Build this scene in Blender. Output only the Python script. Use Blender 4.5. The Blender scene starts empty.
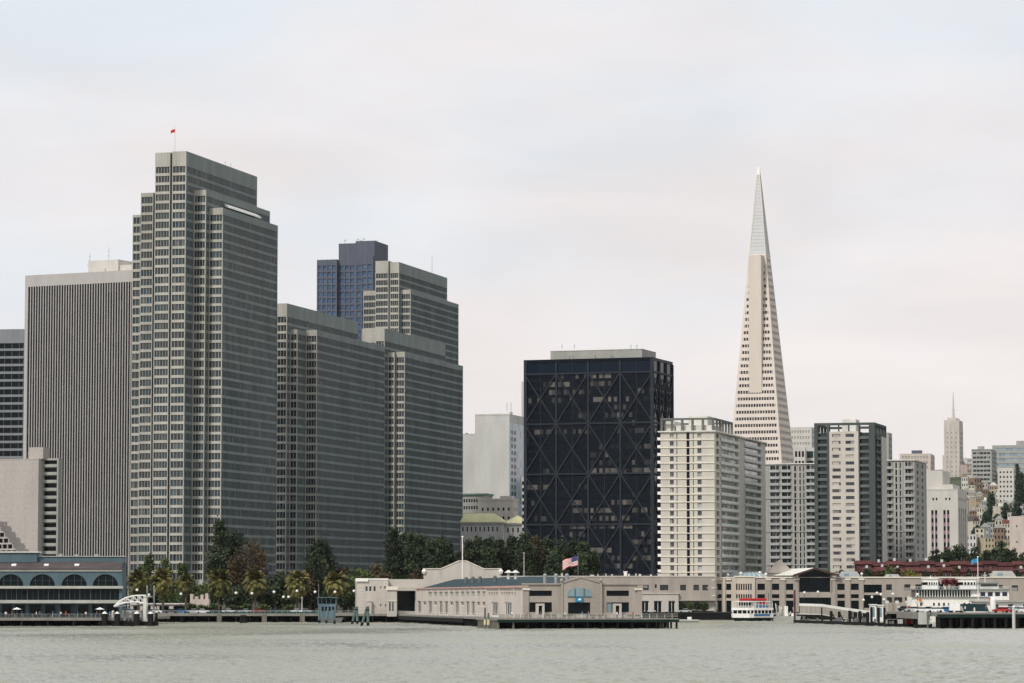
import bpy, bmesh, math, random
import numpy as np
from mathutils import Vector, Matrix
random.seed(7)
F = 3253.0; CX = 512.0; HY = 598.0; H = 7.5      # focal length in px, principal column, horizon row, eye height above the water
C = bpy.context.scene.collection
R = math.radians
GZ = 3.0                                          # street level
PITCH = math.asin((HY - 341.5) / F); FC = F * math.cos(PITCH)     # the camera looks 4.5 degrees up
PY = [598.0]                                      # row in which columns are being read
def dcos(py): return math.cos(PITCH) - (341.5 - py) / FC * math.sin(PITCH)
def KX(px): return (px - CX) / FC / dcos(PY[0])
def X(px, D): return KX(px) * D
def Z(py, D): return H + D * ((341.5 - py) / FC * math.cos(PITCH) + math.sin(PITCH)) / dcos(py)

# ------------------------------------------------------------------ materials
def nodes(name):
    m = bpy.data.materials.new(name); m.use_nodes = True
    nt = m.node_tree; nt.nodes.clear()
    out = nt.nodes.new('ShaderNodeOutputMaterial'); b = nt.nodes.new('ShaderNodeBsdfPrincipled')
    nt.links.new(b.outputs[0], out.inputs[0])
    return m, nt, b
def col4(c): return (c[0], c[1], c[2], 1.0)
def mat(name, c, rough=0.8, var=0.18, scale=0.25, stretch=(1, 1, 0.25), metal=0.0, spec=0.1, fine=0.08, bump=0.0, rnd=0.0):
    m, nt, b = nodes(name); N = nt.nodes.new; L = nt.links.new
    tc = N('ShaderNodeTexCoord'); mp = N('ShaderNodeMapping'); mp.inputs['Scale'].default_value = stretch
    L(tc.outputs['Object'], mp.inputs[0])
    n1 = N('ShaderNodeTexNoise'); n1.inputs['Scale'].default_value = scale; n1.inputs['Detail'].default_value = 5
    L(mp.outputs[0], n1.inputs['Vector'])
    n2 = N('ShaderNodeTexNoise'); n2.inputs['Scale'].default_value = scale * 9; n2.inputs['Detail'].default_value = 3
    L(tc.outputs['Object'], n2.inputs['Vector'])
    r1 = N('ShaderNodeMapRange'); r1.inputs['From Min'].default_value = 0.3; r1.inputs['From Max'].default_value = 0.7
    r1.inputs['To Min'].default_value = 1 - var; r1.inputs['To Max'].default_value = 1 + var * 0.6
    L(n1.outputs[0], r1.inputs[0])
    r2 = N('ShaderNodeMapRange'); r2.inputs['From Min'].default_value = 0.3; r2.inputs['From Max'].default_value = 0.7
    r2.inputs['To Min'].default_value = 1 - fine; r2.inputs['To Max'].default_value = 1 + fine
    L(n2.outputs[0], r2.inputs[0])
    mu = N('ShaderNodeMath'); mu.operation = 'MULTIPLY'; L(r1.outputs[0], mu.inputs[0]); L(r2.outputs[0], mu.inputs[1])
    last = mu
    if rnd:
        oi = N('ShaderNodeObjectInfo'); r3 = N('ShaderNodeMapRange')
        r3.inputs['To Min'].default_value = 1 - rnd; r3.inputs['To Max'].default_value = 1 + rnd
        L(oi.outputs['Random'], r3.inputs[0]); m2 = N('ShaderNodeMath'); m2.operation = 'MULTIPLY'
        L(mu.outputs[0], m2.inputs[0]); L(r3.outputs[0], m2.inputs[1]); last = m2
    vm = N('ShaderNodeVectorMath'); vm.operation = 'SCALE'; vm.inputs[0].default_value = c[:3]
    L(last.outputs[0], vm.inputs['Scale']); L(vm.outputs[0], b.inputs['Base Color'])
    b.inputs['Roughness'].default_value = rough; b.inputs['Metallic'].default_value = metal
    b.inputs['Specular IOR Level'].default_value = spec
    return m
def glass(name, c, blind=(0.3, 0.28, 0.25), prob=0.2, cell=(1.3, 1.3, 3.4), off=(0, 0, 0), rough=0.08, rowvar=0.0, spec=0.5, refl_tint=None):
    """dark window glass; some panes have blinds drawn behind them (per pane, in the building's own coordinates)"""
    m, nt, b = nodes(name); N = nt.nodes.new; L = nt.links.new
    tc = N('ShaderNodeTexCoord')
    ad = N('ShaderNodeVectorMath'); ad.operation = 'ADD'; ad.inputs[1].default_value = (off[0] + .013, off[1] + .017, off[2] + .011)
    L(tc.outputs['Object'], ad.inputs[0])
    dv = N('ShaderNodeVectorMath'); dv.operation = 'DIVIDE'; dv.inputs[1].default_value = cell; L(ad.outputs[0], dv.inputs[0])
    fl = N('ShaderNodeVectorMath'); fl.operation = 'FLOOR'; L(dv.outputs[0], fl.inputs[0])
    wn = N('ShaderNodeTexWhiteNoise'); L(fl.outputs[0], wn.inputs['Vector'])
    val = wn.outputs['Value']
    if rowvar:
        # whole runs of windows share their blinds along a floor
        dv2 = N('ShaderNodeVectorMath'); dv2.operation = 'DIVIDE'; dv2.inputs[1].default_value = (cell[0] * 7, cell[1] * 7, cell[2]); L(ad.outputs[0], dv2.inputs[0])
        fl2 = N('ShaderNodeVectorMath'); fl2.operation = 'FLOOR'; L(dv2.outputs[0], fl2.inputs[0])
        wn2 = N('ShaderNodeTexWhiteNoise'); L(fl2.outputs[0], wn2.inputs['Vector'])
        mx = N('ShaderNodeMath'); mx.operation = 'MULTIPLY_ADD'; mx.inputs[1].default_value = rowvar
        sc = N('ShaderNodeMath'); sc.operation = 'MULTIPLY'; sc.inputs[1].default_value = 1 - rowvar; L(val, sc.inputs[0])
        L(wn2.outputs['Value'], mx.inputs[0]); L(sc.outputs[0], mx.inputs[2]); val = mx.outputs[0]
    cr = N('ShaderNodeMapRange'); cr.inputs['From Min'].default_value = 1 - prob; cr.inputs['From Max'].default_value = min(1.0, 1 - prob * 0.4)
    L(val, cr.inputs[0])
    v2 = N('ShaderNodeMapRange'); v2.inputs['To Min'].default_value = 0.6; v2.inputs['To Max'].default_value = 1.5
    L(wn.outputs['Color'], v2.inputs[0])
    bc = N('ShaderNodeVectorMath'); bc.operation = 'SCALE'; bc.inputs[0].default_value = c[:3]
    if refl_tint:       # painted reflections: broad warmer and cooler zones put into the glass colour
        pn = N('ShaderNodeTexNoise'); pn.inputs['Scale'].default_value = .035; pn.inputs['Detail'].default_value = 2; L(ad.outputs[0], pn.inputs[0])
        pr = N('ShaderNodeMapRange'); pr.inputs['From Min'].default_value = .42; pr.inputs['From Max'].default_value = .62; L(pn.outputs[0], pr.inputs[0])
        pm = N('ShaderNodeMix'); pm.data_type = 'RGBA'; L(pr.outputs[0], pm.inputs[0]); pm.inputs[6].default_value = col4(c); pm.inputs[7].default_value = col4(refl_tint); L(pm.outputs[2], bc.inputs[0])
    L(v2.outputs[0], bc.inputs['Scale'])
    mix = N('ShaderNodeMix'); mix.data_type = 'RGBA'; L(cr.outputs[0], mix.inputs[0]); L(bc.outputs[0], mix.inputs[6]); mix.inputs[7].default_value = col4(blind)
    L(mix.outputs[2], b.inputs['Base Color'])
    b.inputs['Roughness'].default_value = rough; b.inputs['Specular IOR Level'].default_value = spec
    return m
def leafmat(name, c1, c2, rnd=0.25):
    m, nt, b = nodes(name); N = nt.nodes.new; L = nt.links.new
    tc = N('ShaderNodeTexCoord'); n = N('ShaderNodeTexNoise'); n.inputs['Scale'].default_value = 0.9; n.inputs['Detail'].default_value = 4
    L(tc.outputs['Object'], n.inputs[0]); r = N('ShaderNodeMapRange'); r.inputs['From Min'].default_value = .35; r.inputs['From Max'].default_value = .65
    L(n.outputs[0], r.inputs[0]); mx = N('ShaderNodeMix'); mx.data_type = 'RGBA'; L(r.outputs[0], mx.inputs[0])
    mx.inputs[6].default_value = col4(c1); mx.inputs[7].default_value = col4(c2)
    oi = N('ShaderNodeObjectInfo'); r3 = N('ShaderNodeMapRange'); r3.inputs['To Min'].default_value = 1 - rnd; r3.inputs['To Max'].default_value = 1 + rnd
    L(oi.outputs['Random'], r3.inputs[0]); vm = N('ShaderNodeVectorMath'); vm.operation = 'SCALE'
    L(mx.outputs[2], vm.inputs[0]); L(r3.outputs[0], vm.inputs['Scale']); L(vm.outputs[0], b.inputs['Base Color'])
    b.inputs['Roughness'].default_value = 0.7; b.inputs['Specular IOR Level'].default_value = 0.2
    return m

M = {}
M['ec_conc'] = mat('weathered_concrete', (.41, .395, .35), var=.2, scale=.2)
M['ec_side'] = mat('shaded_side_aggregate', (.205, .235, .225), var=.16, scale=.2)  # darker copy of the tower concrete; shade of the long faces put into colour
M['ec_glass'] = glass('office_glass', (.023, .043, .052), blind=(.11, .12, .12), prob=.28, cell=(1.31, 1.31, 3.44), rough=.12, refl_tint=(.034, .034, .033), rowvar=.35)
M['white_conc'] = mat('pale_concrete', (.54, .51, .465), var=.10)
M['beige'] = mat('beige_render', (.50, .46, .41), var=.12)
M['pink'] = mat('pinkish_render', (.53, .45, .40), var=.14, scale=.3)
M['pier'] = mat('warm_stucco', (.35, .31, .27), var=.16, scale=.3)
M['pier_light'] = mat('light_stucco', (.50, .46, .41), var=.12, scale=.3)
M['cream'] = mat('cream_trim', (.72, .66, .56), var=.08)
M['pale'] = mat('pale_stone', (.50, .495, .465), var=.14, scale=.15)
M['panel'] = mat('blank_panel_wall', (.42, .38, .345), var=.10, scale=.12)
M['grey'] = mat('grey_concrete', (.34, .34, .31), var=.14)
M['dgrey'] = mat('dark_concrete', (.13, .14, .14), var=.15)
M['darkgreen'] = mat('dark_green_frame', (.072, .084, .08), var=.12)
M['granite'] = mat('mauve_granite', (.105, .115, .145), var=.08)
M['blueglass'] = glass('blue_glass', (.04, .085, .165), blind=(.09, .13, .19), prob=.25, cell=(2.1, 2.1, 3.4))
M['black'] = mat('black_steel', (.003, .006, .010), var=.1, rough=.45, spec=.12)
M['brace'] = mat('dark_brace_steel', (.026, .033, .042), var=.1, rough=.6, spec=.1)
M['alcoa_glass'] = glass('bronze_black_glass', (.006, .010, .018), blind=(.17, .145, .125), prob=.33, cell=(1.62, 1.62, 3.32), rough=.1, rowvar=.72, spec=.25)
M['alcoa_top'] = mat('dark_louvre_glass', (.004, .010, .022), rough=.2, spec=.15)
M['glass'] = glass('window_glass', (.02, .028, .032), blind=(.30, .30, .28), prob=.16, cell=(2, 2, 2.8))
M['glass_apt'] = glass('apartment_glass', (.05, .065, .07), blind=(.40, .40, .37), prob=.45, cell=(3.1, 3.1, 2.76))
M['glass_dark'] = mat('dark_glass', (.004, .008, .010), rough=.12, spec=.13, var=.3, scale=1)
M['glass_blue'] = mat('pale_blue_glass', (.19, .28, .30), rough=.15, spec=.5)
M['ta'] = mat('white_quartz_panel', (.66, .585, .52), var=.06, scale=.2)
M['ta_shaft'] = mat('beige_quartz_shaft', (.62, .55, .475), var=.06, scale=.2)
M['alu'] = mat('aluminium_louvre', (.50, .51, .52), var=.06, rough=.5, metal=.2)
M['teal'] = mat('blue_grey_paint', (.088, .135, .155), var=.14, scale=.4)
M['tealroof'] = mat('teal_roof_metal', (.02, .042, .048), var=.2, scale=.3, rough=.6)
M['brownroof'] = mat('brown_roof', (.085, .07, .07), var=.2, rough=.9)
M['white'] = mat('white_paint', (.80, .78, .74), var=.06, rough=.5)
M['offwhite'] = mat('weathered_white_paint', (.62, .60, .55), var=.14, rough=.6)
M['red'] = mat('red_canvas', (.42, .03, .03), var=.15, rough=.7)
M['darkred'] = mat('dark_red_brick', (.09, .034, .032), var=.35, scale=.5, rnd=.3)
M['redroof'] = mat('dull_red_roof', (.22, .07, .06), var=.25, scale=.5)
M['blue'] = mat('blue_paint', (.03, .14, .32), var=.1, rough=.5)
M['cyan'] = mat('bright_blue_paint', (.02, .19, .34), var=.05, rough=.5)
M['green'] = mat('dark_green_paint', (.012, .026, .021), var=.2, rough=.7)
M['wood'] = mat('tarred_timber', (.016, .015, .015), var=.3, scale=1)
M['pilewood'] = mat('weathered_timber', (.16, .15, .12), var=.3, scale=1)
M['greenwood'] = mat('algae_grey_timber', (.11, .16, .15), var=.25, scale=1)
M['deck'] = mat('deck_concrete', (.22, .21, .19), var=.2, scale=.5)
M['void'] = mat('shadowed_undercroft_timber', (.012, .012, .012), var=.3, scale=1)  # near-black: the shade below the decks is put into this colour
M['yellowroof'] = mat('pale_yellow_roof', (.60, .565, .33), var=.12)
M['copper'] = mat('verdigris_cornice', (.20, .29, .27), var=.12)
M['metal'] = mat('galvanised_steel', (.35, .36, .36), var=.1, rough=.4, metal=.5)
M['trunk'] = mat('bark', (.09, .07, .055), var=.25, scale=2)
M['rubber'] = mat('tyre_rubber', (.02, .02, .02), var=.1)
M['asphalt'] = mat('asphalt', (.05, .05, .052), var=.2, scale=.1)
M['land'] = mat('city_ground', (.10, .10, .09), var=.3, scale=.05)
M['hill'] = mat('hill_scrub', (.07, .08, .05), var=.4, scale=.02)
M['skin'] = mat('skin', (.45, .28, .2), var=.05)
M['hair'] = mat('hair', (.04, .03, .02), var=.1)
M['blueside'] = glass('blue_grey_cladding', (.20, .27, .33), blind=(.26, .33, .38), prob=.4, cell=(3, 3, 3.6))
M['leaf_dark'] = leafmat('dark_foliage', (.014, .026, .013), (.058, .078, .036))
M['leaf_mid'] = leafmat('green_foliage', (.04, .065, .02), (.085, .11, .035))
M['leaf_red'] = leafmat('russet_foliage', (.045, .036, .02), (.10, .068, .034))
M['leaf_yel'] = leafmat('yellow_green_foliage', (.13, .14, .03), (.22, .20, .05))
M['leaf_palm'] = leafmat('palm_fronds', (.055, .06, .02), (.19, .165, .05))
M['leaf_hill'] = leafmat('hill_foliage', (.03, .052, .035), (.055, .08, .05))

# ------------------------------------------------------------------ mesh builder
class MB:
    def __init__(s): s.v = []; s.f = []; s.m = []; s.cur = 0
    def poly(s, pts):
        n = len(s.v); s.v += [tuple(p) for p in pts]; s.f.append(tuple(range(n, n + len(pts)))); s.m.append(s.cur); return s
    def box(s, x0, x1, y0, y1, z0, z1):
        n = len(s.v)
        s.v += [(x0, y0, z0), (x1, y0, z0), (x1, y1, z0), (x0, y1, z0), (x0, y0, z1), (x1, y0, z1), (x1, y1, z1), (x0, y1, z1)]
        for q in ((3, 2, 1, 0), (4, 5, 6, 7), (0, 1, 5, 4), (1, 2, 6, 5), (2, 3, 7, 6), (3, 0, 4, 7)):
            s.f.append(tuple(n + i for i in q)); s.m.append(s.cur)
        return s
    def hexa(s, p):    # 8 points: bottom ring then top ring
        n = len(s.v); s.v += [tuple(q) for q in p]
        for q in ((3, 2, 1, 0), (4, 5, 6, 7), (0, 1, 5, 4), (1, 2, 6, 5), (2, 3, 7, 6), (3, 0, 4, 7)):
            s.f.append(tuple(n + i for i in q)); s.m.append(s.cur)
        return s
    def prism(s, ring, axis, a0, a1):
        """ring: 2D points; extruded along axis ('x','y','z') from a0 to a1"""
        def P(p, a):
            return {'x': (a, p[0], p[1]), 'y': (p[0], a, p[1]), 'z': (p[0], p[1], a)}[axis]
        n = len(s.v); k = len(ring)
        s.v += [P(p, a0) for p in ring] + [P(p, a1) for p in ring]
        s.f.append(tuple(range(n + k - 1, n - 1, -1))); s.m.append(s.cur)
        s.f.append(tuple(range(n + k, n + 2 * k))); s.m.append(s.cur)
        for i in range(k):
            j = (i + 1) % k; s.f.append((n + i, n + j, n + k + j, n + k + i)); s.m.append(s.cur)
        return s
    def tube(s, p0, p1, r0, r1=None, n=8, caps=True):
        r1 = r0 if r1 is None else r1
        p0 = Vector(p0); p1 = Vector(p1); d = (p1 - p0).normalized()
        a = d.orthogonal().normalized(); b = d.cross(a); k = len(s.v)
        for p, r in ((p0, r0), (p1, r1)):
            for i in range(n):
                t = 2 * math.pi * i / n; s.v.append(tuple(p + a * (r * math.cos(t)) + b * (r * math.sin(t))))
        for i in range(n):
            j = (i + 1) % n; s.f.append((k + i, k + j, k + n + j, k + n + i)); s.m.append(s.cur)
        if caps:
            s.f.append(tuple(range(k + n - 1, k - 1, -1))); s.m.append(s.cur); s.f.append(tuple(range(k + n, k + 2 * n))); s.m.append(s.cur)
        return s
    def beam(s, p0, p1, w, d):
        """rectangular bar, w across (horizontal), d along y"""
        p0 = Vector(p0); p1 = Vector(p1); t = (p1 - p0).normalized(); yy = Vector((0, 1, 0))
        if abs(t.y) > .9: yy = Vector((1, 0, 0))
        a = t.cross(yy).normalized() * (w / 2); b = a.normalized().cross(t) * (d / 2)
        return s.hexa([p0 - a - b, p0 + a - b, p0 + a + b, p0 - a + b, p1 - a - b, p1 + a - b, p1 + a + b, p1 - a + b])
    def ball(s, c, r, n=8, k=5, sz=1.0):
        c = Vector(c); base = len(s.v)
        for j in range(k + 1):
            ph = math.pi * j / k
            for i in range(n):
                t = 2 * math.pi * i / n
                s.v.append((c.x + r * math.sin(ph) * math.cos(t), c.y + r * math.sin(ph) * math.sin(t), c.z + r * sz * math.cos(ph)))
        for j in range(k):
            for i in range(n):
                i2 = (i + 1) % n; s.f.append((base + j * n + i, base + j * n + i2, base + (j + 1) * n + i2, base + (j + 1) * n + i)); s.m.append(s.cur)
        return s
    def mesh(s, name, mats):
        me = bpy.data.meshes.new(name); me.from_pydata(s.v, [], s.f)
        for m in (mats if isinstance(mats, (list, tuple)) else [mats]): me.materials.append(M[m] if isinstance(m, str) else m)
        if any(s.m): me.polygons.foreach_set('material_index', s.m)
        me.update(); return me
    def build(s, name, mats, parent=None):
        o = bpy.data.objects.new(name, s.mesh(name, mats)); C.objects.link(o)
        if parent: o.parent = parent
        return o
def thing(name, label, cat, loc=(0, 0, 0), rot=0.0, group=None):
    o = bpy.data.objects.new(name, None); C.objects.link(o); o.location = loc; o.rotation_euler = (0, 0, rot)
    o.empty_display_size = .5; o['label'] = label; o['category'] = cat
    if group: o['group'] = group
    return o
def tag(o, label, cat, group=None):
    o['label'] = label; o['category'] = cat
    if group: o['group'] = group
    return o
def struct(o, kind='structure'): o['kind'] = kind; return o
def copy_tree(o, parent=None):
    c = o.copy(); C.objects.link(c); c.parent = parent
    for ch in o.children: copy_tree(ch, c)
    return c
ORD = ['first', 'second', 'third', 'fourth', 'fifth', 'sixth', 'seventh', 'eighth', 'ninth', 'tenth', 'eleventh', 'twelfth', 'thirteenth',
       'fourteenth', 'fifteenth', 'sixteenth', 'seventeenth', 'eighteenth', 'nineteenth', 'twentieth']
class Fr:
    """a building's own frame: origin at a ground corner seen at column px and distance D, turned by a"""
    def __init__(s, px, D, deg): s.ox = X(px, D); s.oy = D; s.a = R(deg); s.c = math.cos(s.a); s.s = math.sin(s.a)
    def front(s, px, ly=0.0):
        k = KX(px); t = (ly - s.ox * s.s + s.oy * s.c) / (s.c - k * s.s)
        return (t * k - s.ox) * s.c + (t - s.oy) * s.s, t
    def side(s, px, lx=0.0):
        k = KX(px); t = (lx + s.ox * s.c + s.oy * s.s) / (k * s.c + s.s)
        return -(t * k - s.ox) * s.s + (t - s.oy) * s.c, t
    def fx(s, px, ly=0.0): return s.front(px, ly)[0]
    def sy(s, px, lx=0.0): return s.side(px, lx)[0]
    def thing(s, name, label, cat, group=None, z=0.0): return thing(name, label, cat, (s.ox, s.oy, z), s.a, group)
def facade(wall, P, u0, u1, z0, z1, holes, depth=.35):
    """wall skin with real recessed openings. P(u,z,d)->xyz. holes: (ua,ub,za,zb)"""
    us = sorted(set([u0, u1] + [round(h[i], 4) for h in holes for i in (0, 1)])); zs = sorted(set([z0, z1] + [round(h[i], 4) for h in holes for i in (2, 3)]))
    us = [u for u in us if u0 - 1e-6 <= u <= u1 + 1e-6]; zs = [z for z in zs if z0 - 1e-6 <= z <= z1 + 1e-6]
    for i in range(len(us) - 1):
        uc = (us[i] + us[i + 1]) / 2; hh = [h for h in holes if h[0] < uc < h[1]]; run = None
        for j in range(len(zs) - 1):
            zc = (zs[j] + zs[j + 1]) / 2; inside = any(h[2] < zc < h[3] for h in hh)
            if not inside:
                if run is None: run = zs[j]
            if inside and run is not None:
                wall.poly([P(us[i], run, 0), P(us[i + 1], run, 0), P(us[i + 1], zs[j], 0), P(us[i], zs[j], 0)]); run = None
        if run is not None: wall.poly([P(us[i], run, 0), P(us[i + 1], run, 0), P(us[i + 1], zs[-1], 0), P(us[i], zs[-1], 0)])
    for a, b, c, d in holes:
        for q in (((a, c), (b, c)), ((b, c), (b, d)), ((b, d), (a, d)), ((a, d), (a, c))):
            wall.poly([P(q[0][0], q[0][1], 0), P(q[1][0], q[1][1], 0), P(q[1][0], q[1][1], depth), P(q[0][0], q[0][1], depth)])
def PF(y0=0.0): return lambda u, z, d: (u, y0 + d, z)
def PS(x0=0.0): return lambda u, z, d: (x0 - d, u, z)
def PL(x0=0.0): return lambda u, z, d: (x0 + d, u, z)
def pane(mb, P, h, depth=.33):
    a, b, c, d = h; mb.poly([P(a, c, depth), P(b, c, depth), P(b, d, depth), P(a, d, depth)])
def panes(P, holes, parent, m='glass', name='window', depth=.33, frame=None, fw=.12, bars=0, hbar=False):
    for h in holes:
        g = MB(); pane(g, P, h, depth); w = g.build(name, m, parent)
        if frame:
            f = MB(); a, b, c, d = h
            def bar(a0, a1, c0, c1):
                pts = [P(a0, c0, depth - .1), P(a1, c0, depth - .1), P(a1, c1, depth - .1), P(a0, c1, depth - .1), P(a0, c0, depth - .02), P(a1, c0, depth - .02), P(a1, c1, depth - .02), P(a0, c1, depth - .02)]
                f.hexa(pts)
            bar(a, a + fw, c, d); bar(b - fw, b, c, d); bar(a + fw, b - fw, c, c + fw); bar(a + fw, b - fw, d - fw, d)
            for k in range(bars):
                u = a + (b - a) * (k + 1) / (bars + 1); bar(u - fw / 2, u + fw / 2, c + fw, d - fw)
            if hbar and not bars:
                z = (c + d) / 2; bar(a + fw, b - fw, z - fw / 2, z + fw / 2)
            f.build('window_frame', frame, w)
def rows(P, rowsholes, parent, m='glass', name='window_row', depth=.33):
    if sum(len(r) for r in rowsholes) <= 66:
        for hs in rowsholes:
            for h in hs:
                g = MB(); pane(g, P, h, depth); g.build(name.replace('_row', ''), m, parent)
        return
    for hs in rowsholes:
        g = MB()
        for h in hs: pane(g, P, h, depth)
        if hs: g.build(name, m, parent)

# ------------------------------------------------------------------ camera, light, sky
sc = bpy.context.scene
cam = bpy.data.cameras.new('camera'); co = bpy.data.objects.new('camera', cam); C.objects.link(co); sc.camera = co
co.location = (0, 0, H); co.rotation_euler = (R(90) + PITCH, 0, 0)
cam.sensor_width = 36; cam.lens = FC / 1024 * 36; cam.clip_start = 1; cam.clip_end = 30000
SUN = Vector((-.48, -.66, .84)).normalized()
sl = bpy.data.lights.new('sun', 'SUN'); sl.energy = 3.0; sl.angle = R(9); sl.color = (1, .95, .88)
so = bpy.data.objects.new('sun', sl); C.objects.link(so); so.rotation_euler = SUN.to_track_quat('Z', 'Y').to_euler(); so.location = (0, 0, 300)
w = bpy.data.worlds.new('World'); sc.world = w; w.use_nodes = True
nt = w.node_tree; nt.nodes.clear(); N = nt.nodes.new; L = nt.links.new
out = N('ShaderNodeOutputWorld'); sky = N('ShaderNodeTexSky'); sky.sky_type = 'NISHITA'; sky.sun_disc = False
sky.sun_elevation = math.asin(SUN.z); sky.sun_rotation = math.atan2(SUN.x, SUN.y) % (2 * math.pi)
b1 = N('ShaderNodeBackground'); b1.inputs[1].default_value = .10; L(sky.outputs[0], b1.inputs[0])
tc = N('ShaderNodeTexCoord'); mp = N('ShaderNodeMapping'); mp.inputs['Scale'].default_value = (3.2, 3.2, 9.5); mp.inputs['Location'].default_value = (.35, .1, .2)
L(tc.outputs['Generated'], mp.inputs[0])
n1 = N('ShaderNodeTexNoise'); n1.inputs['Scale'].default_value = 2.4; n1.inputs['Detail'].default_value = 6; n1.inputs['Roughness'].default_value = .5; L(mp.outputs[0], n1.inputs[0])
sx = N('ShaderNodeSeparateXYZ'); L(tc.outputs['Generated'], sx.inputs[0])
# cooler cloud high on the left, warm smoggy haze low on the right
g = N('ShaderNodeMath'); g.operation = 'MULTIPLY_ADD'; g.inputs[1].default_value = -1.4; L(sx.outputs[0], g.inputs[0])
g2 = N('ShaderNodeMath'); g2.operation = 'MULTIPLY_ADD'; g2.inputs[1].default_value = 6.0; L(sx.outputs[2], g2.inputs[0]); g2.inputs[2].default_value = -1.15
L(g2.outputs[0], g.inputs[2])
a1 = N('ShaderNodeMath'); a1.operation = 'MULTIPLY_ADD'; a1.inputs[1].default_value = 2.6; L(n1.outputs[0], a1.inputs[0]); L(g.outputs[0], a1.inputs[2])
a2 = N('ShaderNodeMapRange'); a2.inputs['From Min'].default_value = .4; a2.inputs['From Max'].default_value = 1.65; a2.interpolation_type = 'SMOOTHSTEP'; L(a1.outputs[0], a2.inputs[0])
cmix = N('ShaderNodeMix'); cmix.data_type = 'RGBA'; L(a2.outputs[0], cmix.inputs[0])
cmix.inputs[6].default_value = (.915, .85, .838, 1); cmix.inputs[7].default_value = (.82, .868, .92, 1)
n3 = N('ShaderNodeTexNoise'); n3.inputs['Scale'].default_value = 3.1; n3.inputs['Detail'].default_value = 7; n3.inputs['Distortion'].default_value = .4; L(mp.outputs[0], n3.inputs[0])
r3 = N('ShaderNodeMapRange'); r3.inputs['From Min'].default_value = .3; r3.inputs['From Max'].default_value = .7; r3.inputs['To Min'].default_value = .93; r3.inputs['To Max'].default_value = 1.05; L(n3.outputs[0], r3.inputs[0])
b2 = N('ShaderNodeBackground'); L(cmix.outputs[2], b2.inputs[0]); L(r3.outputs[0], b2.inputs[1])
ms = N('ShaderNodeMixShader'); ms.inputs[0].default_value = .93; L(b1.outputs[0], ms.inputs[1]); L(b2.outputs[0], ms.inputs[2]); L(ms.outputs[0], out.inputs[0])
sc.view_settings.view_transform = 'Standard'; sc.view_settings.look = 'None'; sc.view_settings.exposure = 0.0; sc.view_settings.gamma = 1.0

# ------------------------------------------------------------------ water, land, hill
def water():
    nr, nc = 620, 520
    t = np.linspace(0, 1, nr); Y = 1.0 / (1 / 235.0 + t * (1 / 1290.0 - 1 / 235.0))
    u = np.linspace(-1, 1, nc); YY, UU = np.meshgrid(Y, u, indexing='ij'); XX = UU * (YY * .19 + 12)
    rng = np.random.RandomState(3); ZZ = np.zeros_like(XX)
    for lam, amp, n in ((9, .03, 6), (4.5, .03, 10), (2.4, .045, 14), (1.4, .03, 14)):
        for i in range(n):
            a = rng.uniform(-1.3, 1.3) + math.pi * .55; l = lam * rng.uniform(.7, 1.3); ph = rng.uniform(0, 6.28)
            ZZ += amp / math.sqrt(n) * 1.4 * np.sin((XX * math.cos(a) + YY * math.sin(a)) * 2 * math.pi / l + ph)
    V = np.stack([XX, YY, ZZ], -1).reshape(-1, 3)
    i, j = np.meshgrid(np.arange(nr - 1), np.arange(nc - 1), indexing='ij'); k = (i * nc + j).ravel()
    Q = np.stack([k, k + 1, k + nc + 1, k + nc], -1)
    # outer skirt so the sheet runs past everything
    n = len(V); big = [(-4000, -1500, -.35), (4000, -1500, -.35), (4000, 6000, -.35), (-4000, 6000, -.35)]
    V = np.vstack([V, np.array(big)]); me = bpy.data.meshes.new('water')
    me.from_pydata(V.tolist(), [], Q.tolist() + [[n, n + 1, n + 2, n + 3]])
    me.polygons.foreach_set('use_smooth', [True] * len(me.polygons))
    m, nt, b = nodes('bay_water'); N = nt.nodes.new; L = nt.links.new
    tc = N('ShaderNodeTexCoord'); mp = N('ShaderNodeMapping'); mp.inputs['Scale'].default_value = (.55, .13, 1); L(tc.outputs['Object'], mp.inputs[0])
    n1 = N('ShaderNodeTexNoise'); n1.inputs['Scale'].default_value = 1.6; n1.inputs['Detail'].default_value = 5; L(mp.outputs[0], n1.inputs[0])
    bp = N('ShaderNodeBump'); bp.inputs['Strength'].default_value = 1.0; bp.inputs['Distance'].default_value = .6; L(n1.outputs[0], bp.inputs['Height']); L(bp.outputs[0], b.inputs['Normal'])
    mp2 = N('ShaderNodeMapping'); mp2.inputs['Scale'].default_value = (.016, .011, 1); L(tc.outputs['Object'], mp2.inputs[0])
    n2 = N('ShaderNodeTexNoise'); n2.inputs['Scale'].default_value = 1.0; n2.inputs['Detail'].default_value = 4; L(mp2.outputs[0], n2.inputs[0])
    mx = N('ShaderNodeMix'); mx.data_type = 'RGBA'; L(n2.outputs[0], mx.inputs[0]); mx.inputs[6].default_value = (.18, .18, .135, 1); mx.inputs[7].default_value = (.33, .322, .245, 1)
    L(mx.outputs[2], b.inputs['Base Color']); rr_ = N('ShaderNodeMapRange'); rr_.inputs['From Min'].default_value = .35; rr_.inputs['From Max'].default_value = .65; rr_.inputs['To Min'].default_value = .16; rr_.inputs['To Max'].default_value = .38; L(n2.outputs[0], rr_.inputs[0]); L(rr_.outputs[0], b.inputs['Roughness']); b.inputs['IOR'].default_value = 1.333
    me.materials.append(m); o = bpy.data.objects.new('water', me); C.objects.link(o); struct(o)
water()
shore = [(-2500, 1020), (-120, 1022), (-38, 1022), (-20, 1075), (60, 1120), (90, 1128), (2500, 1140)]
g = MB()
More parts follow.
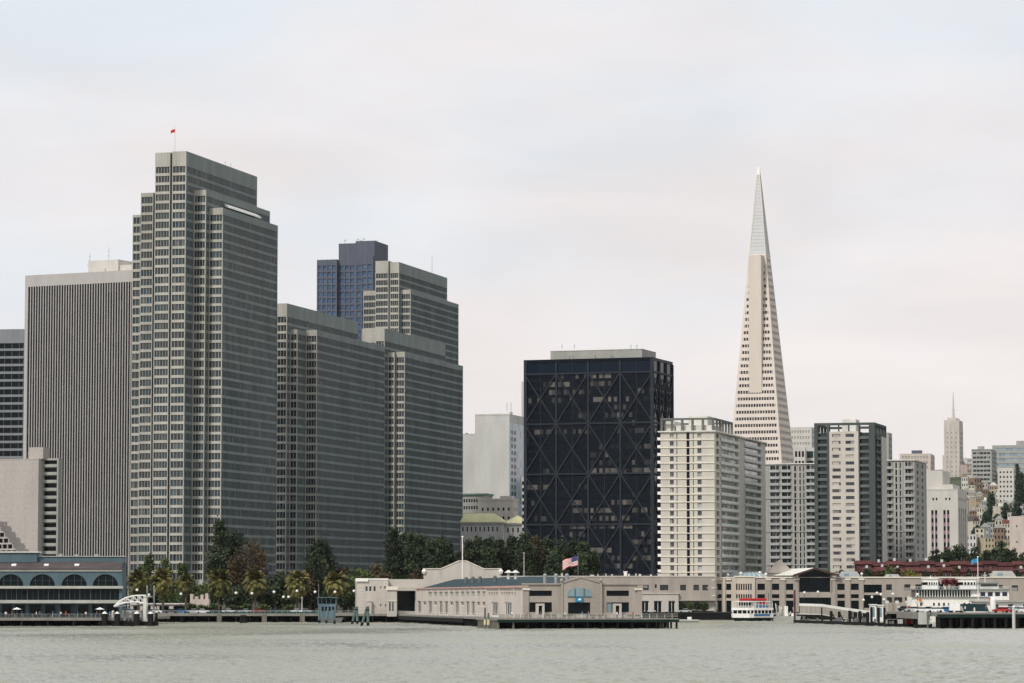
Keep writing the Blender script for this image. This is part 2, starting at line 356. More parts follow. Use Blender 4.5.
for i in range(len(shore) - 1):
    (xa, ya), (xb, yb) = shore[i], shore[i + 1]
    g.poly([(xa, ya, GZ - .4), (xb, yb, GZ - .4), (xb * 1.0, 9000, GZ - .4), (xa, 9000, GZ - .4)])
    g.cur = 1; g.poly([(xa, ya, -1.5), (xb, yb, -1.5), (xb, yb, GZ - .4), (xa, ya, GZ - .4)]); g.cur = 0
struct(g.build('ground', ['land', 'void']))
g = MB(); g.box(-420, -36, 1052, 1078, GZ - .5, GZ - .396); g.cur = 1
for x in range(-415, -40, 8): g.box(x, x + 3, 1064.8, 1065, GZ - .396, GZ - .39)
struct(g.build('road', ['asphalt', 'white']))
g = MB(); g.box(-420, -36, 1045.5, 1051.9, GZ - .5, GZ - .25).box(-420, -36, 1078.1, 1083, GZ - .5, GZ - .25)
struct(g.build('pavement', 'deck'))
def sm(t): t = max(0, min(1, t)); return t * t * (3 - 2 * t)
def hill_h(x, y): return GZ - .38 + 115 * max(0, min(1, (y - 1650) / 1250)) ** .85 * sm((x - 170) / 100) + 6 * math.sin(x * .02) * sm((y - 1900) / 400) * sm((x - 250) / 200)
g = MB(); nx, ny = 60, 60
for j in range(ny):
    for i in range(nx):
        x = 150 + 1700 * (i / (nx - 1)) ** 1.3; y = 1600 + 3200 * (j / (ny - 1)); g.v.append((x, y, hill_h(x, y)))
for j in range(ny - 1):
    for i in range(nx - 1): a = j * nx + i; g.f.append((a, a + 1, a + nx + 1, a + nx)); g.m.append(0)
struct(g.build('hill', 'hill'))
hz, hnt, hb = nodes('thin_coastal_haze'); hnt.nodes.clear(); ho = hnt.nodes.new('ShaderNodeOutputMaterial'); hv = hnt.nodes.new('ShaderNodeVolumePrincipled')
hv.inputs['Color'].default_value = (.93, .93, .97, 1); hv.inputs['Density'].default_value = 1.0e-5; hv.inputs['Anisotropy'].default_value = .2; hnt.links.new(hv.outputs[0], ho.inputs['Volume'])
M['haze'] = hz; struct(MB().box(-4200, 4200, -1700, 9200, -4, 330).build('haze', 'haze'), 'stuff')
# ------------------------------------------------------------------ stepped slab office towers
def slab_tower(th, slabs, ztop, crown, fl, sp, zbase, wall='ec_conc', sidewall='ec_side', gl='ec_glass', fin=1.31, finw=.13, ins_f=.35, ins_s=.14, side_fin=True, finside=.05):
    """slabs: (x0,x1,y0,y1,top). Floors counted down from ztop-crown, fl high, each sp of spandrel under a window band."""
    wmb = MB(); side = MB(); k = 0; zt = ztop - crown; tops = {}
    while zt - fl > zbase + 7:
        g = MB()
        for i, (x0, x1, y0, y1, tp) in enumerate(slabs):
            if zt <= tp - .9:
                if i not in tops:
                    tops[i] = zt; wmb.box(x0, x1, y0, y1, zt, tp)
                g.box(x0 + ins_s, x1 - ins_s, y0 + ins_f, y1 - .2, zt - fl + sp, zt)
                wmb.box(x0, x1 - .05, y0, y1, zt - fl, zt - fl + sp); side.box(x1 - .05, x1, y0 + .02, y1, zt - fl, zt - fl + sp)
        g.build('window_band', gl, th); zt -= fl
    zb = zt
    for i, (x0, x1, y0, y1, tp) in enumerate(slabs):
        wmb.box(x0, x1, y0, y1, zb - 3.4, zb)                                       # blank band over the open base
        n = max(1, round((x1 - x0) / fin)); st = (x1 - x0 - finw) / n
        for q in range(n + 1):
            xx = x0 + q * st; ed = q in (0, n); wd = .3 if ed and fin < 2 else finw; xx = (x1 - wd if q == n else xx); wmb.box(xx, xx + wd, y0 - (.1 if ed or fin > 2 else -.12), y0 + ins_f + .02, zb - 3.4, tp + .02 if ed or fin > 2 else tops[i] - .02)
            if not ed and fin < 2: wmb.box(xx - .12, xx + .24, y0 - .07, y0, tops[i], tp + .02)
        ny = max(1, round((y1 - y0) / fin)); sy = (y1 - y0 - .3) / ny
        for q in range(ny + 1):
            yy = y0 + q * sy
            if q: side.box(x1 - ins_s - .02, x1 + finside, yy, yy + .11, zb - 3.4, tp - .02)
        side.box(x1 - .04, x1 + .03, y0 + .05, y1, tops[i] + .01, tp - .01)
        nx = max(2, int((x1 - x0) / 5))
        for q in range(nx):
            xx = x0 + .6 + (x1 - x0 - 1.6) * q / max(1, nx - 1)
            for yy in np.arange(y0 + .8, y1 - 1, 9): wmb.box(xx, xx + .8, yy, yy + .8, zbase, zb - 3.4)
        wmb.box(x0 + 1.5, x1 - 1.5, y0 + 3, y1 - 2, zbase, zb - 3.4)
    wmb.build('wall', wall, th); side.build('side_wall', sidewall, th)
def ztop(py, D): return Z(py, D)
G_OFF = 'tall stepped office towers with pale banded fronts'
# tower 4: the tallest on the left
PY[0] = 200
fr = Fr(186, 1200, -15.5); f = fr.fx; s = fr.sy
t4 = fr.thing('office_tower', 'tallest stepped concrete office tower at left, a small flag on its roof', 'skyscraper', G_OFF)
LA = s(257, 0); yB = s(194, 0); xB = f(206, yB); yC = s(209.5, xB); xC = f(223, yC); LB = s(270, xB); LC = s(278, xC)
x4 = f(172); x3 = f(170); x2 = f(155); x1b = f(153.4, 6); x0b = f(141, 6); x0c = f(133, 12)
zA = Z(151, 1200); zB = Z(190, fr.front(200, yB)[1]); zC = Z(208, fr.front(215, yC)[1]); zBl = Z(191, 1205); zCl = Z(213, 1212)
slab_tower(t4, [(x4, 0, 0, LA, zA), (x2, x3, 0, LA - 3, zA - .25), (0, xB, yB, LB, zB), (xB, xC, yC, LC, zC), (x0b, x1b, 6, LA - 8, zBl), (x0c, x0b, 12, LA - 12, zCl)], zA, 5.6, 3.44, 1.02, GZ)
g = MB(); g.box(x3, x4, 1.6, LA - 4, GZ, zA - 1); g.box(x1b, x2, 7.4, LA - 9, GZ, zBl - 1); g.build('recess_wall', 'dgrey', t4)
ya, D1 = fr.side(223, xB); yb_, D2 = fr.side(256, xB)
g = MB(); zs = Z(203, D1); g.prism([(xB + .02, zs - 1.1), (xB + 2.2, zs - 1.9), (xB + 2.2, zs - 1.3), (xB + .02, zs)], 'y', ya + 2, yb_); g.build('sloped_rooflight', 'white', t4)
def flagpole(name, label, px, D, z0, ytop, r=.09, mat_='white', flagw=0, flagh=0, kind=None, grp=None, dirx=1, fz=None):
    t = thing(name, label, 'flagpole', (X(px, D), D, z0), 0, grp); zt = Z(ytop, D) - z0
    g = MB(); g.tube((0, 0, 0), (0, 0, zt), r, r * .6, 8); g.ball((0, 0, zt), r * 1.6); g.build('pole', mat_, t)
    if flagw:
        fl = MB(); n = 14; stripes = 13 if kind == 'us' else 1; m = 13
        z1 = zt - .3 - (fz or 0)
        def P(i, j):
            u = i / n; v = j / m
            return (dirx * (u * flagw), .22 * flagw * math.sin(u * 7) * .5 * u, z1 - v * flagh - .38 * flagh * u * u * 1.3 + .05 * math.sin(u * 9 + v * 2) * flagh)
        for i in range(n):
            for j in range(m):
                fl.cur = 0 if kind != 'us' else (2 if (i < n * .42 and j < 7) else (j % 2))
                fl.poly([P(i, j), P(i + 1, j), P(i + 1, j + 1), P(i, j + 1)])
        if kind == 'us':
            fl.cur = 3
            for a in range(5):
                for b in range(4):
                    p = Vector(P(.55 + a * 1.15, .8 + b * 1.5)); q = .018 * flagh
                    for o in (-.03, .03): fl.poly([(p.x + q * math.cos(t_), p.y + o, p.z + q * math.sin(t_)) for t_ in [2 * math.pi * k / 5 + .3 for k in range(5)]])
        fo = fl.build('flag', ['red', 'white', 'navy', 'white'] if kind == 'us' else [kind], t)
    return t
M['navy'] = mat('navy_cloth', (.02, .03, .13), var=.1); M['flagred'] = mat('flag_red_cloth', (.5, .04, .05), var=.1); M['flagblue'] = mat('flag_blue_cloth', (.05, .25, .5), var=.1)
flagpole('flagpole', 'thin flagpole with a small red flag on top of the tallest left tower', 174.5, 1203, zA, 127, .07, 'metal', 1.6, 1.2, 'flagred', dirx=-1, fz=.5)
for px, lab in ((225, 'left'), (230.5, 'right')):
    t = tag(MB().tube((0, 0, 0), (0, 0, 2.2), .06).box(-.3, .3, -.05, .05, 1.5, 1.6).build('roof_antenna', 'metal'), f'{lab} of two thin antennas on the long roof of the tallest left tower', 'antenna', 'roof antennas')
    xx = -1.5; yy = s(px, xx); v = Vector((fr.ox + xx * fr.c - yy * fr.s, fr.oy + xx * fr.s + yy * fr.c, zA)); t.location = v
# tower 3
PY[0] = 320
fr = Fr(287, 1310, -15.5); f = fr.fx; s = fr.sy
t3 = fr.thing('office_tower', 'broad stepped office tower right behind the tallest one, with a long blank parapet', 'skyscraper', G_OFF)
LA = s(358); yB = 4; x0 = 0; xB = f(297.5, yB); yC = s(306, xB); xC = f(317, yC); LC = s(384.8, xC); LB = s(371, xB)
zA = Z(303.3, 1310); zB = Z(330, 1316); zC = Z(330, fr.front(312, yC)[1])
slab_tower(t3, [(f(262), 0, 0, LA, zA), (0, xB, yB, LB, zB), (xB, xC, yC, LC, zC)], zA, 5.4, 3.44, 1.02, GZ)
PY[0] = 275
fr = Fr(399, 1610, -15.5); f = fr.fx; s = fr.sy
t1 = fr.thing('office_tower', 'farthest stepped office tower, seen above a lower one with a pole on its roof', 'skyscraper', G_OFF)
LA = s(447.2); yB = s(400.8); xB = f(410.6, yB); LB = s(458.6, xB)
zA = Z(262, 1610); zB = Z(289.7, fr.front(405, yB)[1])
slab_tower(t1, [(f(390), 0, 0, LA, zA), (f(375.5), f(388.5), 0, LA - 4, zA + .8), (0, xB, yB, LB, zB), (f(363.5, 6), f(375.5), 6, LA - 10, Z(289.7, 1615))], zA, 5.5, 3.46, 1.02, GZ)
g = MB(); g.box(f(388.5), f(390), 2, LA - 6, GZ, zA - 1); g.build('recess_wall', 'dgrey', t1)
xx = -1.0; yy = s(432, xx)
o = thing('flagpole', 'tall thin pole standing on the roof of the farthest stepped tower', 'flagpole', (fr.ox + xx * fr.c - yy * fr.s, fr.oy + xx * fr.s + yy * fr.c, zA)); MB().tube((0, 0, 0), (0, 0, 9), .12, .08).ball((0, 0, 9), .2).build('pole', 'metal', o)
PY[0] = 340
fr = Fr(384.6, 1440, -15.5); f = fr.fx; s = fr.sy
t2 = fr.thing('office_tower', 'lower stepped office tower in front of the farthest one, rightmost of the four', 'skyscraper', G_OFF)
LA = s(445.4); yB = 5; xB = f(394.6, yB); yC = yB + 2; xC = f(404.8, yC); LC = s(463, xC)
zA = Z(328.5, 1440); zB = Z(352, 1446)
slab_tower(t2, [(f(375.5), 0, 0, LA, zA), (f(362, 8), f(375.5), 8, LA - 8, zA + .8), (0, xB, yB, LC - 4, zB - .3), (xB, xC, yC, LC, zB)], zA, 5.6, 3.44, 1.02, GZ)
# tall blue glass and granite tower behind
PY[0] = 255
fr = Fr(373, 1760, -15.5); f = fr.fx; s = fr.sy
tb = fr.thing('office_tower', 'mauve granite tower with blue windows behind the stepped towers', 'skyscraper')
LA = s(388); zz = Z(251.5, 1760)
slab_tower(tb, [(f(355.6, 3), 0, 3, LA, Z(244, 1780)), (f(337), f(355.6, 3), 3, LA, Z(243, 1765)), (f(317), f(337), 0, LA - 3, Z(258.3, 1760)), (f(361, 0), 0, 0, 2.9, Z(256, 1760))], Z(243, 1765), 12.2, 3.6, 1.05, GZ, wall='granite', sidewall='granite', gl='blueglass', fin=3.2, finw=.75, ins_f=.5, ins_s=.3, finside=.02)
for px, h in ((345, 1.5), (358, 2), (361, 1.4), (364, 2.4), (376, 1.6)):
    tag(MB().tube((0, 0, 0), (0, 0, h), .15).box(-.7, .7, -.5, .5, h, h + .6).build('roof_antenna', 'offwhite'), f'small white roof unit on the mauve granite tower, {"above its front" if px<357 else "on the right end" if px>370 else "near its peak"}', 'antenna', 'roof units of the granite tower').location = (X(px, 1775), 1775, Z(243.5 if px < 370 else 244, 1775))

# ------------------------------------------------------------------ striped tower (left)
PY[0] = 290
fr = Fr(25, 1430, -26); M['finc'] = mat('white_fin_concrete', (.42, .395, .375), var=.08)
ts = fr.thing('office_tower', 'wide office tower of thin white vertical fins and dark glass, blank band on top', 'skyscraper')
L_ = fr.fx(150); zt = Z(275.6, 1430); zw = Z(287, 1430); wl = fr.fx(28.2)
g = MB(); g.box(0, L_, .0, 40, zw, zt); g.box(0, wl, 0, 40, GZ, zw); g.box(L_ - wl, L_, 0, 40, GZ, zw); g.box(wl, L_ - wl, 1.2, 39, GZ, zw)
n = int((L_ - 2 * wl) / 1.32); stp = (L_ - 2 * wl) / n
for i in range(1, n): g.box(wl + i * stp - .2, wl + i * stp + .2, -.1, .42, GZ, zw)
g.build('wall', 'finc', ts)
M['strip'] = glass('striped_tower_glass', (.008, .008, .010), blind=(.05, .047, .045), prob=.12, cell=(1.32, 3, 3.6), rough=.2, spec=.2)
for i in range(n):
    a = wl + i * stp; g = MB(); g.poly([(a + .2, .4, GZ), (a + stp - .2, .4, GZ), (a + stp - .2, .4, zw), (a + .2, .4, zw)]); g.build('window_strip', 'strip', ts)
xa = fr.fx(88, 8); xb = fr.fx(118, 8)
g = MB(); g.box(xa, xb, 8, 24, zt, Z(264, 1438)); g.box(xb, fr.fx(131, 8), 9, 20, zt, Z(269.5, 1438)); g.box(xa + 7, xa + 9, 7.5, 8, zt + .5, zt + 2.4); g.build('penthouse', 'white_conc', ts)
for px, y1, n_ in ((89.5, 253, 'left'), (108.5, 247, 'right')):
    t = thing('roof_antenna', f'{n_} lattice antenna mast on the penthouse of the white-finned tower', 'antenna', (X(px, 1436), 1436, zt), 0, 'masts on the finned tower')
    h = Z(y1, 1436) - zt; g = MB(); g.tube((0, 0, 0), (0, 0, h), .12, .07)
    for zz in (h * .55, h * .7, h * .85): g.box(-.6, .6, -.06, .06, zz, zz + .12)
    g.build('mast', 'metal', t); MB().ball((-.4, -.5, h * .5), .7, sz=.9).build('dish', 'offwhite', t)
# far left banded tower
PY[0] = 340
fr = Fr(24, 1520, -8)
t = fr.thing('office_tower', 'dark-windowed office block with pale bands at the left edge', 'skyscraper'); xl = fr.fx(-40)
zt = Z(329, 1520); z = Z(343, 1520); w_ = MB(); w_.box(xl, 0, 0, 40, z, zt); w_.box(xl + .5, -.5, 1.0, 39, GZ, z)
while z > 12:
    g = MB().box(xl + .3, -.6, .3, 1.0, z - 2.5, z).build('window_band', 'glass_dark', t)
    w_.box(xl, 0, 0, 40, z - 3.62, z - 2.5); z -= 3.62
for x in np.arange(xl, -.5, 3.6): w_.box(x, x + .12, .25, 1, GZ, Z(343, 1520))
w_.build('wall', mat('blue_grey_concrete', (.22, .23, .245), var=.12), t)
# blank concrete block + louvred wing
PY[0] = 470
fr = Fr(38.5, 1190, -13)
t = fr.thing('office_building', 'blank pinkish concrete block with a dark louvred wing, left of the finned tower', 'building')
xl = fr.fx(-60); zt = Z(459.5, 1190); ls = fr.sy(42.5)
g = MB(); g.box(xl, 0, 0, ls, GZ, zt); g.box(xl, .1, -.1, ls + .1, zt, zt + .35)
for z in np.arange(8, zt - 1, 3.05): g.box(xl, -.02, -.025, 0, z, z + .05)
for x in np.arange(xl, -1, 2.6): g.box(x, x + .05, -.025, 0, GZ, zt - .5)
g.build('wall', 'panel', t)
MB().box(fr.fx(27), fr.fx(41), 2, 9, zt + .35, Z(447, 1190)).build('penthouse', 'panel', t)
x1 = fr.fx(58.5, ls); zt2 = Z(459.5, 1205)
g = MB(); g.box(0, x1, ls + 1.6, ls + 3.4, GZ, zt2); g.box(0, .35, ls, ls + 1.6, GZ, zt2); g.box(x1 - .6, x1, ls, ls + 1.6, GZ, zt2)
z = zt2 - .3; g.box(.35, x1 - .6, ls, ls + 1.6, z - .5, z + .3)
holes = []
while z > 12:
    g.box(.35, x1 - .6, ls - .05, ls + 1.6, z - 3.0, z - 1.9); MB().box(.4, x1 - .65, ls + 1.4, ls + 1.58, z - 1.9, z - .5).build('window_band', 'glass_dark', t); z -= 2.9
g.build('louvred_wing', 'grey', t)
# stepped hotel at the lower left edge
PY[0] = 545
fr = Fr(18, 1110, -10)
t = fr.thing('hotel', 'terraced concrete building stepping down at the lower left edge', 'building'); g = MB()
zz = Z(556, 1110); k = 0
while zz < Z(521, 1110):
    xr = fr.fx(20 - k * 4.6); xl = fr.fx(-50); g.box(xl, xr, 0 + k * .4, 14, zz - .01, zz + .55); g.box(xl, xr - 1.2, 1.4 + k * .4, 14, zz + .55, zz + 2.0)
    for x in np.arange(xr - 1.0, xl, -1.9): g.box(x - .3, x, .1 + k * .4, 1.4 + k * .4, zz + .55, zz + 2.0)
    p = MB()
    for x in np.arange(xr - 2.9, xl, -1.9): p.box(x + .02, x + 1.58, 1.28 + k * .4, 1.38 + k * .4, zz + .6, zz + 1.95)
    p.build('window_row', 'glass_dark', t); zz += 2.0; k += 1
g.box(fr.fx(-50), fr.fx(21), .2, 14, GZ, Z(556, 1110)); g.build('wall', 'panel', t)

# ------------------------------------------------------------------ black braced tower
PY[0] = 362
fr = Fr(652.6, 1350, -18.5); f = fr.fx; s = fr.sy
t = fr.thing('office_tower', 'black glass tower with a lattice of diagonal braces over its facade', 'skyscraper')
xl = f(524.6); Ls = s(672.8); zt = Z(357, 1350)
k1 = 1350 / F; zb1 = Z(371.5, 1350)                    # underside of the mechanical band
fl = 3.32; g = MB(); wl = MB()
M['alcoa_glass'] = glass('bronze_black_glass', (.003, .006, .011), blind=(.13, .118, .105), prob=.34, cell=(1.3, 1.3, 3.32), off=(0, 0, 3.32 - (zb1 + .1) % 3.32), rough=.1, rowvar=.66, spec=.12)
wl.box(xl, 0, 0, Ls, zt - 1.2, zt); wl.box(xl + .7, -.7, .7, Ls - .7, GZ, zt - 1.2)
MB().box(xl + .35, -.35, .35, Ls - .35, zb1 + .2, zt - 1.2).build('louvre_band', 'alcoa_top', t)
z = zb1 - .2
while z > 9:
    MB().box(xl + .3, -.3, .3, Ls - .3, z - 2.05, z).build('window_band', 'alcoa_glass', t)
    wl.box(xl + .26, -.26, .26, Ls - .26, z - fl, z - 2.05); z -= fl
wl.build('wall', 'black', t)
br = MB(); W = -xl; hx = W / 4; hz = 51 * k1
zlev = [zb1 - i * hz for i in range(0, 6)]
for a in range(9): 
    x = xl + a * W / 8; ww = (.75 if a % 2 == 0 else .22); ww = 1.3 if a in (0, 8) else ww
    x = min(max(x, xl + ww / 2 - .3), -ww / 2 + .3); br.box(x - ww / 2, x + ww / 2, -.35 if a % 2 == 0 else .05, .31, GZ, zt - (0 if a in (0, 8) else 1.2))
for zz in zlev:
    br.box(xl, 0, -.3, .29, zz - .35, zz + .35)
for i in range(5):
    for a in range(4):
        xa = xl + a * hx; xb = xa + hx; z1 = zlev[i]; z0 = zlev[i + 1]
        if i == 4: z0 = GZ; 
        br.beam((xa, -.12, z1), (xb, -.12, z0), .55, .5); br.beam((xb, -.16, z1), (xa, -.16, z0), .55, .5)
hs = Ls / 3
for a in range(4):
    y = a * hs; y = min(max(y, .3), Ls - .3); br.box(-.31, .35, y - .4, y + .4, GZ, zt - 1.2)
for i in range(5):
    br.box(-.29, .3, 0, Ls, zlev[i] - .35, zlev[i] + .35)
    for a in range(3):
        ya = a * hs; yb2 = ya + hs; z1 = zlev[i]; z0 = zlev[i + 1] if i < 4 else GZ
        br.beam((.12, ya, z1), (.12, yb2, z0), .5, .5); br.beam((.16, yb2, z1), (.16, ya, z0), .5, .5)
br.build('bracing', 'brace', t)
ph = MB(); a0, a1 = f(550.5, 5), f(642, 5); zp = Z(349.3, 1360); ph.box(a0, a1, 5, Ls - 5, zt, zp - .3); ph.box(a0 - .1, a1 + .1, 4.9, Ls - 4.9, zp - .3, zp)
for x in (a0 + 8, a0 + 9.6, a0 + 19.5, a0 + 26.5, a0 + 27.6): ph.box(x, x + .35, 4.6, 5, zt, zt + 1.9)
ph.build('penthouse', 'grey', t)
for i, px in enumerate((562, 574.5, 631, 637)):
    tag(MB().tube((0, 0, 0), (0, 0, 1.9), .1).box(-.35, .35, -.05, .05, 1.2, 1.35).build('roof_antenna', 'metal'), f'thin antenna on the black tower roof, {ORD[i]} from the left of four', 'antenna', 'antennas of the black tower').location = (X(px, 1358), 1358, zp)

# ------------------------------------------------------------------ the pyramid
PY[0] = 168
M['ta_glass'] = glass('pyramid_glass', (.03, .03, .034), blind=(.12, .11, .10), prob=.3, cell=(1.6, 1.6, 3.96), rough=.15, spec=.3); fr = Fr(758.6, 1925, -18.5)
t = fr.thing('pyramid_tower', 'slender white pyramid skyscraper tapering to a metal spire', 'skyscraper')
k = 1925 / F; zap = Z(164, 1925); z88 = Z(460, 1925); a_ = R(18.5 - 4.3)
wtot = (795.0 - 733.0) * k * 1.05; W88 = wtot / (math.cos(a_) + math.sin(a_)); slope = W88 / (zap + 5 - z88)
def wid(z): return (zap + 5 - z) * slope / 2
class Lean(MB):                                   # everything in the tower leans with its core axis
    def build(s, *a, **k_):
        s.v = [(x + ox_(z), y, z) for x, y, z in s.v]; return MB.build(s, *a, **k_)
def ox_(z): return (zap - z) * .005
def frust(mb, z0, z1, ins=0.0):
    a = wid(z0) - ins; b = wid(z1) - ins
    mb.hexa([(-a, -a, z0), (a, -a, z0), (a, a, z0), (-a, a, z0), (-b, -b, z1), (b, -b, z1), (b, b, z1), (-b, b, z1)])
zsp = Z(256, 1925); fl = 3.96; wl = Lean(); z = GZ; nfl = 0
shx0 = -(9.6) * k / math.cos(a_) * 1.02; shx1 = 3.2 * k / math.cos(a_); zsb = Z(394, 1925); zst = Z(257, 1925)
while z < zsp - 1:
    z1 = z + fl; zw0 = z + 2.15; top = min(z1, zsp)
    frust(wl, z, zw0)
    if z1 <= zsp:
        g = Lean(); frust(g, zw0, z1 - .02, .45); g.build('window_band', 'ta_glass', t)
        a = wid(zw0) - .02; b = wid(z1); n = int((2 * a - 2.4) / 1.6)
        if n > 0:
            for face in range(4):
                for q in range(n + 1):
                    u = -(n / 2) * 1.6 + q * 1.6
                    if face == 0: wl.hexa([(u - .2, -a, zw0), (u + .2, -a, zw0), (u + .2, -a + .6, zw0), (u - .2, -a + .6, zw0), (u - .2, -b, z1), (u + .2, -b, z1), (u + .2, -b + .6, z1), (u - .2, -b + .6, z1)])
                    if face == 1: wl.hexa([(a - .6, u - .2, zw0), (a, u - .2, zw0), (a, u + .2, zw0), (a - .6, u + .2, zw0), (b - .6, u - .2, z1), (b, u - .2, z1), (b, u + .2, z1), (b - .6, u + .2, z1)])
        for sx_ in (-1, 1):
            for sy_ in (-1, 1):
                xa, xb, ya, yb2 = sorted((sx_ * a, sx_ * (a - 1.3))), sorted((sx_ * b, sx_ * (b - 1.3))), sorted((sy_ * a, sy_ * (a - 1.3))), sorted((sy_ * b, sy_ * (b - 1.3)))
                wl.hexa([(xa[0], ya[0], zw0), (xa[1], ya[0], zw0), (xa[1], ya[1], zw0), (xa[0], ya[1], zw0), (xb[0], yb2[0], z1), (xb[1], yb2[0], z1), (xb[1], yb2[1], z1), (xb[0], yb2[1], z1)])
    z = z1
wl.build('wall', 'ta', t)
yf = -wid(zsb) - .3; PY[0] = 320; shx0 = fr.fx(748.7, yf); shx1 = fr.fx(761.3, yf)
g = MB(); g.box(shx0, shx1, yf, -wid(zst) * .2, zsb, zst); g.build('shaft', 'ta_shaft', t)
g = Lean(); frust(g, zsp, Z(174, 1925), .25); g.build('spire', 'alu', t)
g = Lean(); zcap = Z(175, 1925)
for sx_ in (-1, 1):
    for sy_ in (-1, 1):
        a = wid(zsp); b = wid(zcap); q = .5
        xa, xb, ya, yb2 = sorted((sx_ * a, sx_ * (a - q))), sorted((sx_ * b, sx_ * (b - q))), sorted((sy_ * a, sy_ * (a - q))), sorted((sy_ * b, sy_ * (b - q)))
        g.hexa([(xa[0], ya[0], zsp), (xa[1], ya[0], zsp), (xa[1], ya[1], zsp), (xa[0], ya[1], zsp), (xb[0], yb2[0], zcap), (xb[1], yb2[0], zcap), (xb[1], yb2[1], zcap), (xb[0], yb2[1], zcap)])
for zz in np.arange(zsp + 1.2, zcap - 1, 2.1): frust(g, zz, zz + .16, .12)
frust(g, zsp - .3, zsp + .5, -.12)
g.build('spire_frame', 'ta', t)
g = Lean(); frust(g, zcap - .02, Z(167.5, 1925), .0); g.build('spire_cap', 'white', t)

# ------------------------------------------------------------------ generic windowed building
def grid_bldg(label, pl, pc, pr, D, yt, deg, cols, fl, hfrac=.5, wfrac=.55, wall='white_conc', gl='glass', scols=4, zb=None, cat='building', name='building', group=None,
              nfl=None, depth_m=None, top=1.2, cornice=None, topfl=None, m=.06, sidewall=None):
    PY[0] = (yt + 540) / 2; fr = Fr(pc, D, deg); t = fr.thing(name, label, cat, group); x0 = fr.fx(pl)
    if pr is not None and pr > pc: Ls = fr.sy(pr)
    else: Ls = depth_m or 18
    if depth_m: Ls = depth_m
    zt = Z(yt, D); zb = GZ if zb is None else zb
    fh = []; rowsF = []; rowsS = []; z = zt - top; k = 0; cw = (0 - x0) * (1 - 2 * m) / cols; sw = Ls * (1 - 2 * m) / max(1, scols)
    while z - fl > zb + .3 and (nfl is None or k < nfl):
        za = z - fl + fl * (1 - hfrac) * .5; zc = za + fl * hfrac; za = round(za, 4); zc = round(zc, 4)
        rf = [(round(x0 * (1 - m) + i * cw + cw * (1 - wfrac) / 2, 4), round(x0 * (1 - m) + i * cw + cw * (1 + wfrac) / 2, 4), za, zc) for i in range(cols)]
        rs = [(round(Ls * m + i * sw + sw * (1 - wfrac) / 2, 4), round(Ls * m + i * sw + sw * (1 + wfrac) / 2, 4), za, zc) for i in range(scols)]
        rowsF.append(rf); rowsS.append(rs); z -= fl; k += 1
    w_ = MB(); facade(w_, PF(0), x0, 0, zb, zt, [h for r in rowsF for h in r], .3)
    w_.poly([(x0, 0, zb), (x0, Ls, zb), (x0, Ls, zt), (x0, 0, zt)]); w_.poly([(x0, Ls, zb), (0, Ls, zb), (0, Ls, zt), (x0, Ls, zt)])
    w_.poly([(x0, 0, zt - .4), (0, 0, zt - .4), (0, Ls, zt - .4), (x0, Ls, zt - .4)])
    sd = w_ if not sidewall else MB()
    facade(sd, PS(0), 0, Ls, zb, zt, [h for r in rowsS for h in r], .3)
    w_.build('wall', wall, t)
    if sidewall: sd.build('side_wall', sidewall, t)
    if cornice: MB().box(x0 - .3, .3, -.3, Ls + .3, zt, zt + cornice).build('cornice', 'white_conc', t)
    if cols * len(rowsF) <= 48:
        panes(PF(0), [h for r in rowsF for h in r], t, gl, depth=.28)
    else: rows(PF(0), rowsF, t, gl, depth=.28)
    rows(PS(0), rowsS, t, gl, depth=.28)
    return t, fr, x0, Ls, zt

# cluster between the stepped towers and the black tower
PY[0] = 440
fr = Fr(509.5, 1590, -15.5)
t = fr.thing('office_building', 'pale blank-fronted building with a blue-grey windowed side, left of the black tower', 'building')
x0 = fr.fx(475); Ls = fr.sy(536); zt = Z(414, 1590)
MB().box(x0, 0, 0, Ls, GZ, zt).box(x0, 0, -.12, 0, zt - .6, zt + .2).build('wall', 'pale', t)
for x in np.linspace(x0, -.3, 6)[1:-1]: pass
MB().box(-.01, .25, .3, Ls, GZ, Z(423, 1590)).build('side_cladding', 'blueside', t)
for i in range(16):
    z = Z(430, 1590) - i * 3.35
    for (a, b) in ((fr.sy(511.5, .27), fr.sy(513.0, .27)), (fr.sy(514.4, .27), fr.sy(516.0, .27))): MB().box(.22, .33, a, b, z - 1.9, z).build('window', 'glass_dark', t)
MB().box(fr.fx(506), fr.fx(511, 6), 5, 9, zt, Z(411, 1590)).build('penthouse', 'pale', t)
for px, lab in ((507, 'left'), (511, 'right')):
    tag(MB().tube((0, 0, 0), (0, 0, 4.2), .12).build('roof_antenna', 'metal'), f'{lab} of two short masts on the blank pale building', 'antenna', 'masts on the blank pale building').location = (X(px, 1598), 1598, Z(411, 1598))
fr = Fr(477, 1612, -15.5); t = fr.thing('office_building', 'lower pale wing at the left of the blank-fronted building', 'building'); MB().box(fr.fx(455), 0, 0, 20, GZ, Z(434.5, 1612)).box(fr.fx(455), 0.1, -.1, 0, Z(434.5, 1612), Z(434.5, 1612) + .4).build('wall', 'pale', t)
MB().box(fr.fx(464), fr.fx(466), 2, 4, Z(434.5, 1612), Z(432.5, 1612)).build('vent', 'metal', t)
t, fr, x0, Ls, zt = grid_bldg('grey office block with a verdigris cornice behind the yellow-roofed house', 440, 486, 488, 1566, 494.5, -12, 16, 3.4, .45, .6, 'grey', 'glass_dark', 3, depth_m=14)
MB().box(x0 - .9, .9, -.9, Ls + .5, zt, zt + .55).box(x0 - .5, .5, -.5, Ls + .3, zt - .5, zt).build('cornice', 'copper', t)
t, fr, x0, Ls, zt = grid_bldg('low beige block with small windows under the blank pale building', 478, 513.5, 516, 1560, 498.5, -12, 6, 4.2, .35, .35, 'beige', 'glass_dark', 2, depth_m=11, top=3)
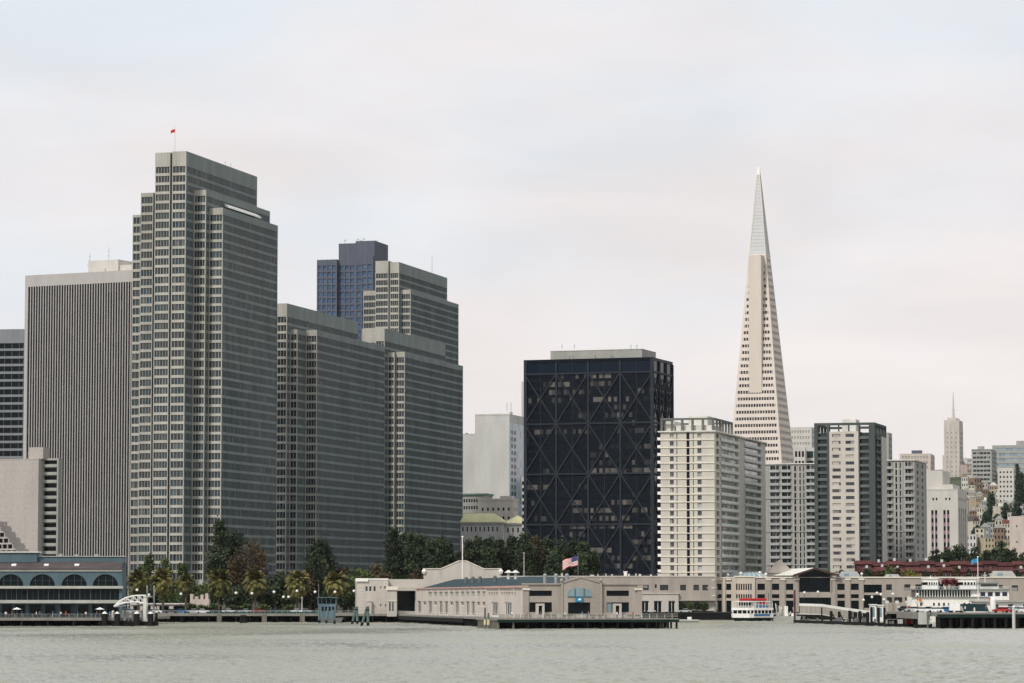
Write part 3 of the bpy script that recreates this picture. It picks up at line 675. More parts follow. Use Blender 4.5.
MB().box(x0 - .2, .2, -.2, Ls, zt - .9, zt).box(fr.fx(499), fr.fx(511), 2, 8, zt, zt + 1.3).build('cornice', 'beige', t)
for (pa, pb, lab, yy) in ((440, 503, 'larger', 513), (504, 527, 'smaller', 515)):
    D_ = 1528 if pa < 500 else 1533
    t, fr, x0, Ls, zt = grid_bldg(f'{lab} pale house with a yellow hipped roof above the dark tree grove', pa, pb, pb + 2, D_, 522 if pa < 500 else 523, -6, 13 if pa < 500 else 4, 6.0, .38, .32, 'pale', 'glass_dark', 3, depth_m=15, top=.3, name='house')
    r = MB(); o = 1.0; a = zt; b = Z(yy, D_); r.hexa([(x0 - o, -o, a), (o, -o, a), (o, Ls + o, a), (x0 - o, Ls + o, a), (x0 + 6, 7, b), (-5, 7, b), (-5, Ls - 7, b), (x0 + 6, Ls - 7, b)]); r.build('roof', 'yellowroof', t)
    MB().box(x0 - .8, .8, -.8, Ls, a - .7, a - .01).build('cornice', 'pale', t)
t, *_ = grid_bldg('slim white building peeking out left of the top of the black tower', 521.5, 560, None, 1700, 381, -15, 6, 3.3, .5, .8, 'white_conc', 'glass_dark', 3, depth_m=20)
t, fr, x0, Ls, zt = grid_bldg('narrow striped balcony block beside the lower left edge of the black tower', 521.8, 533, None, 1420, 477, -15, 1, 2.9, .55, .95, 'white_conc', 'glass_dark', 3, depth_m=14, m=.0)
# distant ones on the right
grid_bldg('white gridded office block seen right of the pyramid, the upper of two', 790, 812, 816, 2150, 427, -15, 7, 3.9, .45, .55, 'white_conc', 'grey', 3)
grid_bldg('white building with large dark windows just under the white gridded block', 794, 805.6, None, 1750, 447, -8, 3, 5.2, .6, .62, 'white_conc', 'glass_dark', 3, depth_m=10)
t, *_ = grid_bldg('teal glass block squeezed between the pyramid and the dark framed tower', 805.9, 822, None, 1760, 447.5, -8, 2, 5.2, .7, .9, 'pale', 'tealroof', 3, depth_m=15)
t, fr, x0, Ls, zt = grid_bldg('distant pinkish gridded block with a brown penthouse', 900, 931, 935, 2350, 453.5, -12, 9, 3.6, .55, .5, 'pink', 'grey', 3, top=1.0)
MB().box(fr.fx(912, 3), fr.fx(922, 3), 3, 9, zt, Z(450, 2350)).build('penthouse', 'granite', t)
t, fr, x0, Ls, zt = grid_bldg('grey hilltop apartment block with horizontal balconies', 972, 992, 997, 2500, 449, -15, 5, 3.35, .5, .86, 'grey', 'glass', 3, zb=50, top=1.5)
MB().box(fr.fx(978, 3), fr.fx(984, 3), 3, 9, zt, zt + 2.4).box(x0, 0, -.5, 0, zt - .5, zt).build('penthouse', 'grey', t)
t, fr, x0, Ls, zt = grid_bldg('broad grey hilltop block running off the right edge', 993, 1040, None, 2650, 445, -8, 12, 4.2, .5, .8, 'grey', 'blueside', 3, zb=50, depth_m=20)
MB().box(fr.fx(1017, 3), fr.fx(1040, 3), 3, 12, zt, Z(440.5, 2650)).build('penthouse', 'grey', t)
grid_bldg('small white apartment house below the hilltop blocks', 998, 1014, 1017, 2300, 468, -15, 4, 3.4, .4, .45, 'white_conc', 'glass_dark', 2, zb=30, name='apartment_house')
t, fr, x0, Ls, zt = grid_bldg('plain beige block low at the right edge above the brick row', 1009.5, 1045, None, 1850, 516, -12, 3, 9, .12, .12, 'pink', 'glass_dark', 2, depth_m=20)
# art deco tower with the mast
PY[0] = 450
fr = Fr(959.5, 2750, -14)
t = fr.thing('skyscraper', 'slim beige tower on the hill topped by a thin spire', 'skyscraper'); x0 = fr.fx(944.2); Ls = fr.sy(963.2); zt = Z(424, 2750)
w_ = MB(); fh = []; RF = []; RS = []; z = Z(431, 2750); zb = 40; cw = -x0 / 7; sw = Ls / 5
while z > zb + 4:
    za = round(z - 2.6, 4); zc = round(z - .6, 4)
    RF.append([(round(x0 + (i + .3) * cw, 4), round(x0 + (i + .7) * cw, 4), za, zc) for i in range(7)]); RS.append([(round((i + .3) * sw, 4), round((i + .7) * sw, 4), za, zc) for i in range(5)]); z -= 4.1
facade(w_, PF(0), x0, 0, zb, zt, [h for r in RF for h in r], .4); facade(w_, PS(0), 0, Ls, zb, zt, [h for r in RS for h in r], .4)
w_.box(x0 + .1, -.1, 1, Ls - .1, zt - .5, Z(420, 2750)); w_.box(x0 + 2.6, -2.6, 3, Ls - 2.6, Z(420, 2750), Z(417.5, 2750)); w_.poly([(x0, 0, zb), (x0, Ls, zb), (x0, Ls, zt), (x0, 0, zt)])
for i in range(4): w_.box(x0 + i * (-x0 - 1.4) / 3, x0 + i * (-x0 - 1.4) / 3 + 1.4, -.3, 0, zb, zt + 1)
w_.box(x0 - 1.6, x0, 1, Ls - 2, zb, Z(455, 2750)); w_.build('wall', 'beige', t)
rows(PF(0), RF, t, 'grey', depth=.38); rows(PS(0), RS, t, 'grey', depth=.38)
xm = x0 * .5; ym = Ls / 2; g = MB(); g.tube((xm, ym, Z(417.5, 2750)), (xm, ym, Z(408, 2750)), 1.3, .7); g.tube((xm, ym, Z(408, 2750)), (xm, ym, Z(391, 2750)), .6, .25); g.box(xm - 1.6, xm + 1.6, ym - .3, ym + .3, Z(409, 2750), Z(408.4, 2750)); g.build('spire', 'beige', t)
# pale art deco block with pink strips
PY[0] = 520
fr = Fr(958, 1650, -15.5)
t = fr.thing('office_building', 'pale art deco block with pink spandrels between tall window strips', 'building'); f = fr.fx; x0 = f(926.5); Ls = fr.sy(967.6); zt = Z(489, 1650); k = 1650 / F
w_ = MB(); H1 = []; 
for (a, b) in ((931.3, 933.6), (935.0, 937.3), (943.4, 945.7), (947.1, 949.4)):
    H1.append((round(f(a), 4), round(f(b), 4), GZ + 6, round(Z(510, 1650), 4)))
H2 = [(round(f(a), 4), round(f(a + 1.6), 4), round(Z(500.2, 1650), 4), round(Z(497.6, 1650), 4)) for a in (932.6, 936.0, 945.4, 949.0)]
facade(w_, PF(0), x0, 0, GZ, zt, H1 + H2, .4)
HS = [(round(Ls * a, 4), round(Ls * (a + .1), 4), GZ + 6, round(Z(508, 1650), 4)) for a in (.14, .34, .54, .74)]; HS2 = [(round(Ls * a, 4), round(Ls * (a + .08), 4), round(Z(500.2, 1650), 4), round(Z(497.6, 1650), 4)) for a in (.14, .34, .54, .74)]
facade(w_, PS(0), 0, Ls, GZ, zt, HS + HS2, .4); w_.box(x0 + .1, -.1, .5, Ls - .1, zt - .6, zt - .3)
w_.box(f(925), f(943, 4), 4, Ls - 6, zt - .6, Z(470, 1650)); w_.box(f(943, 4), f(953, 4), 4, Ls - 6, zt - .6, Z(484, 1650)); w_.box(x0, 0, -.15, 0, zt - .4, zt)
w_.build('wall', 'white_conc', t); panes(PF(0), H2, t, 'glass_dark')
M['pinkpanel'] = mat('pink_spandrel', (.27, .16, .17), var=.1)
for P_, HH in ((PF(0), H1), (PS(0), HS)):
    for h in HH:
        z = h[3]
        while z > GZ + 7:
            g = MB(); pane(g, P_, (h[0], h[1], z - 2.2, z), .33); g.build('window', 'glass_dark', t); sp = MB(); pane(sp, P_, (h[0], h[1], z - 4.1, z - 2.2), .28); sp.build('spandrel', 'pinkpanel', t); z -= 4.1
# ------------------------------------------------------------------ apartment towers
def rd(*a): return tuple(round(v, 4) for v in a)
# white slab apartments
M['balc_'] = mat('balcony_panel', (.58, .60, .57), var=.12)
PY[0] = 435
fr = Fr(714.3, 1150, -15.5); f = fr.fx; s = fr.sy
t = fr.thing('apartment_tower', 'big cream apartment tower with white floor edges and an open frame on its roof', 'apartment block')
x0 = f(660.5); Ls = s(765.3); zt = Z(431.6, 1150); fl = 2.765; zb = GZ; nf = int((zt - zb) / fl)
w_ = MB(); HF = []; HD = []; HS = []; edge = MB()
for i in range(nf):
    z1 = zt - i * fl; z0 = z1 - fl; 
    HF.append(rd(f(669.8), f(673.6), z0 + .75, z1 - .45)); HF.append(rd(f(697.3), f(701.4), z0 + .75, z1 - .45))
    HD.append(rd(f(686.4), f(689.4), z0 + .12, z1 - .15))
    HD.append(rd(f(676.4), f(677.2), z0 + .3, z1 - .3)); HD.append(rd(f(692.8), f(693.6), z0 + .3, z1 - .3))
    HS.append([rd(s(716.2), s(719.2), z0 + .6, z1 - .35), rd(s(720.8), s(738.2), z0 + .3, z1 - .3), rd(s(744.8), s(760.6), z0 + .3, z1 - .3)])
facade(w_, PF(0), x0, 0, zt - nf * fl, zt, HF + HD, .5); w_.box(x0, 0, 0.01, Ls, GZ, zt - nf * fl)
facade(w_, PS(0), 0, Ls, zt - nf * fl, zt, [h for r in HS for h in r], .7)
w_.poly([(x0, 0, zb), (x0, Ls, zb), (x0, Ls, zt), (x0, 0, zt)]); w_.poly([(x0, Ls, zb), (0, Ls, zb), (0, Ls, zt), (x0, Ls, zt)])
w_.build('wall', 'cream2', t) if 'cream2' in M else w_.build('wall', mat('cream_render', (.52, .49, .43), var=.10), t)
panes(PF(0), HF, t, 'glass_apt', depth=.4); rows(PF(0), [HD[i * 3:i * 3 + 3] for i in range(nf)], t, 'glass_dark', 'shaft_glazing', .48)
rows(PS(0), HS, t, 'glass_apt', 'balcony_glazing', .65)
for i in range(nf):
    z = zt - (i + 1) * fl; edge.box(x0 - .1, .1, -.28, 0, z - .16, z + .12)
    M.setdefault('balc', M['balc_']); b = MB(); 
    for (a, c) in ((s(720.3), s(738.7)), (s(744.3), s(761.2))):
        b.box(-.1, .35, a, c, z + .0, z + .16); b.box(.27, .35, a, c, z + .16, z + 1.0)
        b.build('balcony', 'balc', t); b = MB()
    b = MB(); b.box(x0 - 1.4, x0, 1.0, 6.5, z, z + .16); b.box(x0 - 1.4, x0 - 1.3, 1.0, 6.5, z + .16, z + 1.0); b.box(x0 - 1.3, x0, 1.0, 1.1, z + .16, z + 1.0); b.build('balcony', 'white', t)
edge.build('floor_edge', 'cream', t)
MB().box(x0 - .9, .7, -.7, Ls + .3, zt, zt + .45).build('roof_slab', 'offwhite', t)
p = MB(); zp = zt + .45; za = Z(424.5, 1150); p.box(f(676, 3), -1.6, 3, 22, zp, za); p.box(f(688, 5), f(707, 5), 6, 16, za, Z(414.8, 1150)); p.box(x0 + 1, f(674, 3), 4, 14, zp, Z(420, 1150)); p.build('penthouse', 'offwhite', t)
fm = MB(); zf = Z(417.3, 1150); a0 = f(660.5, 1.5); a1 = -.4; yb = s(733, a1)
for x in np.linspace(a0, a1 - .8, 6): fm.box(x, x + .8, 1.5, 2.2, zp, zf - .7); fm.box(x, x + .8, yb - .8, yb, zp, zf - .7)
for y in np.linspace(2.3, yb - 1, 7)[1:-1]: fm.box(a1 - .7, a1, y, y + .7, zp, zf - .7); fm.box(a0, a0 + .7, y, y + .7, zp, zf - .7)
fm.box(a0, a1, 1.4, 2.3, zf - .7, zf).box(a0, a1, yb - .9, yb, zf - .7, zf).box(a0, a0 + .8, 2.3, yb - .9, zf - .7, zf).box(a1 - .8, a1, 2.3, yb - .9, zf - .7, zf)
fm.build('roof_frame', mat('frame_grey', (.13, .135, .125), var=.15), t)

# grey balconied apartments (two)
def grey_apt(label, pl, pc, pr, D, yt, bays, wins, fl=2.66, deg=-15.5):
    PY[0] = yt + 20; fr = Fr(pc, D, deg); f = fr.fx; s = fr.sy; t = fr.thing('apartment_tower', label, 'apartment block', 'grey apartment towers full of balconies'); x0 = f(pl)
    Ls = s(pr) if pr > pc + 1 else 16; zt = Z(yt, D); nf = int((zt - GZ - 6) / fl); w_ = MB(); HB = []; HW = []
    for i in range(nf):
        z1 = zt - .5 - i * fl; z0 = z1 - fl
        HB.append([rd(f(a), f(b), z0 + .12, z1 - .12) for a, b in bays]); HW.append([rd(f(a), f(b), z0 + .35, z1 - .3) for a, b in wins])
    facade(w_, PF(0), x0, 0, GZ, zt, [h for r in HB + HW for h in r], 1.3)
    facade(w_, PS(0), 0, Ls, GZ, zt, [rd(Ls * a, Ls * (a + .12), zt - .5 - (i + 1) * fl + .8, zt - .5 - i * fl - .4) for i in range(nf) for a in (.2, .6)], .4)
    w_.poly([(x0, 0, GZ), (x0, Ls, GZ), (x0, Ls, zt), (x0, 0, zt)]); w_.poly([(x0, Ls, GZ), (0, Ls, GZ), (0, Ls, zt), (x0, Ls, zt)]); w_.poly([(x0, 0, zt - .2), (0, 0, zt - .2), (0, Ls, zt - .2), (x0, Ls, zt - .2)])
    w_.build('wall', 'greyapt', t); rows(PF(0), HB, t, 'glass_apt', 'balcony_glazing', 1.25); rows(PF(0), HW, t, 'glass_dark', 'window_row', .5)
    rows(PS(0), [[rd(Ls * a, Ls * (a + .12), zt - .5 - (i + 1) * fl + .8, zt - .5 - i * fl - .4) for a in (.2, .6)] for i in range(nf)], t, 'glass_dark', 'window_row', .38)
    for i in range(nf):
        z = zt - .5 - (i + 1) * fl; b = MB()
        for (pa, pb) in bays:
            a, c = f(pa), f(pb); b.box(a - .1, c + .1, -.9, .1, z - .04, z + .12); b.box(a - .1, c + .1, -.9, -.82, z + .12, z + 1.0)
        if i % 5 == 4: b.box(x0, 0, -.25, 0, z - .1, z + .14)
        b.build('balcony', 'balcg', t)
    e = MB(); e.box(x0 - .4, .4, -.5, Ls, zt, zt + .4)
    for x in np.arange(x0, 0, -x0 / 9.0): e.box(x, x + .15, -.12, 0, GZ, zt)
    e.build('roof_slab', 'offwhite', t); return t
M['greyapt'] = mat('apartment_grey', (.33, .325, .30), var=.14); M['balcg'] = mat('balcony_grey', (.36, .37, .36), var=.1, rnd=.1)
grey_apt('grey balconied apartment block between the cream tower and the dark framed tower', 764, 816.5, 816.5, 1300, 464, [(770, 779), (781.5, 790.5), (806.5, 814.5)], [(794.3, 796), (799.2, 800.7), (803.3, 804.4)])
grey_apt('grey balconied apartment block just right of the dark framed tower', 884.5, 914.5, 926.5, 1240, 460.5, [(886.5, 892), (905.5, 912.5)], [(895.5, 897.0), (899.8, 901.4)])

# dark green framed tower
M['darkbalc_'] = mat('dark_balcony', (.10, .118, .12), var=.15, rnd=.2)
PY[0] = 440
fr = Fr(874.6, 1180, -15.5); f = fr.fx; s = fr.sy
t = fr.thing('apartment_tower', 'dark green framed apartment tower with a central cream window panel', 'apartment block')
x0 = f(814.2); Ls = s(886.5); zt = Z(422.3, 1180); zr = Z(431, 1180); fl = 2.52; k = 1180 / F
core = MB(); c0, c1 = f(829.3), f(858.3); core_holes = []; nf = int((zr - GZ - 6) / fl)
for i in range(nf):
    z1 = zr - .3 - i * fl; core_holes.append(rd(f(832), f(840.5), z1 - 1.75, z1 - .6)); core_holes.append(rd(f(845.5), f(854), z1 - 1.75, z1 - .6))
facade(core, PF(0), c0, c1, GZ, zr, core_holes, .3)
core.poly([(c0, 0, GZ), (c0, 2.2, GZ), (c0, 2.2, zr), (c0, 0, zr)]); core.poly([(c1, 0, GZ), (c1, 2.2, GZ), (c1, 2.2, zr), (c1, 0, zr)])
core.poly([(c0, 0, zr), (c1, 0, zr), (c1, 10, zr), (c0, 10, zr)]); core.poly([(c1, 2.2, GZ), (c1, 2.3, GZ), (c1, 2.3, zr), (c1, 2.2, zr)])
y1 = s(881.2); core.box(-.0, .02, y1, Ls, GZ, zr - 1.2); core.build('panel_wall', 'beige', t)
panes(PF(0), core_holes, t, 'glass_ap2', depth=.26) if 'glass_ap2' in M else panes(PF(0), core_holes, t, M.setdefault('glass_ap2', glass('panel_glass', (.03, .035, .045), blind=(.42, .38, .33), prob=.6, cell=(2.2, 3, 2.52))), depth=.26)
w_ = MB(); w_.box(x0 + .5, -.5, 2.2, Ls - .5, GZ, zr - .4).build('wall', 'dgreen2', t) if 'dgreen2' in M else w_.box(x0 + .5, -.5, 2.2, Ls - .5, GZ, zr - .4).build('wall', M.setdefault('dgreen2', mat('dark_wall', (.06, .07, .07), var=.2)), t)
fm = MB()
for (pa, pb) in ((814.2, 817.6), (826.8, 829.3), (858.3, 859.6), (868.8, 874.6)): a, b = f(pa), f(pb); fm.box(a, b, 0 if pb != 829.3 else .02, 2.3, GZ, zt - .9)
fm.box(x0, 0, 0, 1, zt - .9, zt); fm.box(-1, 0, 1, Ls, zt - .9, zt); fm.box(x0, x0 + 1, 1, Ls, zt - .9, zt); fm.box(x0 + 1, -1, Ls - 1, Ls, zt - .9, zt)
for p in (838, 848): a = f(p); fm.box(a, a + .5, .1, .6, zr, zt - .9)
for y in np.linspace(0, Ls - 1, 5)[1:]: fm.box(-.9, 0, y, y + .9, GZ, zt - .9); fm.box(x0, x0 + .9, y, y + .9, zr, zt - .9)
fm.build('frame', 'darkgreen', t)
MB().box(f(842, 6), f(856, 6), 6, 14, zr, Z(419.5, 1190)).build('penthouse', 'offwhite', t)
for i in range(nf):
    z = zr - .3 - (i + 1) * fl; b = MB(); DB = M['darkbalc_']
    for (pa, pb) in ((817.6, 826.8), (859.6, 868.8)):
        a, c = f(pa), f(pb); b.box(a, c, .3, 2.25, z, z + .15); b.box(a, c, .3, .38, z + .15, z + 1.0); b.build('balcony', DB, t); b = MB()
    b.box(-.52, .25, 3, y1 - .5, z, z + .15).box(.18, .25, 3, y1 - .5, z + .15, z + 1.0); b.build('balcony', 'darkbalc', t) if 'darkbalc' in M else b.build('balcony', M.setdefault('darkbalc', mat('dark_balcony', (.10, .118, .12), var=.15, rnd=.2)), t)
    g = MB(); 
    for (pa, pb) in ((818.2, 826.4), (860, 868.4)): a, c = f(pa), f(pb); g.poly([(a, 2.15, z + .3), (c, 2.15, z + .3), (c, 2.15, z + fl - .2), (a, 2.15, z + fl - .2)])
    g.poly([(-.47, 4, z + .4), (-.47, y1 - 1, z + .4), (-.47, y1 - 1, z + fl - .3), (-.47, 4, z + fl - .3)]); g.build('balcony_glazing', 'glass', t)
t, *_ = grid_bldg('grey apartment slab peeping out behind the dark framed tower', 860, 889, 892.5, 1290, 432.5, -15.5, 6, 2.6, .5, .5, 'grey', 'glass_dark', 4, name='apartment_tower', cat='apartment block')

PY[0] = 520
# ------------------------------------------------------------------ houses on the hill
fronts = [('cream', (.52, .47, .38)), ('white', (.58, .56, .52)), ('pink', (.46, .36, .32)), ('pale blue', (.38, .41, .41)), ('tan', (.38, .31, .22)), ('grey', (.34, .34, .33)), ('yellow', (.48, .42, .30)), ('brown', (.22, .16, .12))]
FM = {n: mat('house_' + n.replace(' ', '_'), c, var=.12) for n, c in fronts}
rn = random.Random(11)
rowsH = [(2900, 11), (2760, 11), (2620, 11), (2500, 10), (2380, 10), (2260, 10), (2150, 9), (2040, 9), (1950, 7)]
GH = 'houses climbing the hill'
relr = ['on the ridge', 'one row below the ridge', 'two rows below the ridge', 'three rows below the ridge', 'halfway down the slope', 'just below halfway down the slope', 'three rows above the park trees', 'two rows above the park trees', 'just above the park trees']
for ri, (D, n) in enumerate(rowsH):
    pl = 962.0 if D > 2100 else 966; span = (1030 - pl) / n
    for i in range(n):
        pa = pl + i * span + rn.uniform(-.6, .6); pb = pa + span * rn.uniform(.88, 1.12); Dh = D + rn.uniform(-40, 40); zb = hill_h(X((pa + pb) / 2, Dh), Dh) - 1.0
        hgt = rn.uniform(8, 13); nm, _c = fronts[rn.choice([0, 0, 1, 1, 2, 5, 4, 5, 0, 1, 0, 4, 3, 6, 7])]; yt = HY - (zb + hgt - H) * F / Dh
        deg = rn.choice([-15, -15, -12, 20]); fr = Fr(pb, Dh, deg); x0 = fr.fx(pa); Ls = rn.uniform(9, 13)
        gab = rn.random() < .4; nfl = max(2, int(hgt / 3.2)); cols = rn.choice([2, 3, 3, 4]) if -x0 < 9 else rn.choice([4, 5, 6])
        lab = f"{nm} {'pitched' if gab else 'flat'}-roofed hill house, {ORD[i]} from left {relr[ri]}"
        t = fr.thing('house', lab, 'house', GH); w_ = MB(); fl = hgt / nfl; hs = []
        for a in range(nfl):
            for c in range(cols):
                cw = -x0 / cols; hs.append(rd(x0 + c * cw + cw * .28, x0 + c * cw + cw * .72, zb + a * fl + fl * .3, zb + a * fl + fl * .78))
        zt = zb + hgt; facade(w_, PF(0), x0, 0, zb - 4, zt, hs, .2)
        w_.poly([(0, 0, zb - 4), (0, Ls, zb - 4), (0, Ls, zt), (0, 0, zt)]).poly([(x0, 0, zb - 4), (x0, Ls, zb - 4), (x0, Ls, zt), (x0, 0, zt)]).poly([(x0, Ls, zb - 4), (0, Ls, zb - 4), (0, Ls, zt), (x0, Ls, zt)])
        w_.build('wall', FM[nm], t); rows(PF(0), [hs[a * cols:(a + 1) * cols] for a in range(nfl)], t, 'glass_dark', depth=.18)
        r = MB()
        if gab: r.prism([(x0 - .4, zt), (.4, zt), (x0 / 2, zt + 2.6)], 'y', -.4, Ls + .3)
        else: r.box(x0 - .2, .2, -.2, Ls, zt, zt + .35); 
        if not gab and rn.random() < .5: r.box(x0 * .7, x0 * .3, 2, 5, zt + .35, zt + 2.4)
        r.build('roof', rn.choice(['redroof', 'grey', 'brownroof', 'grey', 'offwhite', 'grey', 'brownroof', 'grey']), t)

PY[0] = 580
# brick townhouse rows behind the quay (dark red)
k = 0
for ri, (D, yt, pa, pb, n) in enumerate(((1173, 563, 856, 1030, 11), (1163, 569.5, 860, 1030, 11))):
    st = (pb - pa) / n
    for i in range(n):
        fr = Fr(pa + (i + 1) * st, D + (i % 3) * .4, -1); x0 = fr.fx(pa + i * st) + .12; zt = Z(yt + (0, 1.1, .3, 1.6)[(i * 3 + ri) % 4], D) ; Ls = 6
        t = fr.thing('townhouse', f"dark red townhouse, {ORD[i]} from left in the {'rear' if ri == 0 else 'front'} row behind the quay", 'townhouse', 'red brick townhouses')
        w_ = MB(); hs = [rd(x0 * (1 - a), x0 * (1 - a - .17), z, z + 1.5) for a in (.1, .4, .7) for z in (zt - 2.9, zt - 5.8)]
        facade(w_, PF(0), x0, 0, GZ, zt - .4, hs, .35); w_.poly([(0, 0, GZ), (0, Ls, GZ), (0, Ls, zt - .4), (0, 0, zt - .4)]).poly([(x0, 0, GZ), (x0, Ls, GZ), (x0, Ls, zt - .4), (x0, 0, zt - .4)]).poly([(x0, Ls, GZ), (0, Ls, GZ), (0, Ls, zt - .4), (x0, Ls, zt - .4)])
        w_.build('wall', 'darkred', t); panes(PF(0), hs, t, 'glass', depth=.3, frame='offwhite', fw=.1)
        r = MB(); r.hexa([(x0 - .5, -.5, zt - .4), (.2, -.5, zt - .4), (.2, Ls, zt - .4), (x0 - .5, Ls, zt - .4), (x0 - .2, 1.6, zt + .9), (-.1, 1.6, zt + .9), (-.1, Ls - 1.6, zt + .9), (x0 - .2, Ls - 1.6, zt + .9)])
        r.build('roof', 'darkred', t)
        if rn.random() < .6: MB().box(x0 * .6, x0 * .45, 2.2, 3.2, zt + .9, zt + 1.9).build('chimney', 'offwhite', t)
PY[0] = 598
M['barc'] = mat('dull_bar_paint', (.055, .075, .08), var=.1)
# ------------------------------------------------------------------ arcaded blue-grey waterfront building (left)
fr = Fr(122.0, 880, 1.5); f = fr.fx; s = fr.sy; k = 880 / F; ZZ = lambda y: Z(y, 880)
t = fr.thing('market_hall', 'blue-grey arcaded waterfront hall with half-round arched windows and a brown roof', 'building')
xl = f(-30); dz = ZZ(617.5); w_ = MB()
zc0 = ZZ(570); zsill = ZZ(586)
arch = [f(c) for c in (10.5 - 31.6, 10.5, 42.1, 74, 105.3)]; r = 12.7 * k
# wall with round-headed openings: strips between arches built as polygon columns
def arch_wall(mb, x0, x1, z0, z1, centers, r, n=14, d=.5):
    xs = x0
    for c in centers:
        mb.poly([(xs, 0, z0), (c - r, 0, z0), (c - r, 0, z1), (xs, 0, z1)])
        for i in range(n):
            a0 = math.pi - math.pi * i / n; a1 = math.pi - math.pi * (i + 1) / n
            p0 = (c + r * math.cos(a0), z0 + r * .93 * math.sin(a0)); p1 = (c + r * math.cos(a1), z0 + r * .93 * math.sin(a1))
            mb.poly([(p0[0], 0, p0[1]), (p1[0], 0, p1[1]), (p1[0], 0, z1), (p0[0], 0, z1)])
            mb.poly([(p0[0], 0, p0[1]), (p1[0], 0, p1[1]), (p1[0], d, p1[1]), (p0[0], d, p0[1])])
        xs = c + r
    mb.poly([(xs, 0, z0), (x1, 0, z0), (x1, 0, z1), (xs, 0, z1)])
arch_wall(w_, xl, 0, zsill, zc0, arch, r)
w_.box(-3 * k, 0, 0.01, 1, dz, zsill).box(0, .01, 0, 12, dz, ZZ(562)); y2 = 14
w_.box(xl, 0, 4.5, 12, dz, zsill - .1)
w_.box(xl, 0, .5, 12, ZZ(571), ZZ(569.6)); w_.box(f(34), -.2, 7, 12, ZZ(562), ZZ(556.3)); w_.box(xl, f(34), 6, 12, ZZ(562), ZZ(552.5)); w_.box(-.3, -.02, .3, 7, ZZ(570), ZZ(562))
for c in (26.3, 57.9, 89.6): a = f(c); w_.box(a - .4, a + .4, 2.6, 3.6, dz, ZZ(600))
w_.build('wall', 'teal', t)
for c in arch:
    g = MB(); n = 16; pts = [(c + r * math.cos(math.pi * i / n), .42, zsill + r * .93 * math.sin(math.pi * i / n)) for i in range(n + 1)]; g.poly(pts)
    wnd = g.build('arched_window', 'glass_dark', t); b = MB()
    for q in (-.55, 0, .55):
        h = r * .93 * math.sqrt(1 - q * q); b.box(c + q * r - .06, c + q * r + .06, .3, .4, zsill, zsill + h)
    b.box(c - r * .9, c + r * .9, .3, .4, zsill + r * .42, zsill + r * .42 + .08); b.build('glazing_bar', 'barc', wnd)
g = MB(); g.box(xl, f(124) * 0 + .3, -.9, .2, ZZ(588.6), ZZ(586)); g.box(xl, 0, -.7, 2.4, ZZ(603.2), ZZ(600)); g.box(xl, 0, -.3, -.05, ZZ(571.4), ZZ(569.6)); g.build('ledge', mat('ledge_stone', (.40, .40, .36), var=.15), t)
for a, b_ in [(x, x + 30.6) for x in (-35.5, -3.9, 27.8, 59.4)] + [(91.0, 119.8)]:
    xa, xb = f(a), f(b_); g = MB(); g.poly([(xa, .35, ZZ(600)), (xb, .35, ZZ(600)), (xb, .35, ZZ(588.6)), (xa, .35, ZZ(588.6))]); wnd = g.build('gallery_window', 'glass_dark', t)
    b = MB(); b.box(xb, xb + .28, .05, .5, ZZ(600), ZZ(588.6))
    for q in (1, 2): x = xa + (xb - xa) * q / 3; b.box(x - .1, x + .1, .12, .33, ZZ(600), ZZ(588.6))
    for q in (.5, 1.5, 2.5): x = xa + (xb - xa) * q / 3; b.box(x - .04, x + .04, .2, .33, ZZ(600), ZZ(588.6))
    b.build('glazing_bar', 'barc', wnd)
g = MB(); g.hexa([(xl, -.5, ZZ(569.6)), (.3, -.5, ZZ(569.6)), (.3, 7, ZZ(562) - .1), (xl, 7, ZZ(562) - .1), (xl, -.5, ZZ(569.6) + .25), (.3, -.5, ZZ(569.6) + .25), (.3, 7, ZZ(562) + .15), (xl, 7, ZZ(562) + .15)]).build('roof', 'brownroof', t)
g = MB(); g.box(f(34) + .02, .1, 6.7, 12.2, ZZ(556.3), ZZ(555.7)); g.box(xl, f(36), 5.6, 12.3, ZZ(552.5), ZZ(551)); g.build('parapet', 'pale', t)
for px in (13.5, 46, 76.5):
    a = f(px, 3); D_ = 3; zz = ZZ(569.6) + (ZZ(562) - ZZ(569.6)) * 3.5 / 7.5 + .15; MB().hexa([(a - .65, 2.4, zz - .3), (a + .65, 2.4, zz - .3), (a + .65, 3.6, zz), (a - .65, 3.6, zz), (a - .6, 2.4, zz + .15), (a + .6, 2.4, zz + .15), (a + .6, 3.6, zz + .5), (a - .6, 3.6, zz + .5)]).build('skylight', 'white', t)
for px in (7, 20, 36, 50, 66, 83, 98, 112):
    a = f(px, 4.45); g = MB(); g.box(a - 1.3, a + 1.3, 4.36, 4.45, dz + .1, ZZ(604.8)); g.build('shop_window', 'glass_dark', t)
for px, y in ((36, 555), (58, 554.6), (74, 555.3), (94, 555)):
    a = f(px, 9); MB().box(a, a + 1.0, 9, 10, ZZ(555.7) - .1, ZZ(y) + .35).build('roof_vent', 'metal', t)
def quay(name, label, pts, zt, thick, pile_sp, mat_='deck', group=None, rim=None, pile='void', cat='wharf', r=.28):
    """pts: front edge polyline then back edge polyline as one ring; piles under the front edge"""
    t = thing(name, label, cat, (pts[0][0], pts[0][1], 0), 0, group); ox, oy = pts[0][0], pts[0][1]
    ring = [(p[0] - ox, p[1] - oy) for p in pts]; MB().prism(ring, 'z', zt - thick, zt).build('deck_slab', mat_, t)
    return t, ring
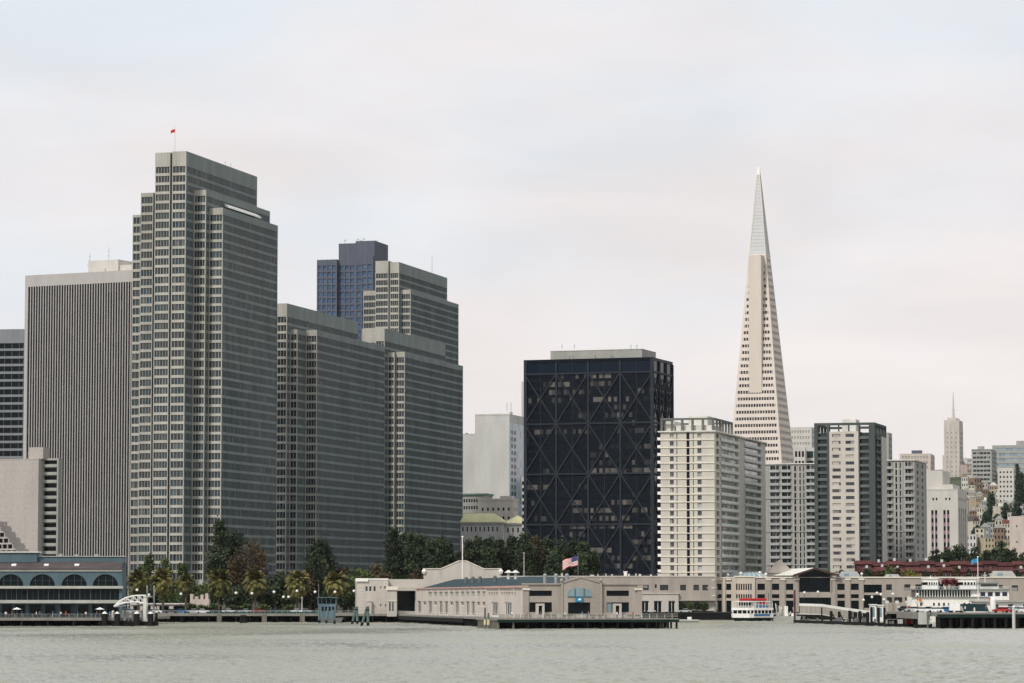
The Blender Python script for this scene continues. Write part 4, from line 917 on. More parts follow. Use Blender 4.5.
def piles(t, a, b, zt, sp, r=.25, m='pilewood', rows_=2, back=4.0, name='pile', nx=(0, 1)):
    L_ = math.hypot(b[0] - a[0], b[1] - a[1]); n = max(1, int(L_ / sp)); dx, dy = (b[0] - a[0]) / L_, (b[1] - a[1]) / L_
    for i in range(n + 1):
        x = a[0] + (b[0] - a[0]) * i / n; y = a[1] + (b[1] - a[1]) * i / n
        MB().tube((x + nx[0] * .4, y + nx[1] * .4, -1.5), (x + nx[0] * .4, y + nx[1] * .4, zt), r, r * .92, 7).build(name, m, t)
    g = MB()
    for q in range(1, rows_ + 1):
        for i in range(n):
            x = a[0] + (b[0] - a[0]) * (i + .5) / n + nx[0] * back * q; y = a[1] + (b[1] - a[1]) * (i + .5) / n + nx[1] * back * q
            g.tube((x, y, -1.5), (x, y, zt), r, r, 6, False)
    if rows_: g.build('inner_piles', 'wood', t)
# its deck
ya = fr.oy - 9
t, ring = quay('wharf_deck', 'low concrete deck on piles in front of the blue-grey arcaded hall', [(X(-30, ya), ya), (X(126, ya), ya), (X(126, ya) + 3, 955), (X(-30, ya), 955)], dz, .75, 5)
piles(t, (0, 0), (ring[1][0], 0), dz - .75, 6.0, .35, 'wood')
MB().box(0, ring[1][0], 10, 10.4, -1.5, dz - .75).build('bulkhead_wall', 'void', t)
g = MB()
for x in np.arange(0, ring[1][0] + .1, 2.4): g.box(x, x + .08, .1, .18, dz, dz + 1.05)
for zz in (.35, .7, 1.02): g.box(0, ring[1][0], .11, .16, dz + zz, dz + zz + .05)
g.build('railing', 'metal', t)

# ------------------------------------------------------------------ people, cars, lamps, trees: shared builders
def person_mesh(name, shirt, trousers, pose=0):
    bm = bmesh.new(); sk = bm.verts.layers.skin.verify()
    sw = [(.0, .12), (.12, -.10), (.2, .15)][pose % 3]
    J = {'hip': ((0, 0, .95), .13), 'waist': ((0, .01, 1.12), .125), 'chest': ((0, 0, 1.36), .16), 'neck': ((0, 0, 1.50), .06), 'head0': ((0, -.01, 1.58), .085), 'head': ((0, -.01, 1.70), .095)}
    for sd, w_ in ((-1, 0), (1, 1)):
        st = sw[w_] if pose else 0
        J[f'h{sd}'] = ((sd * .10, 0, .88), .095); J[f'k{sd}'] = ((sd * .11, st * .5 - .02, .48), .06); J[f'a{sd}'] = ((sd * .12, st, .09), .042); J[f't{sd}'] = ((sd * .13, st - .16, .04), .035)
        J[f's{sd}'] = ((sd * .20, 0, 1.42), .065); J[f'e{sd}'] = ((sd * .27, .03 - st * .4, 1.14), .045); J[f'w{sd}'] = ((sd * .26, -.10 - st * .6, .90), .033); J[f'f{sd}'] = ((sd * .25, -.13 - st * .6, .80), .03)
    E = [('hip', 'waist'), ('waist', 'chest'), ('chest', 'neck'), ('neck', 'head0'), ('head0', 'head')]
    for sd in (-1, 1): E += [('hip', f'h{sd}'), (f'h{sd}', f'k{sd}'), (f'k{sd}', f'a{sd}'), (f'a{sd}', f't{sd}'), ('chest', f's{sd}'), (f's{sd}', f'e{sd}'), (f'e{sd}', f'w{sd}'), (f'w{sd}', f'f{sd}')]
    vs = {}
    for n, (p, r) in J.items():
        v = bm.verts.new(p); v[sk].radius = (r, r); v[sk].use_root = (n == 'hip'); vs[n] = v
    for a, b in E: bm.edges.new((vs[a], vs[b]))
    me = bpy.data.meshes.new('skel'); bm.to_mesh(me); bm.free(); o = bpy.data.objects.new('skel', me); C.objects.link(o)
    o.modifiers.new('s', 'SKIN'); sd_ = o.modifiers.new('u', 'SUBSURF'); sd_.levels = 1; sd_.render_levels = 1
    dg = bpy.context.evaluated_depsgraph_get(); res = bpy.data.meshes.new_from_object(o.evaluated_get(dg)); res.name = name; bpy.data.objects.remove(o)
    res.materials.clear()
    for m in (shirt, trousers, 'skin', 'hair'): res.materials.append(M[m])
    for p in res.polygons:
        c = p.center; p.use_smooth = True
        p.material_index = 3 if (c.z > 1.72 or (c.z > 1.6 and c.y > .02)) else 2 if (c.z > 1.49 or (c.z < .9 and abs(c.x) > .2)) else 0 if c.z > .93 else 1
    return res
shirts = [('white', 'navy'), ('red', 'dgrey'), ('navy', 'grey'), ('cream', 'black'), ('dgrey', 'navy'), ('blue', 'beige')]
sname = {'white': 'white', 'red': 'red', 'navy': 'navy', 'cream': 'cream', 'dgrey': 'dark grey', 'blue': 'blue'}
PM = [person_mesh(f'person_body', a, b, i % 3) for i, (a, b) in enumerate(shirts)]
def person(px, D, z, i, where):
    o = bpy.data.objects.new('person', PM[i % 6]); C.objects.link(o); o.location = (X(px, D), D, z); o.rotation_euler = (0, 0, (i * 1.7) % 6.28)
    tag(o, f"person in a {sname[shirts[i % 6][0]]} top {where}", 'person')
dzh = dz
for i, (px, n_) in enumerate([(6, 'at the far left of the arcaded hall deck'), (12, 'second from the left on the arcaded hall deck'), (22, 'left of the second column of the arcaded hall'), (36.5, 'by the tables under the second arch'), (40, 'just right of the tables under the second arch'),
        (53, 'on the deck between the second and third arches'), (61, 'standing under the left side of the third arch'), (66, 'under the third arch, near the railing'), (78, 'on the deck under the third arch, right side'), (86, 'between the third and fourth arches, at the railing'), (97, 'under the fourth arch, left side'), (110, 'under the right side of the fourth arch')]):
    person(px, 872.5 + (i * 37 % 5) * .8, dzh, i, n_)
def table_set(px, D, z, label, umbrella=None, grp='cafe tables on the hall deck'):
    t = thing('cafe_table', label, 'table', (X(px, D), D, z), 0, grp)
    MB().tube((0, 0, .72), (0, 0, .76), .5, .5, 12).build('tabletop', 'white', t); MB().tube((0, 0, 0), (0, 0, .72), .04).tube((0, 0, 0), (0, 0, .03), .28, .28, 10).build('leg', 'metal', t); return t
for i, px in enumerate((9, 16, 33, 38, 46, 56, 70, 75, 82, 92, 104, 115)):
    table_set(px, 874, dzh, f'white round cafe table on the arcaded hall deck, {ORD[i]} from the left')
for i, (px, c) in enumerate(((17, 'white'), (100, 'white'))):
    t = thing('parasol', f'white parasol on the arcaded hall deck, {"near the left edge" if i == 0 else "under the rightmost arch"}', 'parasol', (X(px, 873), 873, dzh))
    MB().tube((0, 0, 0), (0, 0, 2.6), .04).build('pole', 'metal', t); MB().tube((0, 0, 2.2), (0, 0, 2.75), 1.3, .05, 8).build('canopy', c, t)

def car_proto(paint):
    t = bpy.data.objects.new('parked_car', None); C.objects.link(t)
    g = MB(); g.prism([(-2.2, .28), (-2.22, .62), (-2.05, .84), (-1.0, .95), (1.35, .96), (2.1, .86), (2.22, .6), (2.18, .28)], 'y', -.86, .86)
    g.prism([(-.75, 1.30), (-.45, 1.42), (.75, 1.44), (1.2, 1.32)], 'y', -.66, .66); g.build('body', paint, t)
    g = MB(); g.hexa([(-1.25, -.80, .93), (1.75, -.80, .93), (1.75, .80, .93), (-1.25, .80, .93), (-.72, -.65, 1.33), (1.2, -.65, 1.33), (1.2, .65, 1.33), (-.72, .65, 1.33)]).build('window', 'glass_dark', t)
    for x in (-1.35, 1.35):
        for y in (-.88, .70): MB().tube((x, y, .32), (x, y + .18, .32), .32, .32, 12).build('wheel', 'rubber', t)
    for y in (-.6, .6): MB().box(-2.25, -2.18, y - .18, y + .18, .62, .74).build('headlight', 'white', t)
    return t
CM = {'white': mat('white_car_paint', (.75, .75, .74), rough=.3, spec=.5), 'silver': mat('silver_car_paint', (.4, .42, .43), rough=.3, spec=.5), 'red': mat('red_car_paint', (.4, .03, .02), rough=.3, spec=.5), 'dark': mat('dark_car_paint', (.03, .035, .045), rough=.3, spec=.5), 'blue': mat('blue_car_paint', (.02, .12, .28), rough=.3, spec=.5), 'green': mat('green_car_paint', (.05, .12, .06), rough=.3, spec=.5), 'orange': mat('orange_car_paint', (.5, .12, .03), rough=.3, spec=.5)}
CP = {}
def car(c, px, D, z, label, rz=0.0, grp='cars parked along the quay'):
    if c not in CP: o = CP[c] = car_proto(CM[c])
    else: o = copy_tree(CP[c])
    o.location = (X(px, D), D, z); o.rotation_euler = (0, 0, rz); tag(o, label, 'car', grp)
# left quay (seawall wharf)
qz = 2.0; t, ring = quay('wharf', 'long low timber wharf along the road in front of the palm trees', [(X(127, 1014), 1014), (X(400, 1014), 1014), (X(400, 1014), 1045), (X(127, 1014), 1045)], GZ - .38, .7, 5)
piles(t, (0, 0), (ring[1][0], 0), GZ - 1.1, 4.2, .22, 'wood'); 
pf = lambda px: X(px, 1014) - ring[0][0] - X(127, 1014)
g = MB()
for px in (217, 241, 262, 300, 330): a = pf(px); g.box(a, a + 1.5, -.15, .5, -1.5, GZ - .6)
g.build('concrete_pier', 'pilewood', t)
g = MB()
for x in np.arange(0, ring[1][0], 2.2): g.box(x, x + .07, .2, .28, GZ - .38, GZ + .65)
g.box(0, ring[1][0], .2, .27, GZ + .6, GZ + .68).box(0, ring[1][0], .2, .25, GZ + .2, GZ + .25); g.build('railing', 'metal', t)
MB().box(0, ring[1][0], 7.6, 8.0, -1.5, GZ - 1.0).build('seawall', 'void', t)
M['cover'] = mat('green_windscreen', (.015, .06, .05), var=.35, scale=1.2)
t = thing('screen_fence', 'dark green mesh screen along the quay edge in front of the parked cars', 'fence', (X(208, 1015.5), 1015.5, GZ - .38)); w1 = X(322, 1015.5) - X(208, 1015.5)
g = MB(); n = 40
for i in range(n): g.box(w1 * i / n, w1 * (i + 1) / n - .05, 0, .06, .05, .72 + .1 * math.sin(i * 2.3))
g.build('mesh_panel', 'cover', t); g = MB()
for i in range(n // 2 + 1): g.box(w1 * i * 2 / n - .08, w1 * i * 2 / n + .02, -.06, .0, 0, .95)
g.build('post', 'metal', t)
cars = [('silver', 132), ('dark', 147), ('white', 155), ('dark', 171), ('blue', 181), ('silver', 193), ('white', 203), ('dark', 215), ('white', 229), ('silver', 245), ('red', 259), ('dark', 272), ('green', 284), ('white', 296), ('silver', 306)]
cnt = {}
for i, (c, px) in enumerate(cars): car(c, px, 1035 + (i % 3) * 1.2, GZ - .38, f'{c} car on the palm-lined quay, {ORD[i]} from the left of the row', rz=(0 if i % 2 else math.pi))
lampp = None
def lamp(px, D, z0, ytop, label, double=False, grp='globe street lamps'):
    t = thing('street_lamp', label, 'street lamp', (X(px, D), D, z0), 0, grp); h = Z(ytop, D) - z0
    MB().tube((0, 0, 0), (0, 0, h - .3), .09, .06).tube((0, 0, 0), (0, 0, .8), .16, .12).build('post', 'green', t)
    if double:
        for d in (-.8, .8): MB().ball((d, 0, h), .42, 10, 6).build('globe', 'white', t)
        MB().box(-.8, .8, -.05, .05, h - .45, h - .35).build('arm', 'green', t)
    else: MB().ball((0, 0, h), .45, 10, 6).build('globe', 'white', t)
for i, (px, yt) in enumerate(((137, 590), (149, 595), (181, 594), (236, 593), (252, 593.5), (274, 592), (297, 591), (315, 592), (335, 592), (354, 591))):
    lamp(px, 1040, GZ - .38, yt, f'white globe street lamp among the palms, {ORD[i]} from the left')
for i, (px, y) in enumerate(((236.2, 585), (363, 582))): pass

# foliage
def crown_mesh(seed, rx, rz, n_cl, per, leaf, matn, shape='round', gap=.0):
    rng = np.random.RandomState(seed); P = []; cl = []
    while len(cl) < n_cl:
        v = rng.normal(size=3); v /= np.linalg.norm(v); rr = rng.uniform(.35, 1) ** .5
        if shape == 'poplar': z = rng.uniform(-1, 1); rad = (1 - abs(z) ** 2.6) ** .5 * rng.uniform(.45, 1.0) * (1.0 if z < .2 else 1 - .45 * (z - .2)); a = rng.uniform(0, 6.28); c = np.array([math.cos(a) * rad * rx, math.sin(a) * rad * rx, z * rz])
        elif shape == 'cone': z = rng.uniform(-1, 1); rad = (1 - z) / 2 * rng.uniform(.5, 1); a = rng.uniform(0, 6.28); c = np.array([math.cos(a) * rad * rx, math.sin(a) * rad * rx, z * rz])
        else: c = v * rr * np.array([rx, rx, rz]); c[2] = c[2] if c[2] > -.55 * rz else c[2] * .5
        cl.append(c)
    verts = []; faces = []; cs = rx * (.30 if shape != 'poplar' else .34)
    for c in cl:
        s_ = cs * rng.uniform(.6, 1.25); pts = rng.normal(size=(per, 3)) * s_ * .55 + c
        for p in pts:
            a = rng.normal(size=3); a /= np.linalg.norm(a); b = np.cross(a, rng.normal(size=3)); b /= np.linalg.norm(b); q = leaf * rng.uniform(.6, 1.3); k_ = len(verts)
            verts += [tuple(p - a * q), tuple(p + b * q * .6), tuple(p + a * q), tuple(p - b * q * .6)]; faces.append((k_, k_ + 1, k_ + 2, k_ + 3))
    me = bpy.data.meshes.new('crown'); me.from_pydata(verts, [], faces); me.materials.append(M[matn]); return me
TM = {}
def trunk_mesh(h, hc, rx, seed):
    g = MB(); rr = random.Random(seed); r0 = max(.18, h * .018); g.tube((0, 0, -.5), (0, 0, h * .45), r0, r0 * .75, 8).tube((0, 0, h * .45), (.1, 0, h * .9), r0 * .75, r0 * .2, 7)
    for i in range(7):
        a = rr.uniform(0, 6.28); z = rr.uniform(hc, h * .75); L_ = rx * rr.uniform(.5, .85); g.tube((0, 0, z), (math.cos(a) * L_, math.sin(a) * L_, z + L_ * .8), r0 * .4, r0 * .1, 5)
    return g.mesh('trunk', 'trunk')
def tree(px, D, z0, yt, wpx, kind, label, name='tree', group=None, clear=.12):
    """kind: (shape, material, clusters)"""
    shape, matn, ncl, leaf = kind; h = Z(yt + (3.5 if D > 1000 and shape == 'poplar' else 1.5), D) - z0; rx = wpx * D / F / 2; rzz = h * (1 - clear) / 2
    key = (shape, matn, round(h / rx, 0), random.randint(0, 2))
    if key not in TM: TM[key] = (crown_mesh(len(TM) + 5, 1.0, rzz / rx, ncl, 34, leaf / rx, matn, shape), trunk_mesh(h / rx, h / rx * .15, 1, len(TM)))
    cme, tme = TM[key]; t = thing(name, label, 'tree', (X(px, D), D, z0), 0, group)
    c = bpy.data.objects.new('crown', cme); C.objects.link(c); c.parent = t; c.location = (0, 0, h * clear + rzz); c.scale = (rx, rx * .9, rx * (rzz / rx) / (rzz / rx)); c.rotation_euler = (0, 0, random.uniform(0, 6.28)); c.scale = (rx, rx, rx)
    b = bpy.data.objects.new('trunk', tme); C.objects.link(b); b.parent = t; b.scale = (rx, rx, rx); return t
POP = ('poplar', 'leaf_dark', 150, .5); RND = ('round', 'leaf_dark', 110, .5); MID = ('round', 'leaf_mid', 100, .46); REDT = ('round', 'leaf_red', 110, .46); YEL = ('round', 'leaf_yel', 90, .45)
# palms
def palm_mesh(seed):
    rng = np.random.RandomState(seed); g = MB()
    for i in range(210):
        a = rng.uniform(0, 6.28); el = rng.uniform(-1.25, 1.45); L_ = rng.uniform(2.5, 3.5); p = np.array([0., 0., 0.]); d = np.array([math.cos(a) * math.cos(el), math.sin(a) * math.cos(el), math.sin(el)]); side_ = np.array([-math.sin(a), math.cos(a), 0]); n = 9
        for j in range(n):
            q = p + d * L_ / n; d = d + np.array([0, 0, -.17]); d /= np.linalg.norm(d); wd = .9 * math.sin(math.pi * (j + 1.2) / (n + 1.6))
            for sg in (-1, 1):
                tip = (p + q) / 2 + side_ * sg * wd + d * .25 + np.array([0, 0, -.22 - .1 * rng.rand()]); g.poly([tuple(p), tuple(q), tuple(tip)])
                tip2 = q + side_ * sg * wd * .9 + d * .3 + np.array([0, 0, -.25]); g.poly([tuple((p + q) / 2), tuple(q + d * .1), tuple(tip2)])
            p = q
    return g.mesh('fronds', 'leaf_palm')
PALM = [palm_mesh(i) for i in range(3)]; g = MB(); g.tube((0, 0, -.4), (0, 0, .75), .34, .28, 9).tube((0, 0, .75), (0, 0, 1.0), .36, .55, 9); PTR = g.mesh('trunk', 'trunk')
def palm(px, D, yc, wpx, label, z0=GZ - .38):
    h = Z(yc, D) - z0; t = thing('palm_tree', label, 'tree', (X(px, D), D, z0), 0, 'date palms along the quay'); sc_ = wpx * D / F / 5.3 * random.uniform(.9, 1.1); i = random.randint(0, 2)
    c = bpy.data.objects.new('fronds', PALM[i]); C.objects.link(c); c.parent = t; c.location = (0, 0, h); c.scale = (sc_,) * 3; c.rotation_euler = (random.uniform(-.12, .12), random.uniform(-.12, .12), px)
    b = bpy.data.objects.new('trunk', PTR); C.objects.link(b); b.parent = t; b.scale = (1.3, 1.3, h - .1)
for i, (px, yc, w_) in enumerate(((138, 581, 22), (163, 581, 23), (219, 582, 25), (255, 582, 24), (297, 583, 26), (336, 583, 25), (186, 583, 19))):
    palm(px, 1046, yc, w_, f'date palm with yellowish fronds on the quay, {ORD[[0, 1, 3, 4, 5, 6, 2][i]]} from the left')
LT = GZ - .38
tree(220, 1100, LT, 519, 24, POP, 'tall dark green tree in front of the tallest tower, left of the russet tree')
tree(236, 1104, LT, 531, 20, POP, 'dark green tree just behind the russet tree')
tree(248, 1090, LT, 541, 36, REDT, 'russet-brown tree beside the tall dark tree on the quay', clear=.3)
tree(320.5, 1090, LT, 538, 30, POP, 'single tall dark green tree between the two right-hand palms')
tree(141, 1120, LT, 566, 22, MID, 'small green tree right of the arcaded hall')
tree(149, 1110, LT, 551, 12, ('poplar', 'leaf_mid', 75, .4), 'thin light green tree in front of the lower left of the tallest tower')
tree(165, 1110, LT, 556, 15, ('poplar', 'leaf_mid', 80, .4), 'slender green tree behind the second palm from the left')
tree(182, 1112, LT, 560, 13, ('poplar', 'leaf_mid', 80, .4), 'slender green tree between the second and third palms')
for i, (px, yt, w_, kd, lb) in enumerate(((276, 571, 24, RND, 'dark rounded tree between the fourth and fifth palms'), (310, 568, 18, REDT, 'brownish tree behind the fifth palm'), (345, 566, 26, REDT, 'russet bush-like tree right of the sixth palm'), (362, 566, 24, MID, 'olive tree above the left end of the white quay building'),
        (378, 565, 22, REDT, 'small russet tree left of the tall dark grove'), (205, 585, 24, MID, 'low green tree left of the third palm'), (237, 586, 22, RND, 'low dark tree between the third and fourth palms'), (274, 588, 22, MID, 'low green tree under the dark rounded tree'), (313, 588, 20, RND, 'low dark tree in front of the brownish tree'), (170, 590, 20, MID, 'low green bushy tree at the foot of the second palm'), (351, 585, 20, RND, 'low dark tree left of the white quay building'), (192, 578, 18, RND, 'dark tree behind the third palm'), (262, 575, 18, RND, 'dark tree behind the palm under the russet tree'), (330, 578, 20, RND, 'dark tree behind the sixth palm'), (150, 582, 22, RND, 'dark tree between the first two palms'), (288, 576, 20, MID, 'green tree left of the fifth palm'))):
    tree(px, 1085 + (i % 3) * 4, LT, yt, w_ * 1.2, kd, lb, clear=.1)
for i, (px, w_) in enumerate(((190, 14), (201, 12), (213, 14), (231, 12), (245, 14), (262, 13), (288, 12), (329, 13))):
    t = thing('shrub', f'low leafy shrub behind the parked cars, {ORD[i]} from the left', 'shrub', (X(px, 1062), 1062, LT), 0, 'shrubs behind the parked cars')
    if i == 0: SHR = crown_mesh(77, 1, .7, 40, 26, .24, 'leaf_mid'); STM = MB().tube((0, 0, -.1), (0, 0, .5), .06).tube((0, 0, .2), (.3, .1, .7), .04).mesh('stem', 'trunk')
    a = bpy.data.objects.new('foliage', SHR); C.objects.link(a); a.parent = t; r_ = w_ * 1062 / F / 2; a.scale = (r_, r_, r_ * .8); a.location = (0, 0, r_ * .6); b = bpy.data.objects.new('stem', STM); C.objects.link(b); b.parent = t
GR = 'tall dark trees in the grove behind the quay halls'
pts = [(393, 527, 19), (404, 532, 17), (412, 530, 18), (421, 533, 17), (431, 532, 18), (441, 534, 17), (449, 537, 15), (398, 541, 18), (426, 543, 20)]
for i, (px, yt, w_) in enumerate(sorted(pts)): tree(px, 1165 + (i % 3) * 7, LT, yt, w_, POP, f'tall dark tree in the left half of the grove, {ORD[i]} from the left', group=GR, clear=.06)
pts = [(459, 552, 18), (468, 538, 19), (478, 539, 20), (489, 536, 20), (500, 538, 20), (512, 537, 21), (524, 532, 20), (536, 534, 20), (548, 537, 20), (560, 539, 20), (572, 541, 20), (584, 544, 19), (594, 548, 16), (530, 545, 20), (505, 548, 22), (555, 550, 22), (577, 553, 22), (483, 550, 20)]
for i, (px, yt, w_) in enumerate(sorted(pts)): tree(px, 1175 + (i % 4) * 6, LT, yt, w_, REDT if px == 536 else POP, f'{"brownish" if px == 536 else "dark"} tree in the right half of the grove, {ORD[i]} from the left', group=GR, clear=.06)
tree(417, 1120, LT, 566, 20, REDT, 'small olive-brown tree left of the pedimented hall', clear=.1)
for i, (px, yt, w_) in enumerate(((935, 548, 16), (947, 546, 18), (960, 544, 20), (973, 546, 17), (987, 548, 15), (1000, 543, 19), (1012, 548, 18), (1023, 550, 16), (952, 552, 16), (1006, 551, 18))):
    tree(px, 1550 + (i % 3) * 12, GZ - .38, yt, w_, ('round', 'leaf_dark', 110, .7), f'big dark evergreen above the red brick row, {["leftmost","second from the left","in the left clump","right of the left clump","between two clumps","in the right clump","near right end","at right edge","low one at left","low one at right"][i]}', group='dark park evergreens')
tree(911, 1157, LT, 569, 24, YEL, 'yellow-green tree above the quay roof in front of the brick row', clear=.2)
tree(888, 1157, LT, 566, 16, MID, 'green tree just left of the yellow-green one'); tree(842, 1180, LT, 567, 9, RND, 'small dark tree behind the gabled pier roof')
CYP = ('cone', 'leaf_hill', 150, .6)
for px, D, yt, w_, kd, lb in ((1019, 2200, 463, 9, CYP, 'tall dark cypress near the right edge on the hill'), (1023, 2230, 472, 10, CYP, 'second dark cypress at the right edge on the hill'), (992.5, 2180, 489, 7.5, ('round', 'leaf_hill', 110, .6), 'dark round tree standing alone among the hill houses'),
        (987, 2050, 510, 9, ('round', 'leaf_hill', 110, .6), 'dark spreading tree in the middle of the hillside'), (998, 2040, 513, 9, ('round', 'leaf_hill', 110, .6), 'dark tree right of the spreading hillside tree'), (1018, 2100, 500, 9, ('round', 'leaf_hill', 110, .6), 'dark bushy tree below the cypresses'), (966, 2860, 482, 7, ('round', 'leaf_hill', 90, .7), 'small dark tree on the ridge beside the spired tower'), (1007, 2150, 500, 7, ('round', 'leaf_hill', 110, .6), 'dark tree below the small white apartment house'), (978, 1960, 524, 9, ('round', 'leaf_hill', 110, .6), 'low green tree near the foot of the hillside')):
    x = X(px, D); tree(px, D, hill_h(x, D) - .5, yt, w_, kd, lb, clear=.08)

# pinkish low wall and forecourt steps at the foot of the tallest tower
t = thing('podium_block', 'pinkish low concrete podium under the tallest tower, between two palms', 'building', (X(190, 1070), 1070, LT)); w1 = X(209, 1070) - X(190, 1070)
g = MB(); g.box(0, w1, 0, 6, 0, 4.5)
for i, (a, h) in enumerate(((0, 6.0), (1.6, 5.2), (3.4, 5.8), (5.0, 6.2))): g.box(a, a + .9, .3, 5, 4.5, h + .2)
g.build('wall', 'pink', t)
for px, w_, lb in ((131, 22, 'left'), (157, 30, 'right')):
    t = thing('kiosk', f'long low pinkish kiosk at street level behind the palms, {lb} one', 'kiosk', (X(px, 1068), 1068, LT)); w1 = w_ * 1068 / F
    MB().box(0, w1, 0, 4, 0, 2.8).build('wall', 'pink', t); MB().box(-.3, w1 + .3, -.5, 4.3, 2.8, 3.2).build('roof', 'offwhite', t); MB().box(.8, w1 * .4, -.06, -.02, .9, 2.3).box(w1 * .55, w1 - .8, -.06, -.02, .9, 2.3).build('window', 'glass_dark', t)
# ------------------------------------------------------------------ small things on the water, left
def big_pile(px, D, wpx, ytop, label, grp, m='wood', cap='white'):
    r = wpx * D / F / 2; t = thing('mooring_pile', label, 'mooring pile', (X(px, D), D, 0), 0, grp); h = Z(ytop, D)
    MB().tube((0, 0, -1.5), (0, 0, h), r, r, 12).build('pile', m, t)
    if cap: MB().tube((0, 0, h), (0, 0, h + r * .75), r * .95, .05, 12).build('cap', cap, t)
    return t
D_ = 870; k = D_ / F
for i, (px, w_) in enumerate(((104.8, 6.2), (117.3, 5.6), (136.8, 6.2), (150.6, 6.0))): big_pile(px, D_, w_, 613.6, f'black pile with white cone cap at the ferry landing, {ORD[i]} from the left', 'capped piles at the ferry landing')
for i, (px, w_, y) in enumerate(((127.4, 3.4, 611.8), (113.0, 2.6, 611.5), (156.6, 2.6, 613), (153.2, 3, 611))): big_pile(px, D_ + 6, w_, y, ['pale concrete pile in the middle of the ferry landing', 'slim pale pile behind the second black capped pile', 'thin dark pile at the right end of the ferry landing', 'pale pile just left of the thin dark one at the ferry landing'][i], 'slim piles at the ferry landing', m='wood' if i == 2 else 'beige', cap='white' if i != 2 else None)
t = thing('ferry_landing', 'floating ferry landing with an arched white truss gangway', 'ferry landing', (X(113, D_), D_, 0)); px_ = lambda p: (p - 113) * k; zz = lambda y: Z(y, D_)
MB().box(px_(103), px_(155), 1.2, 9, .1, 1.2).build('pontoon', 'void', t)
for yy in (2.2, 5.2):
    g = MB(); top = [(113, 606.5), (118, 601.5), (124, 598), (131, 595.9), (137, 595.4), (143.5, 595.4)]; bot = [(113, 606.5), (118, 604.3), (124, 602.7), (131, 602), (137, 602.2), (143.5, 603.2)]
    for a, b in ((top, top), (bot, bot)):
        for i in range(5): g.tube((px_(a[i][0]), yy, zz(a[i][1])), (px_(a[i + 1][0]), yy, zz(a[i + 1][1])), .17, n=6)
    for i in range(1, 6):
        g.tube((px_(top[i][0]), yy, zz(top[i][1])), (px_(bot[i][0]), yy, zz(bot[i][1])), .1, n=6)
        if i < 5: g.tube((px_(top[i][0]), yy, zz(top[i][1])), (px_(bot[i + 1][0]), yy, zz(bot[i + 1][1])), .08, n=6)
    g.build('truss', 'white', t)
g = MB(); g.hexa([(px_(113), 2.2, zz(607.3)), (px_(143.5), 2.2, zz(604)), (px_(143.5), 5.2, zz(604)), (px_(113), 5.2, zz(607.3)), (px_(113), 2.2, zz(606.7)), (px_(143.5), 2.2, zz(603.4)), (px_(143.5), 5.2, zz(603.4)), (px_(113), 5.2, zz(606.7))]).build('walkway', 'metal', t)
g = MB(); g.box(px_(142.4), px_(145.6), 2, 2.5, 1.2, zz(597)).box(px_(142.4), px_(145.6), 5, 5.5, 1.2, zz(597)).box(px_(142), px_(150), 1.8, 5.7, zz(597), zz(596.4)).build('portal', 'offwhite', t)
g = MB()
for x in np.arange(px_(104), px_(154), 1.3): g.box(x, x + .06, 1.3, 1.36, 1.2, 2.2)
g.box(px_(104), px_(154), 1.3, 1.36, 2.15, 2.22).build('railing', 'metal', t)
g = MB()
for i in range(4): g.box(px_(109 + i * 10), px_(111.5 + i * 10), 6.5, 7, 1.2, zz(611 - i % 2))
g.build('post', 'beige', t)
for i, (px, y) in enumerate(((147, 586.5), (154, 586.5))): big_pile(px, D_ + 30, 1.5, y, f'tall thin grey guide pile with a white cap beside the arched gangway, {"left" if i == 0 else "right"} one', 'guide piles by the gangway', m='metal')
t = thing('dolphin', 'stubby dark cluster of timber piles standing alone in the water', 'pile cluster', (X(243.5, 985), 985, 0)); g = MB()
for a in range(5): 
    ang = a * 1.256; MB().tube((1.1 * math.cos(ang), .8 * math.sin(ang), -1.5), (.55 * math.cos(ang), .4 * math.sin(ang), Z(615.3, 985)), .42, .38, 8).build('pile', 'wood', t)
MB().tube((0, 0, 1.6), (0, 0, 1.9), .95, .95, 10).build('band', 'black', t)
def dolphin(px0, px1, pt, D, yt, label, m1='greenwood', grp='leaning timber fenders'):
    t = thing('dolphin', label, 'pile cluster', (X(pt, D), D, 0), 0, grp); h = Z(yt, D); k = D / F
    a = (px0 - pt) * k; b = (px1 - pt) * k
    MB().tube((a, .3, -1), (-.1, 0, h), .36, .33, 8).build('raking_pile', m1, t); MB().tube((b, -.2, -1.2), (.1, 0, h + .1), .38, .34, 8).build('pile', m1, t)
    MB().tube((a + .02, .3, -1), (a * .72, .21, .9), .39, .38, 8).tube((b, -.2, -1.2), (b * .7, -.14, .95), .41, .4, 8).build('wet_foot', 'wood', t); MB().box(-.5, .5, -.45, .45, h * .82, h * .82 + .25).build('band', 'wood', t)
dolphin(351.3, 357.6, 356.6, 930, 606.8, 'left of two leaning grey-green timber fenders near the white quay building')
dolphin(360.5, 368.2, 367.6, 880, 606.6, 'right of two leaning grey-green timber fenders near the white quay building')
